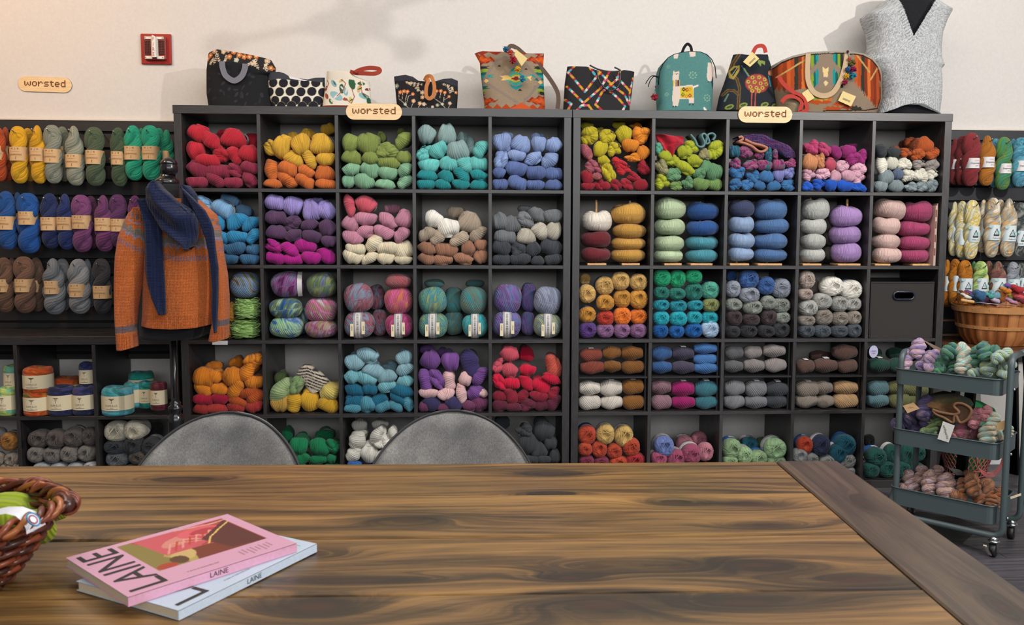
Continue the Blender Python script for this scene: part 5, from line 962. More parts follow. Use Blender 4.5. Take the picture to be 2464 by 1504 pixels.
for t0 in (.25, .85):
    P = [(.253*math.cos(t0+.008*a)+.014*math.cos(a)*math.cos(t0), .176*math.sin(t0+.01*a)+.014*math.cos(a)*math.sin(t0), .108+.014*math.sin(a)) for a in np.linspace(0, 19, 60)]; B().tube(P, .003, 5).build('handle_wrap', wk[1], bk, True)
B().lathe([(.001, 0), (1, 0), (1, .006), (.001, .006)], (0, 0, .001), 40, .165, .115).build('base', wk[2], bk)
def loose_item(me, name, label, cat, P, sc, rotv, col=None, group=None):
    o = link(name, me); o.location = P; o.scale = sc; o.rotation_euler = rotv
    if col: o.color = (*lin(col), 1)
    tag(o, label, cat, group); return o
GI = 'skeins in the wicker basket'
gb = loose_item(SK[0], 'yarn_skein', 'lime green skein in the wicker basket, wrapped in the white band', 'yarn skein', atz(30, 1272, .815), (.12, .035, .065), (.3, .1, .45), '#8a9a22', GI)
loose_item(SK[2], 'yarn_skein', 'lime green skein against the far right rim of the wicker basket', 'yarn skein', atz(118, 1228, .82), (.055, .022, .042), (.3, .2, .2), '#93a224', GI)
loose_item(SK[1], 'yarn_skein', 'pale pink skein in the wicker basket behind the white band', 'yarn skein', atz(45, 1226, .82), (.09, .03, .045), (.2, 0, 0), '#c9b4ac', GI)
loose_item(SK[4], 'yarn_skein', 'dark green skein low in the left of the wicker basket', 'yarn skein', (bc[0]-.08, bc[1]-.02, zt+.05), (.14, .08, .08), (.3, 0, 1.2), '#4f5a18', GI)
oe = [atz(x, y, z) for x, y, z in ((-10, 1226, .868), (20, 1219, .876), (55, 1219, .879), (85, 1230, .876), (103, 1246, .868), (110, 1262, .857))]; ie = [atz(x, y, z) for x, y, z in ((-10, 1240, .866), (14, 1236, .873), (38, 1242, .876), (54, 1256, .873), (62, 1272, .865), (64, 1286, .854))]
bpy.context.view_layer.update()
bd = mk('paper_band', oe+ie, [(i, i+1, 7+i, 6+i) for i in range(5)], plain('paper_bright', '#e4e6ee', .6), gb); bd.matrix_parent_inverse = gb.matrix_world.inverted()
for kk, (rr_, cc) in enumerate(((23, '#2f86b4'), (18, '#e4e6ee'), (15, '#9c5a70'), (10, '#e4e6ee'))):
    q_ = mk('band_print', [atz(80+.75*rr_*math.cos(a)+.25*rr_*math.sin(a), 1250+.75*rr_*math.sin(a), .878-.0004*(rr_)*(math.sin(a)+.3*math.cos(a))+.0007*kk) for a in np.linspace(0, 2*math.pi, 25)[:-1]], [tuple(range(24))], plain('print_'+cc[1:], cc, .6), bd, False)

# ------------------------------------------------------------------ shop signs with pixel lettering
PIX = {'w': ["#.....#", "#..#..#", "#..#..#", "#.#.#.#", ".#...#."], 'o': [".###.", "#...#", "#...#", "#...#", ".###."], 'r': ["#.##.", "##..#", "#....", "#....", "#...."], 's': [".####", "#....", ".###.", "....#", "####."],
       't': [".#..", "####", ".#..", ".#..", ".#..", "..##"], 'e': [".###.", "#...#", "#####", "#....", ".###."], 'd': ["....#", "....#", ".####", "#...#", "#...#", "#...#", ".####"]}
ply = NT('light_plywood', .5, .4); v = ply.coord('Object', (6, 6, 60)); f = ply.noise(v, 2, 4, .6); ply.color(ply.ramp(f, [(.3, '#d5b183'), (.7, '#e6cba1')])); burn = plain('burnt_lettering', '#7c4f2c', .8)
def sign(label, xa, ya, xb, yb, Y, tilt=0):
    a, b = at(xa, ya, Y), at(xb, yb, Y); cx_, cz = (a[0]+b[0])/2, (a[2]+b[2])/2; w, h = b[0]-a[0], a[2]-b[2]
    o = empty('shop_sign', (cx_, Y, cz)); o.rotation_euler = (0, tilt, 0); tag(o, label, 'sign', 'oval plywood signs'); r = h/2
    poly = [(w/2-r+r*math.cos(t), r*math.sin(t)) for t in np.linspace(-math.pi/2, math.pi/2, 14)]+[(-w/2+r+r*math.cos(t), r*math.sin(t)) for t in np.linspace(math.pi/2, 1.5*math.pi, 14)]
    B().prism(poly, 0, .004).build('board', ply.m, o); B().prism([(x*1.005, z*1.01) for x, z in poly], .004, .0055).build('board_edge', plain('burnt_edge', '#2c2022', .8), o)
    tot = sum(len(PIX[c][0])+1.3 for c in 'worsted')-1.3; s_ = w*.77/tot; x = -tot*s_/2; bb = B()
    for c in 'worsted':
        g = PIX[c]; base = 5 if c != 't' else 6; up = 7 if c == 'd' else (6 if c == 't' else 5)
        for j, rw in enumerate(g):
            for i, ch in enumerate(rw):
                if ch == '#': z = (len(g)-j-3.2)*s_*1.05; bb.box(x+(i-.12)*s_, x+(i+1.12)*s_, -.0006, .0, z-s_*.12, z+s_*1.15)
        x += (len(g[0])+1.3)*s_
    bb.build('lettering', burn, o)
sign('small oval plywood sign with pixel lettering on the wall, far left', 43, 184, 173, 222, .389, .02)
sign("oval plywood sign with pixel lettering on the left unit's top edge", 832, 248.5, 967.5, 289, -.0062)
sign("oval plywood sign with pixel lettering on the right unit's top edge", 1777, 255.5, 1906, 296, -.0062)

# ------------------------------------------------------------------ fire alarm
a_, b_ = at(335, 79, .37), at(411, 154, .37); ax, az, s_ = (a_[0]+b_[0])/2, (a_[2]+b_[2])/2, (b_[0]-a_[0])/2
fa = empty('fire_alarm', (ax, .394, az)); tag(fa, 'red square fire alarm horn and strobe high on the wall at left', 'fire alarm')
red = plain('alarm_red', '#98221a', .3, spec=.6); wp_ = plain('alarm_white', '#d9d2c8', .4)
B().box(-s_, s_, -.012, 0, -s_, s_, .003).build('back_plate', red, fa); B().box(-s_*.72, s_*.72, -.03, -.012, -s_*.76, s_*.8, .006).build('horn_body', plain('alarm_red_dark', '#84201a', .35, spec=.6), fa)
bb = B()
for sx in (-1, 1):
    for i in range(4): x = sx*(.3+i*.1)*s_; bb.box(x-.0012, x+.0012, -.0325, -.03, -s_*.42, s_*.48)
    for i in range(9): z = (-.4+i*.108)*s_; bb.box(min(sx*.26*s_, sx*.66*s_), max(sx*.26*s_, sx*.66*s_), -.0322, -.03, z-.001, z+.001)
bb.build('grille', plain('grille_dark', '#2c0f0c', .6), fa)
B().add([(-.24*s_, -.03, -.6*s_), (0, -.058, -.66*s_), (.24*s_, -.03, -.6*s_), (-.24*s_, -.03, .66*s_), (0, -.058, .8*s_), (.24*s_, -.03, .66*s_), (.16*s_, -.05, -.62*s_), (.16*s_, -.05, .72*s_)], [(0, 1, 4, 3), (1, 6, 7, 4), (6, 2, 5, 7), (3, 4, 7, 5), (0, 2, 6, 1)]).build('strobe_housing', wp_, fa)
for sx in (-1, 1):
    for sz in (-.62, .66):
        B().box(min(sx*.15*s_, sx*.62*s_), max(sx*.15*s_, sx*.62*s_), -.036, -.03, (sz-.09)*s_, (sz+.09)*s_, .001).build('bracket', wp_, fa); B().tube([(sx*.56*s_, -.036, sz*s_), (sx*.56*s_, -.0385, sz*s_)], .003, 8).build('screw', steel, fa)
for k, ch in enumerate('FIRE'):
    tv, tf = text_mesh(ch, .36*s_); mk('lettering', np.stack([.06*s_+tv[:, 0]*.75, np.full(len(tv), -.0575), (.52-.33*k)*s_+tv[:, 1]], -1)+np.array([0, 0, 0]), tf, plain('fire_red', '#c23a2a', .5), fa, False)

# ------------------------------------------------------------------ bags on top of the units
ZT = UH; canvas_cloth = printed('printed_canvas', .85, .25, .2); wool = printed('woven_wool', .95, .5, .1, 700)
def flower(c, x, y, r, col, core='#e8c9a8'):
    for k in range(5): c.disc(x+r*.6*math.cos(k*1.257), y+r*.6*math.sin(k*1.257), r*.5, col)
    c.disc(x, y, r*.38, core)
def sprig(c, x, y, L, ang, col, n=5, s_=7):
    dx, dy = math.cos(ang), math.sin(ang); c.line([(x, y), (x+L*dx, y+L*dy)], 2.5, col)
    for k in range(n):
        q = (k+.6)/n*L
        for sg in (-1, 1): a = ang+sg*.8; c.disc(x+q*dx+s_*math.cos(a), y+q*dy+s_*math.sin(a), s_*.75, col, s_*.38, a)
def bag(label, cr, left, right, top, bot, Yf, th, cv, mat=canvas_cloth, **kw):
    o = empty(kw.pop('name', 'tote_bag')); o['label'] = label; tag(o, label, kw.pop('cat', 'bag'), kw.pop('group', None))
    s_ = slab('body', cr, left, right, top, bot, Yf, th, cv, mat, o, zmin=ZT+.0005, n=kw.pop('n', 110), m=kw.pop('m', 100), **kw)
    return o
slate_l = plain('slate_canvas', '#44464e', .8); 
c = Canvas(100, 100, 900, 760, .8, '#1c1d20'); rg = np.random.default_rng(3)
for k in range(60): x, y = rg.random()*800+100, rg.random()*450+330; c.disc(x, y, 30*rg.random()+8, ('#26282c', '#1a1b1e', '#303238')[k % 3], 14*rg.random()+6, rg.random()*3)
cuff = [(100, 100), (900, 100), (900, 390), (830, 372), (700, 322), (560, 285), (420, 262), (300, 262), (200, 280), (100, 318)]; c.poly(cuff, '#2a2728')
for x, y, L, a in ((170, 290, 90, -.9), (230, 285, 120, -1.25), (300, 270, 130, -1.9), (350, 270, 80, -1.2), (600, 300, 60, -.5), (650, 310, 90, -1.0), (730, 345, 120, -1.95), (780, 350, 100, -1.2), (815, 362, 80, -1.8), (700, 320, 80, -1.9)): sprig(c, x, y, L, a, '#dcc9ac', 5, 12)
for x, y in ((145, 210), (182, 180), (232, 138), (408, 204), (515, 185), (570, 205), (628, 205), (850, 320), (455, 150), (700, 195), (390, 130)): flower(c, x, y, 28, '#c8743a' if y > 140 else '#b08a6a')
flower(c, 340, 148, 26, '#c9b08a'); flower(c, 810, 240, 26, '#c9a88a'); flower(c, 485, 240, 26, '#b8bfb0')
bg = bag('large black waxed tote with an orange-flowered cuff, leftmost bag', 'Q1', [(120, 140), (330, 115), (600, 118), (745, 142)], [(222, 838), (300, 885), (372, 882), (400, 822), (600, 845), (745, 865)], [(100, 160), (265, 118), (450, 148), (640, 182), (900, 232)], [(100, 746), (900, 752)], .11, .15, c, taper=.75)
ribbon('handle', spl([A('Q1', x, y, .105) for x, y in ((340, 262), (345, 330), (380, 420), (470, 475), (550, 430), (588, 350), (595, 290))]), .026, .003, plain('grey_webbing', '#6c6c76', .8), bg, axis=None)
c = Canvas(800, 350, 1470, 770, .8, '#dcd6ca'); 
for y, x0_, k in ((488, 885, 0), (588, 845, 1), (688, 912, 0), (748, 865, 1)):
    for i in range(7): c.disc(x0_+118*i-(0 if k == 0 else 0), y+(6 if i % 2 else 0), 52, '#8f8a60'); c.disc(x0_+118*i, y+(6 if i % 2 else 0), 49, '#202029')
c.put(c.Y < np.interp(c.X, [820, 950, 1100, 1300, 1450], [462, 446, 462, 470, 486]), '#3c3e46')
bg = bag('small white pouch with large dark polka dots', 'Q1', [(370, 822), (460, 820), (600, 828), (756, 868)], [(420, 1448), (600, 1450), (756, 1428)], [(800, 374), (950, 366), (1010, 385), (1090, 432), (1270, 452), (1350, 432), (1460, 424)], [(800, 754), (1470, 758)], .12, .09, c, taper=.5)
mk('paper_tag', [A('Q1', 1070, 425, .1), A('Q1', 1280, 475, .1), A('Q1', 1240, 478, .1), A('Q1', 1085, 452, .1)], [(0, 1, 2, 3)], paper_w, bg, False)
c = Canvas(1400, 340, 1990, 770, .8, '#ddd6c8'); rg = np.random.default_rng(8)
for x, y, r_, col in ((1560, 500, 48, '#86aab0'), (1640, 470, 30, '#c9b46a'), (1760, 500, 70, '#2f5a3a'), (1650, 560, 55, '#2f5a44'), (1590, 640, 80, '#8fb4bc'), (1690, 590, 50, '#86aab0'), (1840, 560, 45, '#c9a86a'), (1890, 640, 60, '#86aab0'), (1860, 500, 40, '#3a5f3a'), (1480, 640, 38, '#b8502c'), (1470, 550, 30, '#8f3a2c'), (1530, 700, 35, '#4a6a3c'), (1750, 690, 40, '#c9b46a'), (1690, 680, 30, '#b04a2c'), (1930, 560, 30, '#7c2f2a'), (1940, 690, 40, '#2f5a3a')):
    c.disc(x, y, r_, col, r_*.5, rg.random()*3); c.disc(x+8, y-4, r_*.6, '#ddd6c8' if rg.random() < .3 else '#2f5a44', r_*.16, rg.random()*3)
for P in ([(1650, 455), (1690, 500), (1670, 570), (1600, 640)], [(1480, 455), (1500, 500), (1470, 560)], [(1850, 470), (1870, 600), (1940, 640)], [(1680, 660), (1740, 710)], [(1760, 560), (1790, 650), (1760, 720)]): c.line(P, 9, '#9c4a3a')
c.put(c.Y < np.interp(c.X, [1460, 1500, 1750, 1850, 1950], [462, 455, 455, 470, 520]), '#d9cfc0'); c.put(c.Y > 744, '#8c3a24')
bg = bag('cream pouch with a green and blue leaf print and red wrist strap', 'Q1', [(358, 1470), (455, 1462), (600, 1440), (756, 1418)], [(370, 1755), (420, 1820), (470, 1945), (620, 1958), (756, 1965)], [(1400, 356), (1600, 357), (1735, 366), (1800, 405), (1880, 440), (1990, 475)], [(1400, 756), (1990, 762)], .1, .1, c, taper=.6)
rs = plain('rust_suede', '#8a3020', .85, grain=.1)
ribbon('wrist_strap', spl([A('Q1', x, y, .12+d_) for x, y, d_ in ((1745, 375, .01), (1800, 390, 0), (1900, 395, -.01), (2010, 398, -.01), (2068, 375, 0), (2055, 345, .01), (1950, 335, .012), (1840, 362, .01), (1790, 395, .0))]), .019, .003, rs, bg, axis=None); B().tube([A('Q1', 1800, 362, .112), A('Q1', 1818, 398, .112)], .008, 8).build('strap_knot', rs, bg, True)
def darkflor(c, pts, sprigs, stems, bgc):
    for P in stems: c.line(P, 4, '#c9bba8')
    for x, y, L, a in sprigs: sprig(c, x, y, L, a, '#dcc4a6', 4, 9)
    for x, y, r_, col in pts: flower(c, x, y, r_, col)
c = Canvas(80, 360, 720, 720, .9, '#221f21')
darkflor(c, [(160, 540, 18, '#c8733a'), (197, 532, 17, '#c8733a'), (230, 536, 17, '#c8733a'), (280, 560, 16, '#c8733a'), (500, 532, 17, '#c8733a'), (540, 530, 17, '#c8733a'), (577, 545, 15, '#c8733a'), (617, 582, 14, '#c8733a'), (680, 540, 15, '#b8703a'), (288, 625, 18, '#c8a07c'), (348, 648, 18, '#c8a07c'), (385, 655, 17, '#dcc4a6'), (368, 545, 20, '#b8a088'), (370, 590, 18, '#c8a07c'), (210, 655, 14, '#a8b4a0'), (465, 682, 14, '#b8a898'), (555, 655, 14, '#a8b4a0'), (624, 645, 16, '#b8a088'), (125, 480, 22, '#7c8880'), (510, 665, 16, '#8a9080')],
 [(210, 440, 60, .5), (240, 450, 130, .15), (260, 440, 110, .9), (320, 470, 60, 1.3), (550, 462, 70, .3), (600, 480, 70, 1.1), (640, 480, 50, 1.4)], [[(150, 560), (148, 600), (200, 645)], [(185, 550), (180, 610)], [(228, 550), (215, 600), (212, 640)], [(270, 565), (240, 580), (225, 640)], [(205, 655), (240, 690)], [(500, 550), (480, 600), (550, 650)], [(540, 548), (530, 600)], [(575, 560), (565, 640)], [(610, 590), (580, 610)], [(555, 660), (580, 690)], [(285, 640), (265, 690)], [(345, 660), (335, 690)], [(410, 660), (412, 690)], [(624, 660), (612, 690)]], 0)
c.put(c.Y < np.interp(c.X, [98, 220, 300, 440, 560, 697], [432, 428, 436, 446, 440, 486]), '#33323a')
bg = bag('small black floral pouch with a tan leather loop', 'Q2', [(380, 98), (480, 108), (700, 130)], [(430, 697), (560, 697), (700, 688)], [(80, 390), (210, 376), (280, 396), (330, 432), (440, 442), (500, 434), (560, 415), (640, 408), (720, 436)], [(80, 700), (720, 702)], .1, .09, c, taper=.5)
tan = plain('tan_leather', '#a5632c', .6)
ribbon('leather_loop', spl([A('Q2', x, y, .1+d_) for x, y, d_ in ((392, 440, .02), (410, 405, .01), (440, 396, 0), (462, 420, -.012), (482, 490, -.02), (475, 570, -.024), (440, 605, -.026), (408, 580, -.024), (408, 500, -.02), (425, 440, -.014), (405, 420, 0))]), .017, .0025, tan, bg, axis=None)
# kilim tote
def zig(c, y0, y1, xc, w, n, col):                                  # stepped lozenge
    P = []
    for k in range(n+1): y = y0+(y1-y0)*k/n; d = w*(1-abs(2*k/n-1)); P += [(xc+d, y)]; 
    Q = [(2*xc-x, y) for x, y in P[::-1]]; c.poly(P+Q, col)
def serr(c, x0, x1, y0, y1, n, col, sg=1):                          # serrated stripe
    P = [(x0, y0)]
    for k in range(n+1): x = x0+(x1-x0)*k/n; P += [(x, y0+(y1-y0)*(.5+.5*sg*(1 if k % 2 else -1)*.6))]
    P += [(x1, y0)]; c.poly(P, col)
c = Canvas(840, 120, 1530, 720, .8, '#8f7d68')
for cy_, sg in ((225, 1), (620, -1)):
    for hh, w, col in ((62, 210, '#8a2f20'), (44, 180, '#b4481f'), (24, 140, '#c95a26')):
        for side in (-1, 1):
            xc = 1195+side*330; P = []
            for k in range(7): x = xc-side*w*k/6; P.append((x, cy_-hh*(1-k/6)+(13 if k % 2 else -13)))
            for k in range(6, -1, -1): x = xc-side*w*k/6; P.append((x, cy_+hh*(1-k/6)+(8 if k % 2 else -8)))
            c.poly(P, col)
for y, w, col in ((300, 150, '#2b2a26'), (330, 160, '#7f9a30'), (360, 150, '#1d5c58'), (385, 190, '#22898a'), (415, 150, '#1d5c58'), (435, 90, '#8f7d68'), (465, 110, '#22898a'), (490, 150, '#1d5c58'), (522, 130, '#7f9a30'), (545, 110, '#2b2a26')):
    for side in (-1, 1):
        xe = 1195+side*350; c.poly([(xe, y-16), (xe-side*w, y-12), (xe-side*(w-34), y), (xe-side*w, y+12), (xe, y+16)], col)
for hh, w, col in ((112, 140, '#22898a'), (78, 190, '#8f7d68'), (70, 120, '#2fa3a0'), (46, 110, '#7f9a30'), (34, 84, '#c9b46a'), (20, 48, '#8a2f20')):
    P = [];
    for k in range(9): a = k/8; P.append((1240+w*(1-abs(2*a-1))+(10 if k % 2 else -6), 410-hh+2*hh*a))
    for k in range(8, -1, -1): a = k/8; P.append((1240-w*(1-abs(2*a-1))-(10 if k % 2 else -6), 410-hh+2*hh*a))
    c.poly(P, col)
c.poly([(1090, 380), (1160, 378), (1200, 400), (1160, 422), (1100, 425), (1120, 400)], '#dcb672'); c.poly([(1340, 400), (1390, 380), (1375, 410), (1390, 440)], '#dcb672')
for P in ([(1210, 185), (1060, 230), (930, 430), (1290, 665), (1480, 430), (1300, 240)],): c.line(P, 26, '#85756a')
for x, y in ((962, 428), (1470, 440)): c.poly([(x-24, y), (x, y-20), (x+24, y), (x, y+20)], '#dcb672')
for x, y in ((1335, 322), (1278, 520), (1085, 285)): c.poly([(x-20, y+8), (x, y-14), (x+20, y+8)], '#2b2a26')
serr(c, 940, 1520, 705, 640, 14, '#a5401e', 1); serr(c, 850, 1520, 140, 190, 10, '#8a2f20', 1); c.poly([(1180, 705), (1290, 640), (1400, 705)], '#c0502a')
bg = bag('tall woven wool tote with orange, teal and beige zigzags and pompoms', 'Q2', [(160, 852), (250, 902), (330, 908), (480, 925), (640, 945), (710, 942)], [(160, 1508), (300, 1497), (450, 1505), (710, 1518)], [(840, 165), (930, 138), (1090, 150), (1300, 163), (1530, 160)], [(840, 704), (1530, 706)], .09, .14, c, wool, taper=.25, wob=lambda s, t: -.012*np.sin(9*s+3*t)*np.clip(t*1.3, 0, 1))
br = plain('brown_leather', '#47301f', .55)
ribbon('shoulder_strap', spl([A('Q2', x, y, .15) for x, y in ((1160, 160), (1190, 118), (1250, 140), (1320, 200), (1440, 290), (1505, 360), (1570, 450), (1620, 540), (1632, 620), (1622, 700))]), .02, .0025, br, bg, axis=None)
def pompoms(parent, cr, pts, Y):
    for x, y, r_, col in pts:
        P = A(cr, x, y, Y); R_ = r_/CROP[cr][2]*mpp(P); b2 = B(); g = np.random.default_rng(int(x))
        for k in range(46):
            d = g.normal(size=3); d /= np.linalg.norm(d); b2.tube([P+d*R_*.15, P+d*R_*(.85+.25*g.random())], [R_*.2, R_*.13], 4)
        b2.build('pompom', plain('pom_'+col[1:], col, .95), parent)
    B().tube(spl([A(cr, x, y, Y+.008) for x, y, *_ in pts]), .0016, 5).build('pompom_cord', plain('teal_cord', '#2a6a7c', .9), parent, True)
pompoms(bg, 'Q2', [(1145, 148, 30, '#1f5f86'), (1190, 180, 30, '#b84a30'), (1210, 245, 38, '#9c1a2e'), (1255, 335, 32, '#c9951e'), (1298, 420, 34, '#2a7c96')], .07)
def kraft(parent, cr, pts, Y, txt=None, rotd=0, mat=None):
    P = [A(cr, x, y, Y) for x, y in pts]; Q = [p+np.array([0, .0015, 0]) for p in P]
    o = mk('hang_tag', P+Q, [(0, 1, 2, 3), (7, 6, 5, 4), (0, 4, 5, 1), (1, 5, 6, 2), (2, 6, 7, 3), (3, 7, 4, 0)], mat or plain('cream_card', '#cdb67c', .7), parent, False)
    if txt:
        tv, tf = text_mesh(txt, .017); cc = (P[0]+P[1]+P[2]+P[3])/4; a = rotd; mk('lettering', [cc+np.array([x*math.cos(a)-(y-.006)*math.sin(a), -.0012, x*math.sin(a)+(y-.006)*math.cos(a)]) for x, y, _ in tv], tf, ink, o, False)
kraft(bg, 'Q2', [(1235, 145), (1345, 235), (1290, 305), (1225, 200)], .073)
c = Canvas(1660, 270, 2380, 730, .9, '#272628'); rb = ['#c9962e', '#a82a3a', '#4aa6b8', '#d9c8b0', '#c04a70', '#c9962e']
def beads(P):
    k = 0
    for (xa, ya), (xb, yb) in zip(P[:-1], P[1:]):
        L = math.hypot(xb-xa, yb-ya); n_ = max(1, int(L/22))
        for i in range(n_):
            a, b = i/n_, (i+.9)/n_; c.line([(xa+(xb-xa)*a, ya+(yb-ya)*a), (xa+(xb-xa)*b, ya+(yb-ya)*b)], 20, rb[k % 6]); k += 1
for P in ([(1790, 290), (1730, 345), (1880, 540), (2040, 330)], [(1715, 480), (1865, 645), (2030, 500), (2110, 350)], [(1930, 310), (1975, 375)], [(2020, 350), (2150, 490), (2250, 560), (2300, 650)], [(2180, 400), (2300, 520)], [(2210, 345), (2180, 420), (2040, 540), (1975, 660), (2030, 710)], [(2110, 530), (2180, 590), (2255, 670), (2230, 715)], [(1690, 600), (1755, 650), (1720, 710)], [(1800, 715), (1850, 665), (1910, 665), (1945, 715)], [(2340, 400), (2300, 560), (2320, 700)]): beads(P)
bg = bag('black tote with beaded chevron ribbons and black hoop handles', 'Q2', [(285, 1725), (450, 1700), (716, 1685)], [(335, 2357), (520, 2335), (716, 2308)], [(1660, 284), (1900, 298), (2000, 335), (2180, 350), (2250, 328), (2380, 340)], [(1660, 712), (2380, 712)], .1, .13, c, taper=.55)
hd = plain('black_resin', '#141416', .25, spec=.6)
B().tube(spl([A('Q2', x, y, .095) for x, y in ((1985, 340), (2005, 430), (2060, 510), (2120, 533), (2180, 500), (2205, 430), (2195, 350))]), .0038, 8).build('handle', hd, bg, True)
B().tube(spl([A('Q2', x, y, .16) for x, y in ((1920, 295), (1990, 330), (2080, 352), (2160, 355), (2205, 345), (2150, 315))]), .0038, 8).build('handle', hd, bg, True)
# alpaca rucksack
c = Canvas(150, 150, 730, 730, .9, '#4f7f7c'); c.speckle(.25)
def alp(x, y, s_, full=True):
    wc = '#d6c3b6'; c.poly([(x, y), (x+8*s_, y-14*s_), (x+16*s_, y), (x+40*s_, y), (x+54*s_, y-12*s_), (x+58*s_, y+4*s_), (x+54*s_, y+60*s_), (x+60*s_, y+130*s_), (x+180*s_, y+120*s_), (x+195*s_, y+150*s_), (x+190*s_, y+210*s_), (x+196*s_, y+290*s_), (x+150*s_, y+290*s_), (x+145*s_, y+250*s_), (x+60*s_, y+255*s_), (x+45*s_, y+320*s_), (x, y+320*s_), (x-8*s_, y+250*s_), (x, y+150*s_), (x-4*s_, y+60*s_)], wc)
alp(306, 358, 1.0); c.line([(495, 498), (535, 485)], 16, '#e2d6cc'); c.rect(304, 432, 370, 492, '#c9b03a'); 
for x, col in ((318, '#d6c3b6'), (332, '#6a5a8a'), (344, '#8a2f3a'), (356, '#2a3550')): c.rect(x, 432, x+8, 492, col)
c.poly([(374, 505), (490, 492), (492, 598), (376, 602)], '#c9b02a')
for x, y, col in ((435, 525, '#a8302e'), (397, 570, '#6a6a2a'), (462, 578, '#a8302e'), (405, 520, '#1c1c1c'), (460, 520, '#c98a2a'), (430, 585, '#c98a2a')): c.poly([(x-20, y), (x, y-20), (x+20, y), (x, y+20)], col); c.rect(x-6, y-6, x+6, y+6, '#c9b02a')
for x, y in ((325, 372), (350, 372)): c.disc(x, y, 3, '#1c1c1c')
c.disc(338, 380, 6, '#6a5048')
for x in (303, 328, 458, 487): c.rect(x, 655 if x > 400 else 672, x+9, 668 if x > 400 else 684, '#1c1c1c')
for x, y, s_ in ((490, 388, 30), (625, 598, 28), (268, 308, 14), (250, 565, 14)):
    for k in range(8): a = k*.785; c.disc(x+s_*math.cos(a), y+s_*math.sin(a), s_*.25, '#86a892')
    c.poly([(x-s_*.4, y), (x, y-s_*.4), (x+s_*.4, y), (x, y+s_*.4)], '#7f9f74')
c.poly([(310, 175), (355, 175), (358, 205), (345, 235), (312, 235)], '#d6c3b6'); c.poly([(455, 160), (512, 160), (512, 215), (462, 218)], '#d6c3b6'); c.poly([(632, 270), (660, 268), (700, 290), (700, 400), (690, 445), (634, 445), (620, 400)], '#d6c3b6'); c.rect(634, 440, 646, 454, '#1c1c1c'); c.rect(658, 440, 668, 454, '#1c1c1c')
c.poly([(588, 690), (600, 680), (625, 712), (595, 712)], '#e2d6cc'); c.disc(700, 450, 30, '#2a4a52', 60)
dome = [(160, 560), (172, 440), (185, 350), (215, 280), (260, 230), (310, 200), (380, 181), (470, 170), (560, 176), (620, 200), (665, 245), (695, 310), (720, 420)]
bg = bag('teal rucksack printed with a cream alpaca in a yellow blanket', 'Q3', [(720, 182), (450, 172), (300, 176)], [(720, 690), (450, 706), (200, 704)], dome, [(150, 714), (730, 716)], .1, .13, c, name='rucksack', e=6)
B().tube([A('Q3', x, y-2, .105) for x, y in [(172, 480)]+dome[1:-1]+[(706, 420)]], .0022, 6).build('piping', blk, bg, True)
ribbon('carry_loop', spl([A('Q3', x, y, .15) for x, y in ((388, 185), (410, 130), (440, 100), (470, 125), (480, 180))]), .013, .003, blk, bg, axis=None)
B().tube(spl([A('Q3', x, y, .12) for x, y in ((172, 400), (110, 395), (75, 430), (52, 468))]), .0022, 6).build('cord', blk, bg, True); B().tube(spl([A('Q3', x, y, .115) for x, y in ((172, 415), (130, 400), (95, 440), (75, 498))]), .0022, 6).build('cord', blk, bg, True)
pompoms(bg, 'Q3', [(160, 440, 10, '#2a6a5a'), (145, 495, 9, '#8a2a3a'), (142, 525, 9, '#3a8aa0'), (135, 590, 34, '#8a1f2c')], .1)
# bird rucksack
c = Canvas(700, 150, 1330, 740, .9, '#20262c')
for P, w in (([(950, 170), (890, 260), (870, 350), (915, 420), (935, 500), (920, 600), (910, 710)], 30), ([(790, 560), (830, 520), (880, 525), (915, 560)], 26)): c.line(P, w, '#6a5230'); c.line(P, w*.35, '#3c2f1e')
c.poly([(850, 330), (890, 290), (945, 285), (945, 330), (885, 420), (850, 400)], '#a08a3c'); c.poly([(862, 340), (900, 305), (930, 310), (880, 390)], '#20262c'); c.line([(870, 380), (925, 300)], 6, '#8f9a7c')
for k in range(6): c.disc(985+8*k, 312+14*k, 12, '#8f9a4c', 8, .5)
c.line([(965, 290), (1000, 350), (1030, 390)], 8, '#3a7a96')
c.disc(1100, 458, 112, '#8a3634', 92); c.disc(1100, 458, 102, '#9a4540', 82)
rg = np.random.default_rng(2)
for x, y in ((1060, 400), (1118, 400), (1172, 418), (1020, 440), (1076, 445), (1130, 458), (1185, 465), (1035, 490), (1090, 500), (1145, 500), (1050, 528), (1110, 530)): flower(c, x, y, 18, '#b09a48', '#7a3a28')
for x in (1045, 1078): c.line([(x, 548), (x-12, 680)], 12, '#a84a44')
c.poly([(1120, 235), (1190, 240), (1185, 280), (1150, 262), (1140, 300), (1110, 260)], '#7f8f4a'); c.disc(1245, 350, 34, '#b0544c', 26, -.5); c.disc(1245, 350, 22, '#8f8a4a', 14, -.5)
for x, y in ((835, 680), (960, 665), (1160, 660), (1270, 665)): c.disc(x, y, 40, '#7f8a3c', 22, -.3); c.disc(x, y, 26, '#3c4a2c', 10, -.3)
c.line([(800, 620), (830, 560)], 14, '#5c7a6a'); c.line([(1215, 380), (1230, 480)], 10, '#3a7a8a'); c.disc(1240, 215, 16, '#4a8a5a')
bg = bag('dark rucksack embroidered with a red bird on long legs, behind a sign', 'Q3', [(160, 905), (300, 862), (450, 812), (560, 772), (715, 740)], [(160, 1225), (280, 1258), (450, 1290), (715, 1308)], [(700, 168), (1000, 176), (1100, 180), (1330, 164)], [(700, 706), (1330, 708)], .1, .14, c, name='rucksack', taper=.3, wob=lambda s, t: -.008*np.sin(12*s)*t)
rd = plain('red_webbing', '#a02c20', .75)
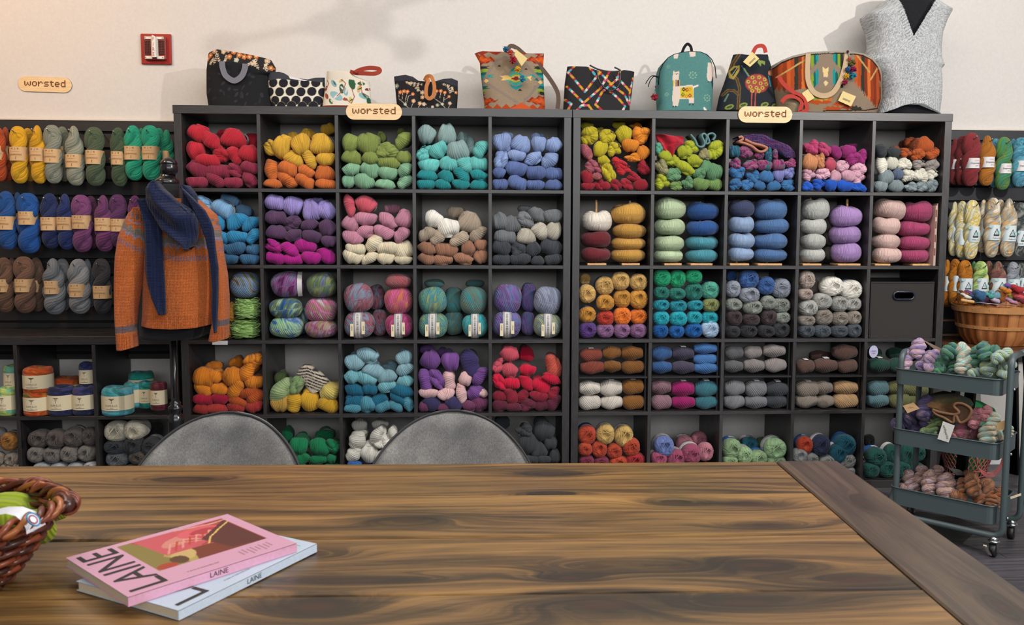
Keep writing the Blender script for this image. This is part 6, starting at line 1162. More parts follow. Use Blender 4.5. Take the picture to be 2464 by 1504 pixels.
ribbon('carry_loop', spl([A('Q3', x, y, .15) for x, y in ((1045, 185), (1075, 130), (1120, 115), (1150, 130), (1165, 180))]), .018, .003, rd, bg, axis=None); kraft(bg, 'Q3', [(1040, 172), (1105, 235), (1020, 312), (955, 265)], .085, 'atenti', .75)
# duffel bag
c = Canvas(1260, 140, 2330, 750, .8, '#8a7866')
cols = ['#7a3420', '#a84a24', '#8f3a20', '#c05828', '#a84a24', '#33342c', '#7a3420', '#c96a34', '#8f3a20']
for i, x in enumerate(range(1275, 1560, 32)):
    P = [(x, 200), (x+32, 200), (x+32, 470+16*i-(8 if i % 2 else 0)), (x+16, 520+10*i), (x, 480+14*i)]; c.poly(P, cols[i % 9])
for i, x in enumerate(range(1990, 2260, 30)):
    L = 440+34*i if i < 6 else 640; P = [(x, 170), (x+30, 170), (x+30, L+30), (x+22, L+60), (x+14, L+10), (x, L+40)]; c.poly(P, cols[(i+3) % 9])
for y, w, col in ((200, 150, '#33342c'),): pass
for i, (dx, col) in enumerate(((150, '#33342c'), (125, '#7f9a30'), (100, '#1d5c58'), (78, '#22898a'))):
    for sg in (-1, 1): x = 1720+sg*dx; c.poly([(x-13, 180), (x+13, 180), (x+13, 330-i*22), (x, 350-i*26), (x-13, 300-i*20)], col); c.poly([(x-13, 505), (x+13, 505), (x+13, 430-i*25), (x, 400-i*28), (x-13, 430-i*25)], col)
c.poly([(1690, 310), (1720, 330), (1748, 310), (1740, 400), (1720, 440), (1700, 400)], '#dcc08a'); c.line([(1630, 505), (1720, 415), (1810, 505)], 26, '#85756a'); c.poly([(1700, 460), (1720, 435), (1745, 460), (1720, 490)], '#dcc08a')
c.line([(1300, 390), (1540, 240)], 14, '#b8985a'); c.line([(2000, 190), (2130, 360)], 14, '#b8985a'); c.line([(2140, 430), (2210, 320)], 14, '#b8985a')
c.poly([(1340, 560), (1480, 515), (1600, 505), (1860, 500), (1870, 720), (1340, 725)], '#87765f')
for x, y, s_, col in ((1650, 640, 130, '#a84a24'), (1690, 610, 100, '#c96a34'), (1690, 605, 60, '#c9a84c'), (1780, 700, 90, '#a84a24'), (1450, 640, 90, '#9c8a70'), (1620, 600, 40, '#7f9a30'), (1840, 660, 60, '#a84a24'), (1930, 690, 70, '#8f3a20'), (2000, 700, 60, '#33342c')):
    c.poly([(x-s_, y), (x-s_*.6, y-14), (x-s_*.55, y-26), (x-s_*.1, y-18), (x, y-34), (x+s_*.3, y-16), (x+s_*.7, y-20), (x+s_, y), (x+s_*.6, y+16), (x+s_*.1, y+10), (x, y+26), (x-s_*.4, y+12)], col)
c.poly([(1260, 140), (2330, 140), (2330, 480), (2285, 430), (2235, 330), (2160, 250), (2060, 200), (1920, 186), (1740, 184), (1560, 196), (1420, 228), (1330, 262), (1275, 300), (1262, 300)], '#9c9284'); c.poly([(2230, 430), (2330, 420), (2330, 740), (2190, 740), (2240, 690), (2250, 560)], '#8a705c')
c.line([(1280, 302), (1330, 265), (1420, 230), (1560, 198), (1740, 186), (1920, 188), (2060, 203), (2150, 245), (2215, 310), (2245, 400), (2248, 600), (2225, 690), (2100, 712), (1700, 718)], 11, '#2c211c')
bg = bag('wide duffel bag of striped orange kilim wool with beige handles', 'Q3', [(290, 1270), (450, 1280), (735, 1330)], [(430, 2312), (600, 2312), (735, 2255)], [(1260, 298), (1330, 240), (1420, 205), (1560, 175), (1750, 163), (1950, 168), (2080, 188), (2180, 238), (2260, 325), (2330, 440)], [(1260, 726), (2330, 734)], .06, .2, c, wool, name='duffel_bag', n=170, e=6)
bge = plain('beige_leather', '#a98d6c', .55)
ribbon('handle', spl([A('Q3', x, y, .052) for x, y in ((1558, 190), (1552, 330), (1560, 450), (1610, 545), (1700, 580), (1790, 545), (1860, 430), (1900, 300), (1918, 182))]), .024, .004, bge, bg, axis=None)
ribbon('shoulder_strap', spl([A('Q3', x, y, .05) for x, y in ((1285, 400), (1330, 470), (1420, 545), (1500, 590), (1540, 660), (1540, 715), (1480, 722), (1500, 640), (1440, 590), (1360, 590), (1310, 640))]), .019, .003, rd, bg, axis=None)
kraft(bg, 'Q3', [(1880, 535), (2002, 585), (1955, 678), (1835, 625)], .045, 'atenti', -.4); kraft(bg, 'Q3', [(1500, 555), (1560, 515), (1618, 600), (1550, 640)], .053)
pompoms(bg, 'Q3', [(1925, 170, 14, '#5c1f3a'), (1940, 240, 18, '#b04a2c'), (1965, 272, 32, '#5c5224'), (1925, 335, 26, '#1f4f7c'), (1975, 335, 32, '#8a1a4c'), (1915, 395, 26, '#c9951e'), (1975, 388, 32, '#2a8aa0'), (1898, 455, 28, '#8a1a3c')], .04)

# ------------------------------------------------------------------ grey vest on a bust form, top right
vf = empty('bust_form'); tag(vf, 'black bust form standing on the right unit, wearing the grey vest', 'bust form'); blackc = plain('black_jersey', '#1c1d21', .9, grain=.1)
cvb = Canvas(0, -200, 1500, 900, .2, '#1d1e22')
slab('torso', 'Q4', [(-160, 560), (-60, 545), (0, 470), (60, 420), (300, 430), (600, 460), (840, 450), (870, 430)], [(-160, 740), (-60, 760), (0, 830), (60, 880), (300, 880), (600, 860), (840, 880), (870, 900)], [(400, -150), (900, -150)], [(400, 862), (900, 862)], .08, .2, cvb, knitmat('jersey', .003, .003, .2), vf, n=30, m=40, zmin=ZT+.0005)
vs = empty('knitted_vest'); tag(vs, 'light grey marled knitted v-neck vest on the bust form', 'vest')
c = Canvas(300, -80, 1040, 880, .5, '#b9bbbd'); c.speckle(.75)
for k in range(26):                                               # ribbing lines
    pass
for (xa, ya), (xb, yb) in (((515, -60), (618, 300)), ((800, -60), (622, 300))):
    for q in np.linspace(0, 1, 34):
        x, y = xa+(xb-xa)*q, ya+(yb-ya)*q; sg = -1 if xb > xa else 1; c.line([(x, y), (x+sg*36, y+26)], 4, '#85898d' if int(q*33) % 2 else '#c4c6c8')
for x in range(380, 930, 9): c.line([(x, 735), (x, 860)], 3.5, '#8d9195' if (x//9) % 2 else '#c8cacc')
for y in range(90, 480, 9): c.line([(325, y), (388, y+8)], 3, '#8d9195' if (y//9) % 2 else '#c4c6c8'); c.line([(880, y), (960, y-10)], 3, '#8d9195' if (y//9) % 2 else '#c4c6c8')
vneck = lambda x, y: (y < 270) & (x > 528+(y-0)*.34) & (x < 790-(y-0)*.62)
slab('vest_body', 'Q4', [(-40, 470), (10, 440), (75, 325), (140, 350), (200, 378), (300, 388), (360, 372), (430, 345), (480, 372), (560, 420), (640, 442), (720, 450), (845, 410)], [(-40, 850), (10, 930), (42, 1002), (120, 960), (220, 922), (330, 908), (400, 912), (468, 935), (500, 908), (600, 912), (720, 905), (856, 890)], [(300, 60), (440, -15), (530, -60), (800, -60), (860, -25), (1003, 20), (1040, 30)],
     [(300, 852), (440, 838), (500, 815), (560, 790), (620, 780), (690, 784), (760, 812), (830, 835), (890, 858), (1040, 858)], .045, .27, c, knitmat('marled_knit', .0045, .004, .8), vs, n=110, m=130, hole=vneck, wob=lambda s, t: -.008*np.sin(14*s+2*t)*(1-t))

# ------------------------------------------------------------------ mannequin with sweater and shawl
MX, MY = .072, -.24
mn = empty('dress_form', (MX, MY, 0)); tag(mn, 'black dress form on a turned pole between the low unit and the left unit', 'dress form')
gl = plain('black_lacquer', '#16161a', .22, spec=.7)
def zy(y): return A('Q5', 500, y, MY)[2]
def lathe_px(name, prof, mat, cx_=502, parent=mn, Y=MY):
    P0 = A('Q5', cx_, 400, Y); k = mpp(P0)/3.069; xo = P0[0]-MX; B().lathe([(r_*k, A('Q5', cx_, y, Y)[2]) for r_, y in prof], (xo, 0, 0), 32).build(name, mat, parent, True)
lathe_px('neck', [(84, 400), (84, 360), (83, 240), (83, 222)], blackc); lathe_px('neck_cap', [(84, 224), (86, 218), (86, 200), (80, 190), (62, 180), (52, 170), (44, 160), (44, 150)], gl)
lathe_px('finial', [(44, 152), (50, 148), (60, 130), (62, 105), (58, 85), (56, 78), (60, 74), (60, 68), (50, 50), (32, 34), (12, 26), (1, 24)], gl, 522)
lathe_px('neck', [(100, 470), (92, 430), (84, 398)], blackc)
o = slab('torso', 'Q5', [(380, 330), (470, 250), (700, 250), (1000, 240), (1280, 225), (1385, 240)], [(380, 640), (470, 740), (700, 760), (1000, 790), (1280, 790), (1340, 770), (1385, 700)], [(200, 400), (840, 400)], [(200, 1372), (500, 1385), (700, 1372), (800, 1330), (840, 1300)], MY-.1, .2, cvb, M['jersey'], None, n=30, m=40)
o.parent = mn; o.matrix_parent_inverse = Matrix.Translation((-MX, -MY, 0))
B().tube([(-.015, 0, .3), (-.015, 0, .83)], .011, 14).build('pole', gl, mn, True)
zb = at(408, 985, MY)[2]; B().lathe([(.045, .02), (.03, .05), (.024, .12), (.027, .2), (.033, zb-.06), (.034, zb-.03), (.02, zb-.015), (.031, zb), (.031, zb+.012), (.02, zb+.02), (.024, zb+.028), (.018, zb+.034), (.011, zb+.05)], (-.015, 0, 0), 24).build('pole_base', gl, mn, True)
for k in range(3): a = k*2.094+.5; B().tube(spl([(-.015, 0, .1), (-.015+.1*math.cos(a), .1*math.sin(a), .08), (-.015+.2*math.cos(a), .2*math.sin(a), .014)]), [.014]*16+[.01], 8).build('foot', gl, mn, True)
sw = empty('knitted_sweater'); tag(sw, 'burnt orange knitted sweater with a grey patterned yoke, on the dress form', 'sweater')
c = Canvas(40, 180, 960, 1500, .5, '#bf642f'); rgs = np.random.default_rng(4)
def yoke(xs, f0, slope, inv=1):
    pass
def bandpaint(f):                                                 # f(x): height of the yoke's lower striped band
    Y0 = f(c.X); d = Y0-c.Y; zg = np.abs(((c.X/46) % 1)*2-1); zg2 = np.abs((((c.X+23)/46) % 1)*2-1)
    c.put((d > -34) & (d < 8) & (((c.X/9).astype(int) % 2) == 0), '#746a86')
    c.put((d > 52+34*zg) & (d < 150) , '#80766f'); c.put((d > 52+34*zg) & (d < 70+34*zg), '#8a84a4')
    c.put((d > 92) & (d < 118), '#7f7166'); c.put((d > 150-30*zg2) & (d < 260), '#bf642f'); c.put((d > 172) & (d < 176+10*zg), '#8a84a4'); c.put((d > 205) & (d < 250) & (((c.X/12).astype(int) % 2) == 0), '#6b6070')
left_y = lambda x: np.interp(x, [60, 110, 180, 260, 330, 460, 600, 760, 840, 930], [600, 610, 640, 690, 715, 745, 765, 760, 700, 640])
bandpaint(left_y); c.speckle(.3)
c2 = Canvas(40, 180, 960, 1500, .5, '#bf642f'); c2.a[:] = c.a; c = c2
for x in range(200, 840, 16): c.line([(x, 1205), (x, 1300)], 5, '#a8501f')
slab('sweater_body', 'Q5', [(330, 330), (400, 240), (450, 170), (560, 175), (700, 190), (860, 225), (1000, 232), (1150, 230), (1280, 222)], [(330, 640), (400, 720), (450, 780), (560, 810), (700, 830), (860, 830), (1000, 826), (1265, 812)], [(150, 400), (260, 345), (420, 320), (620, 330), (720, 400), (860, 470)], [(150, 1278), (225, 1280), (400, 1296), (520, 1300), (700, 1290), (860, 1262)], MY-.13, .28, c, knitmat('orange_knit', .0058, .0048, .9), sw, n=120, m=150, wob=lambda s, t: -.006*np.sin(11*s+4*t)*(1-t), e=2.6)
cs = Canvas(40, 180, 960, 1500, .5, '#bf642f'); cs.a[:] = c.a
cs.put((cs.X < 250) & (cs.Y > 1285+.0*cs.X-(cs.X-90)*.12) & (cs.Y < 1335-(cs.X-90)*.12), '#6b5a5e')
for x in range(85, 240, 15): cs.line([(x, 1345), (x+6, 1465)], 5, '#a04c20')
slab('sleeve', 'Q5', [(395, 240), (440, 175), (500, 140), (620, 92), (760, 72), (1000, 70), (1200, 75), (1300, 82), (1465, 92)], [(395, 262), (440, 300), (560, 320), (700, 310), (850, 285), (1000, 262), (1150, 235), (1290, 220), (1440, 228)], [(60, 480), (140, 450), (200, 410), (262, 392), (330, 400)], [(60, 1462), (160, 1456), (240, 1436)], MY-.15, .13, cs, M['orange_knit'], sw, n=60, m=150, wob=lambda s, t: -.007*np.sin(7*s+2*np.sin(5*t))*np.clip(t*3, 0, 1), e=2.4)
cs.put((cs.X > 760) & (cs.Y > 1230) & (cs.Y < 1275), '#6b5a5e')
for x in range(775, 930, 15): cs.line([(x, 1290), (x, 1400)], 5, '#a04c20')
slab('sleeve', 'Q5', [(470, 790), (640, 815), (860, 820), (1100, 822), (1250, 806), (1395, 775)], [(470, 800), (560, 830), (640, 850), (800, 885), (900, 905), (1050, 918), (1200, 920), (1380, 915)], [(770, 560), (800, 470), (840, 560), (880, 700), (920, 900)], [(760, 1392), (840, 1392), (930, 1372)], MY-.1, .12, cs, M['orange_knit'], sw, n=40, m=120, e=2.4)
sh = empty('knitted_shawl'); tag(sh, 'navy garter-stitch shawl wrapped round the neck of the dress form', 'shawl')
navy = Canvas(0, 0, 1000, 1500, .1, '#131c3c'); nk = knitmat('navy_garter', .011, .0062, 1.0)
slab('shawl_tail', 'Q5', [(330, 262), (420, 290), (520, 315), (700, 325), (860, 325), (960, 340), (1080, 375), (1190, 430)], [(330, 330), (420, 390), (520, 432), (600, 445), (760, 455), (960, 468), (1100, 474), (1190, 472)], [(250, 345), (340, 325), (480, 330)], [(420, 1188), (475, 1192)], MY-.175, .035, navy, nk, sh, n=30, m=100, e=5, wob=lambda s, t: -.01*np.sin(6*s))
slab('shawl_tail', 'Q5', [(250, 585), (330, 640), (420, 690), (520, 730), (640, 775), (800, 808), (1000, 822), (1200, 820), (1320, 838)], [(250, 640), (330, 705), (420, 770), (500, 812), (560, 832), (700, 846), (840, 866), (1000, 866), (1150, 862), (1325, 852)], [(560, 262), (620, 236), (700, 330), (860, 520)], [(830, 1322), (860, 1328)], MY-.16, .035, navy, nk, sh, n=24, m=110, e=5)
slab('shawl_wrap', 'Q5', [(195, 385), (215, 352), (260, 322), (330, 308), (400, 335), (480, 385), (560, 430), (620, 500), (680, 600), (712, 636)], [(195, 420), (250, 470), (300, 530), (350, 560), (380, 600), (430, 680), (480, 700), (560, 705), (640, 690), (712, 655)], [(300, 250), (335, 215), (380, 195), (415, 200), (440, 250), (500, 320), (545, 360), (580, 378), (620, 345), (660, 300), (690, 400), (705, 480)], [(300, 420), (380, 500), (450, 590), (520, 655), (600, 695), (640, 712), (700, 640)], MY-.2, .09, navy, nk, sh, n=70, m=70, e=3, wob=lambda s, t: -.014*np.sin(9*t+3*s)-.02*np.sin(3.1*s))
slab('shawl_collar', 'Q5', [(190, 590), (260, 590), (340, 585), (400, 575)], [(190, 600), (240, 640), (300, 690), (400, 700)], [(560, 215), (590, 225), (640, 238), (700, 300)], [(560, 395), (700, 420)], MY-.12, .08, navy, nk, sh, n=24, m=30)

# ------------------------------------------------------------------ fabric bin and other contents of the units
x0, x1, z0, z1 = cell(1, 2, 4); a_, b_ = at(2098, 678, .012), at(2245, 812, .012); bw = b_[0]-a_[0]; bh = a_[2]-z0-.001
bn = empty('storage_bin', ((a_[0]+b_[0])/2-.004, .012, z0+.001)); tag(bn, 'dark grey fabric storage bin with an oval grommet handle, third row far right', 'storage bin')
fb = plain('charcoal_fabric', '#2e2b2a', .85, grain=.12, gscale=500, bump=.3); c = Canvas(0, 0, 1, 1, 4, '#ffffff')
n, m = 64, 56; V = [(-bw/2+bw*i/n*1.0+(.006*(1-j/m)*(1 if i < n/2 else -1)*abs(2*i/n-1)), .003*math.sin(3*i/n)*math.sin(3*j/m), bh*j/m) for j in range(m+1) for i in range(n+1)]; F = []
hx, hz, hr, hl = .02*bw, .755*bh, .018, .033
for j in range(m):
    for i in range(n):
        x, z = -bw/2+bw*(i+.5)/n, bh*(j+.5)/m; d = math.hypot(max(abs(x-hx)-hl, 0), z-hz)
        if d > hr: F.append((j*(n+1)+i, j*(n+1)+i+1, (j+1)*(n+1)+i+1, (j+1)*(n+1)+i))
mk('front_panel', V, F, fb, bn); B().box(-bw/2, -bw/2+.004, .001, .34, 0, bh).build('side_panel', fb, bn); B().box(bw/2-.004, bw/2, .001, .34, 0, bh).build('side_panel', fb, bn)
B().box(-bw/2+.004, bw/2-.004, .335, .34, 0, bh).build('rear_panel', fb, bn); B().box(-bw/2+.004, bw/2-.004, .005, .335, 0, .004).build('bottom_panel', fb, bn)
P = [(hx+hl+hr*math.cos(t), -.003, hz+hr*math.sin(t)) for t in np.linspace(-math.pi/2, math.pi/2, 12)]+[(hx-hl+hr*math.cos(t), -.003, hz+hr*math.sin(t)) for t in np.linspace(math.pi/2, 1.5*math.pi, 12)]
B().tube(P, .0045, 8, closed=True).build('grommet', plain('blue_black_plastic', '#1a2230', .2, spec=.7), bn, True); B().tube([(-bw/2+.004, -.001, bh-.006), (bw/2-.004, -.001, bh-.006)], .0014, 5).build('seam', fb, bn, True)
x0, x1, z0, z1 = cell(1, 1, 4)
for k, (w_, y0, hh, col, nm) in enumerate(((.010, .014, .29, '#b89a92', 'pinkish booklet with small photos leaning against the right side of the last cubby'), (.006, .02, .3, '#8a8470', 'olive-edged booklet beside the pinkish one at the right side of the last cubby'), (.004, .03, .28, '#d8d4cc', 'white booklet nearest the side panel in the last cubby'))):
    X = x1-.001-sum((.010, .006, .004)[k:])-.0005*k; o = empty('booklet', (X, y0, z0)); tag(o, nm, 'booklet', 'booklets in the second row last cubby'); B().box(0, w_-.0008, 0, .2, 0.001, hh).build('cover', plain('booklet_'+str(k), col, .6), o)
    if k == 0:
        for z in (.05, .115, .18, .235): B().box(.001, w_-.002, -.0006, 0, z, z+.035).build('photo_print', plain('booklet_photo', '#7a4a3c', .6), o)
pk = mk('shelf_label', [at(x, y, -.002) for x, y in ((511, 820), (548, 820), (548, 829.5), (511, 829.5))]+[at(x, y, -.0004) for x, y in ((511, 820), (548, 820), (548, 829.5), (511, 829.5))], [(0, 1, 2, 3), (7, 6, 5, 4), (0, 4, 5, 1), (1, 5, 6, 2), (2, 6, 7, 3), (3, 7, 4, 0)], paper_w, None, False); tag(pk, 'small white price label stuck to the shelf edge right of the sweater sleeve', 'label')

def knit_slab(name, label, cat, cr, L, Rr, T, Bt, Y, th, canvas_, mt, **kw):
    o = slab(name, cr, L, Rr, T, Bt, Y, th, canvas_, mt, None, **kw); tag(o, label, cat); return o
solidc = lambda h: Canvas(0, 0, 4000, 3000, .02, h)
wl = knitmat('felted_knit', .004, .004, .5)
knit_slab('knit_swatch', 'red felted knit swatch folded over the lime skeins, right unit top row', 'swatch', 'G', [(200, 790), (260, 800), (330, 835), (400, 880), (448, 915)], [(200, 900), (230, 1062), (300, 1060), (325, 1000), (370, 975), (448, 938)], [(780, 205), (900, 215), (960, 222), (1062, 232)], [(790, 300), (840, 335), (880, 420), (925, 448), (960, 400), (985, 320), (1060, 318)], .03, .05, solidc('#a51d2e'), wl, n=40, m=30, wob=lambda s, t: -.012*np.sin(8*s+5*t))
def fold_ribbon(name, label, cat, pts, th, depth, mat, y0):                           # knitted fabric seen edge-on in loops
    P = np.array(spl(pts, 8)); T = np.gradient(P, axis=0); T /= np.linalg.norm(T, axis=1, keepdims=True); N_ = np.stack([-T[:, 2], 0*T[:, 0], T[:, 0]], -1); V = []
    for y, g in ((y0, 0), (y0-.004, .3), (y0-.004, .7), (y0, 1), (y0+depth, 1), (y0+depth, 0)): V.append(np.stack([P[:, 0]+N_[:, 0]*(g-.5)*th, np.full(len(P), y), P[:, 2]+N_[:, 2]*(g-.5)*th], -1))
    n = len(P); F = [(k*n+i, k*n+i+1, ((k+1) % 6)*n+i+1, ((k+1) % 6)*n+i) for k in range(6) for i in range(n-1)]
    o = mk(name, np.concatenate(V), F, mat); tag(o, label, cat); return o
fuzz = plain('fuzzy_mohair', '#5f7f80', .95, grain=.35, gscale=500, bump=.8)
fold_ribbon('knit_swatch', 'fuzzy grey-teal knit curled in loops on the lime skeins', 'swatch', [A('G', x, y, .05) for x, y in ((1105, 215), (1150, 270), (1170, 320), (1215, 335), (1240, 300), (1215, 230), (1235, 208), (1262, 240), (1250, 300), (1285, 290), (1270, 225), (1310, 205), (1340, 230), (1320, 270))], .009, .1, fuzz, .03)
fold_ribbon('knit_swatch', 'peach knit swatch rolled at the left of the purple hat', 'swatch', [A('G', x, y, .04) for x, y in ((1560, 245), (1590, 238), (1600, 262), (1570, 285), (1620, 300), (1690, 330), (1750, 375), (1800, 375), (1830, 345), (1780, 320), (1700, 300), (1620, 262))], .012, .1, plain('peach_knit', '#a5705c', .95, grain=.25, gscale=400, bump=.8), .02)
c = Canvas(1500, 180, 2200, 460, .8, '#3a1f4a'); c.a *= (.6+1.2*rng.random((c.h, 1, 1))**2); c.put((np.sin(c.Y*.5+c.X*.1) > .5) & (rng.random(c.X.shape) > .45), '#7a3060'); c.put((np.sin(c.Y*.35-c.X*.05) > .7) & (rng.random(c.X.shape) > .5), '#2f5a8a')
knit_slab('knitted_hat', 'purple and blue striped knitted hat on the plum skeins, right unit top row', 'hat', 'G', [(200, 1600), (260, 1545), (300, 1700), (380, 1950), (430, 2010)], [(200, 1850), (250, 1960), (310, 2080), (380, 2130), (430, 2135)], [(1540, 262), (1600, 225), (1700, 208), (1830, 208), (1950, 245), (2050, 305), (2135, 375)], [(1540, 270), (1620, 290), (1760, 320), (1850, 340), (1950, 390), (2020, 435), (2135, 432)], .035, .07, c, M['navy_garter'], n=60, m=30)
c = Canvas(850, 700, 1150, 960, .9, '#c0b2a0')
for k in range(9): c.line([(860, 800+k*22-70), (980, 770+k*22-60), (1130, 880+k*22-110)], 9, '#25282c')
knit_slab('knit_swatch', 'black and cream striped knit folded on the yellow skeins, left unit fourth row', 'swatch', 'E', [(735, 940), (800, 885), (860, 930), (940, 985)], [(735, 1000), (800, 1080), (860, 1140), (940, 1080)], [(880, 770), (940, 740), (1010, 750), (1080, 800), (1150, 850)], [(880, 800), (930, 860), (970, 910), (1020, 945), (1080, 920), (1140, 870)], .04, .07, c, wl, n=40, m=30)

# ------------------------------------------------------------------ trolley
tr = plain('grey_green_steel', '#465255', .4, 0, .5, grain=.03, gscale=300)
UV_ = np.array([.70, -.714]); ct_o = np.array([3.10, -.60]); ang = math.atan2(UV_[1], UV_[0]); ct = empty('utility_cart', (*ct_o, 0), ang); tag(ct, 'grey-green steel three-tier trolley of twisted hanks at the right', 'utility cart')
CL, CD = .40, .285
def rrect(x0, x1, y0, y1, r, n=5): return [(cx_+r*math.cos(a), cy_+r*math.sin(a)) for cx_, cy_, a0 in ((x1-r, y1-r, 0), (x0+r, y1-r, .5), (x0+r, y0+r, 1), (x1-r, y0+r, 1.5)) for a in np.linspace(a0*math.pi, (a0+.5)*math.pi, n)]
def tray(z0, z1):
    O = rrect(0, CL, 0, CD, .028); n = len(O); I = rrect(.0025, CL-.0025, .0025, CD-.0025, .026); bb = B()
    V = [(x, y, z0) for x, y in O]+[(x, y, z1) for x, y in O]+[(x, y, z1) for x, y in I]+[(x, y, z0+.003) for x, y in I]
    F = [(k*n+i, k*n+(i+1) % n, (k+1)*n+(i+1) % n, (k+1)*n+i) for k in range(3) for i in range(n)]+[tuple(range(n-1, -1, -1)), tuple(3*n+i for i in range(n))]
    o = bb.add(V, F).build('tray', tr, ct); O2 = rrect(-.002, CL+.002, -.002, CD+.002, .03); B().tube([(x, y, z1) for x, y in O2], .0028, 6, closed=True).build('tray_rim', tr, o, True); return o
TZ = [(.125, .197), (.38, .445), (.632, .695)]
for a_, b_ in TZ: tray(a_, b_)
def side(y):
    sg = 1 if y < CD/2 else -1; ym = CD/2; r_ = .04; P = [(CL+.028, ym, .785)]
    P += [(CL+.028, y+sg*(r_-r_*math.sin(a)), .785-r_+r_*math.cos(a)) for a in np.linspace(0, math.pi/2, 6)]
    P += [(CL+.028-(0.04-.04*math.cos(a)), y, .1+.0-.0-.04*math.sin(a)+.02) for a in np.linspace(0, math.pi/2, 6)]
    P += [(.0+(0.04-.04*math.cos(a)), y, .12-.04*math.sin(a)) for a in np.linspace(math.pi/2, 0, 6)]
    P += [(.016, y+sg*.016, z) for z in (.2, .4, .6)]+[(.016, y+sg*(.016+r_-r_*math.sin(a)), .76-r_+r_*math.cos(a)) for a in np.linspace(math.pi/2, 0, 6)]+[(.016, ym, .76)]
    B().tube(P, .0125, 12).build('frame_tube', tr, ct, True)
side(0.012); side(CD-.012)
for x in (CL+.015,):
    for y in (.03, CD-.03):
        for a_, b_ in TZ: B().lathe([(.006, 0), (.006, .002), (.003, .005), (.001, .005)], (0, 0, 0), 10).build('bolt', steel, ct, True).matrix_local = Matrix.Translation((x+(.027 if x > 0 else -.027), y-.018*(1 if y < .1 else -1), (a_+b_)/2))@Matrix.Rotation(math.pi/2*(1 if x > 0 else -1), 4, 'Y')
whl = plain('black_rubber', '#161719', .45)
for x in (.0, CL):
    for y in (.012, CD-.012):
        B().tube([(x, y, .078), (x, y, .062)], [.012, .018], 12).build('caster_stem', steel, ct, True); B().lathe([(.001, 0), (.02, 0), (.022, .003), (.018, .006), (.001, .006)], (x, y, .058), 16).build('caster_plate', steel, ct, True)
        f_ = B(); f_.box(x-.016, x-.013, y-.012, y+.014, .02, .06); f_.box(x+.013, x+.016, y-.012, y+.014, .02, .06); f_.build('caster_fork', steel, ct)
        th = np.linspace(0, 2*math.pi, 21)[:-1]; wv_ = B().tube([(x-.012, y-.004, .025), (x-.010, y-.004, .025), (x+.010, y-.004, .025), (x+.012, y-.004, .025)], [.021, .025, .025, .021], 20); wv_.build('wheel', whl, ct, True)
        if y < .1: ribbon('brake_lever', spl([(x-.02, y-.02, .052), (x-.022, y-.034, .046), (x-.012, y-.038, .03), (x-.002, y-.04, .014)]), .014, .002, steel, ct, axis=(1, -.2, 0))
bk_o = {}
VV2 = np.array([.714, .70]); CARTN = {0: 'bottom trolley tray', 1: 'middle trolley tray', 2: 'top trolley tray'}
def on_cart(pxx, pyy, back):
    d = FW*FPX+RT*(pxx-CX)+UP*(CY-pyy); O = np.array([*ct_o, 0]); nrm = np.array([VV2[0], VV2[1], 0]); k = ((O+nrm*back-CP)@nrm)/(d@nrm); return CP+d*k
cart = {2: ('L', [('lavmulti', 'lavender', '420 430 115 260 25;545 290 145 250 20;640 440 150 290 40;730 400 140 240 65;680 520 115 140 85'), ('forestmix', 'green and slate', '930 330 150 220 60;880 420 140 230 70;830 500 110 180 80;985 520 120 160 10;1235 400 150 260 10;1345 335 140 220 0;1470 310 120 130 85;815 560 70 170 80'),
     ('mintpeach', 'mint and peach', '1100 380 150 330 -8;1070 510 130 190 20'), ('bluelime', 'blue and lime', '1400 500 160 260 25;1225 590 100 170 80;1560 390 140 280 70;1620 490 140 220 80;1480 560 140 160 60;1590 605 140 120 85')]),
 1: ('L', [('darkviolet', 'dark violet', '630 1010 160 310 15;480 1110 160 230 60;320 1210 150 210 70;520 1230 160 190 80;650 1180 120 160 40'), ('mosslime', 'moss and lime', '710 1240 120 180 0;790 1150 110 150 0;640 1290 80 150 80'), ('roseplum', 'rose', '1110 1240 150 300 25;1240 1130 130 270 25;1210 1310 160 170 10;1010 1330 100 160 60;1360 1080 110 200 30'),
     ('greymint', 'pale mint', '1390 1330 180 270 10;1530 1330 150 170 60;1450 1170 120 220 30;1640 1290 100 140 20')]),
 0: ('P', [('pinkbrown', 'pinkish brown', '460 490 150 270 -15;590 420 130 240 10;690 500 160 300 12;880 540 180 300 15;385 575 90 110 60;790 380 110 160 10;740 620 90 110 70'), ('rustbrown', 'rust brown', '1030 665 170 130 85;1080 550 110 200 0;1200 530 150 280 -5;1290 690 150 200 -25;1400 600 150 280 -15;1455 745 150 190 30;1540 660 120 220 20;1190 420 120 100 85')])}
for tr_i, (cr, sets) in cart.items():
    for pal, cname, items in sets:
        its = sorted([[float(v) for v in it.split()] for it in items.split(';')])
        for i, (x, y, w, h, a) in enumerate(its):
            pxx, pyy = px(cr, x, y); P = on_cart(pxx, pyy, .06+.02*(i % 3)); fl_z = TZ[tr_i][0]+.02
            low = (pyy-(900, 1070, 1200)[2-tr_i]); m1 = mpp(P); Wd, H = w/CROP[cr][2]*m1*1.28, h/CROP[cr][2]*m1*1.06
            P[2] = max(P[2], fl_z+.3*min(Wd, H)); m_ = HK[(i+tr_i) % 3] if h/w > 1.25 else SK[(i*3+tr_i) % 10]
            o = link('twisted_hank', recolor(m_, ymat(pal))); ar = math.radians(a)
            if h/w > 1.25: o.scale = (Wd, Wd, H); o.rotation_euler = (-.35, ar, ang*.35)
            else: o.scale = (max(Wd, H)*1.0, min(Wd, H)*.7, min(Wd, H)); o.rotation_euler = (-.2, .2, ang*.4)
            o.location = P; tag(o, '%s twisted hank, %s such from left in the %s' % (cname.replace(' and ', '-'), WORDS[i], CARTN[tr_i]), 'yarn hank', '%s hanks in the %s' % (cname, CARTN[tr_i]))
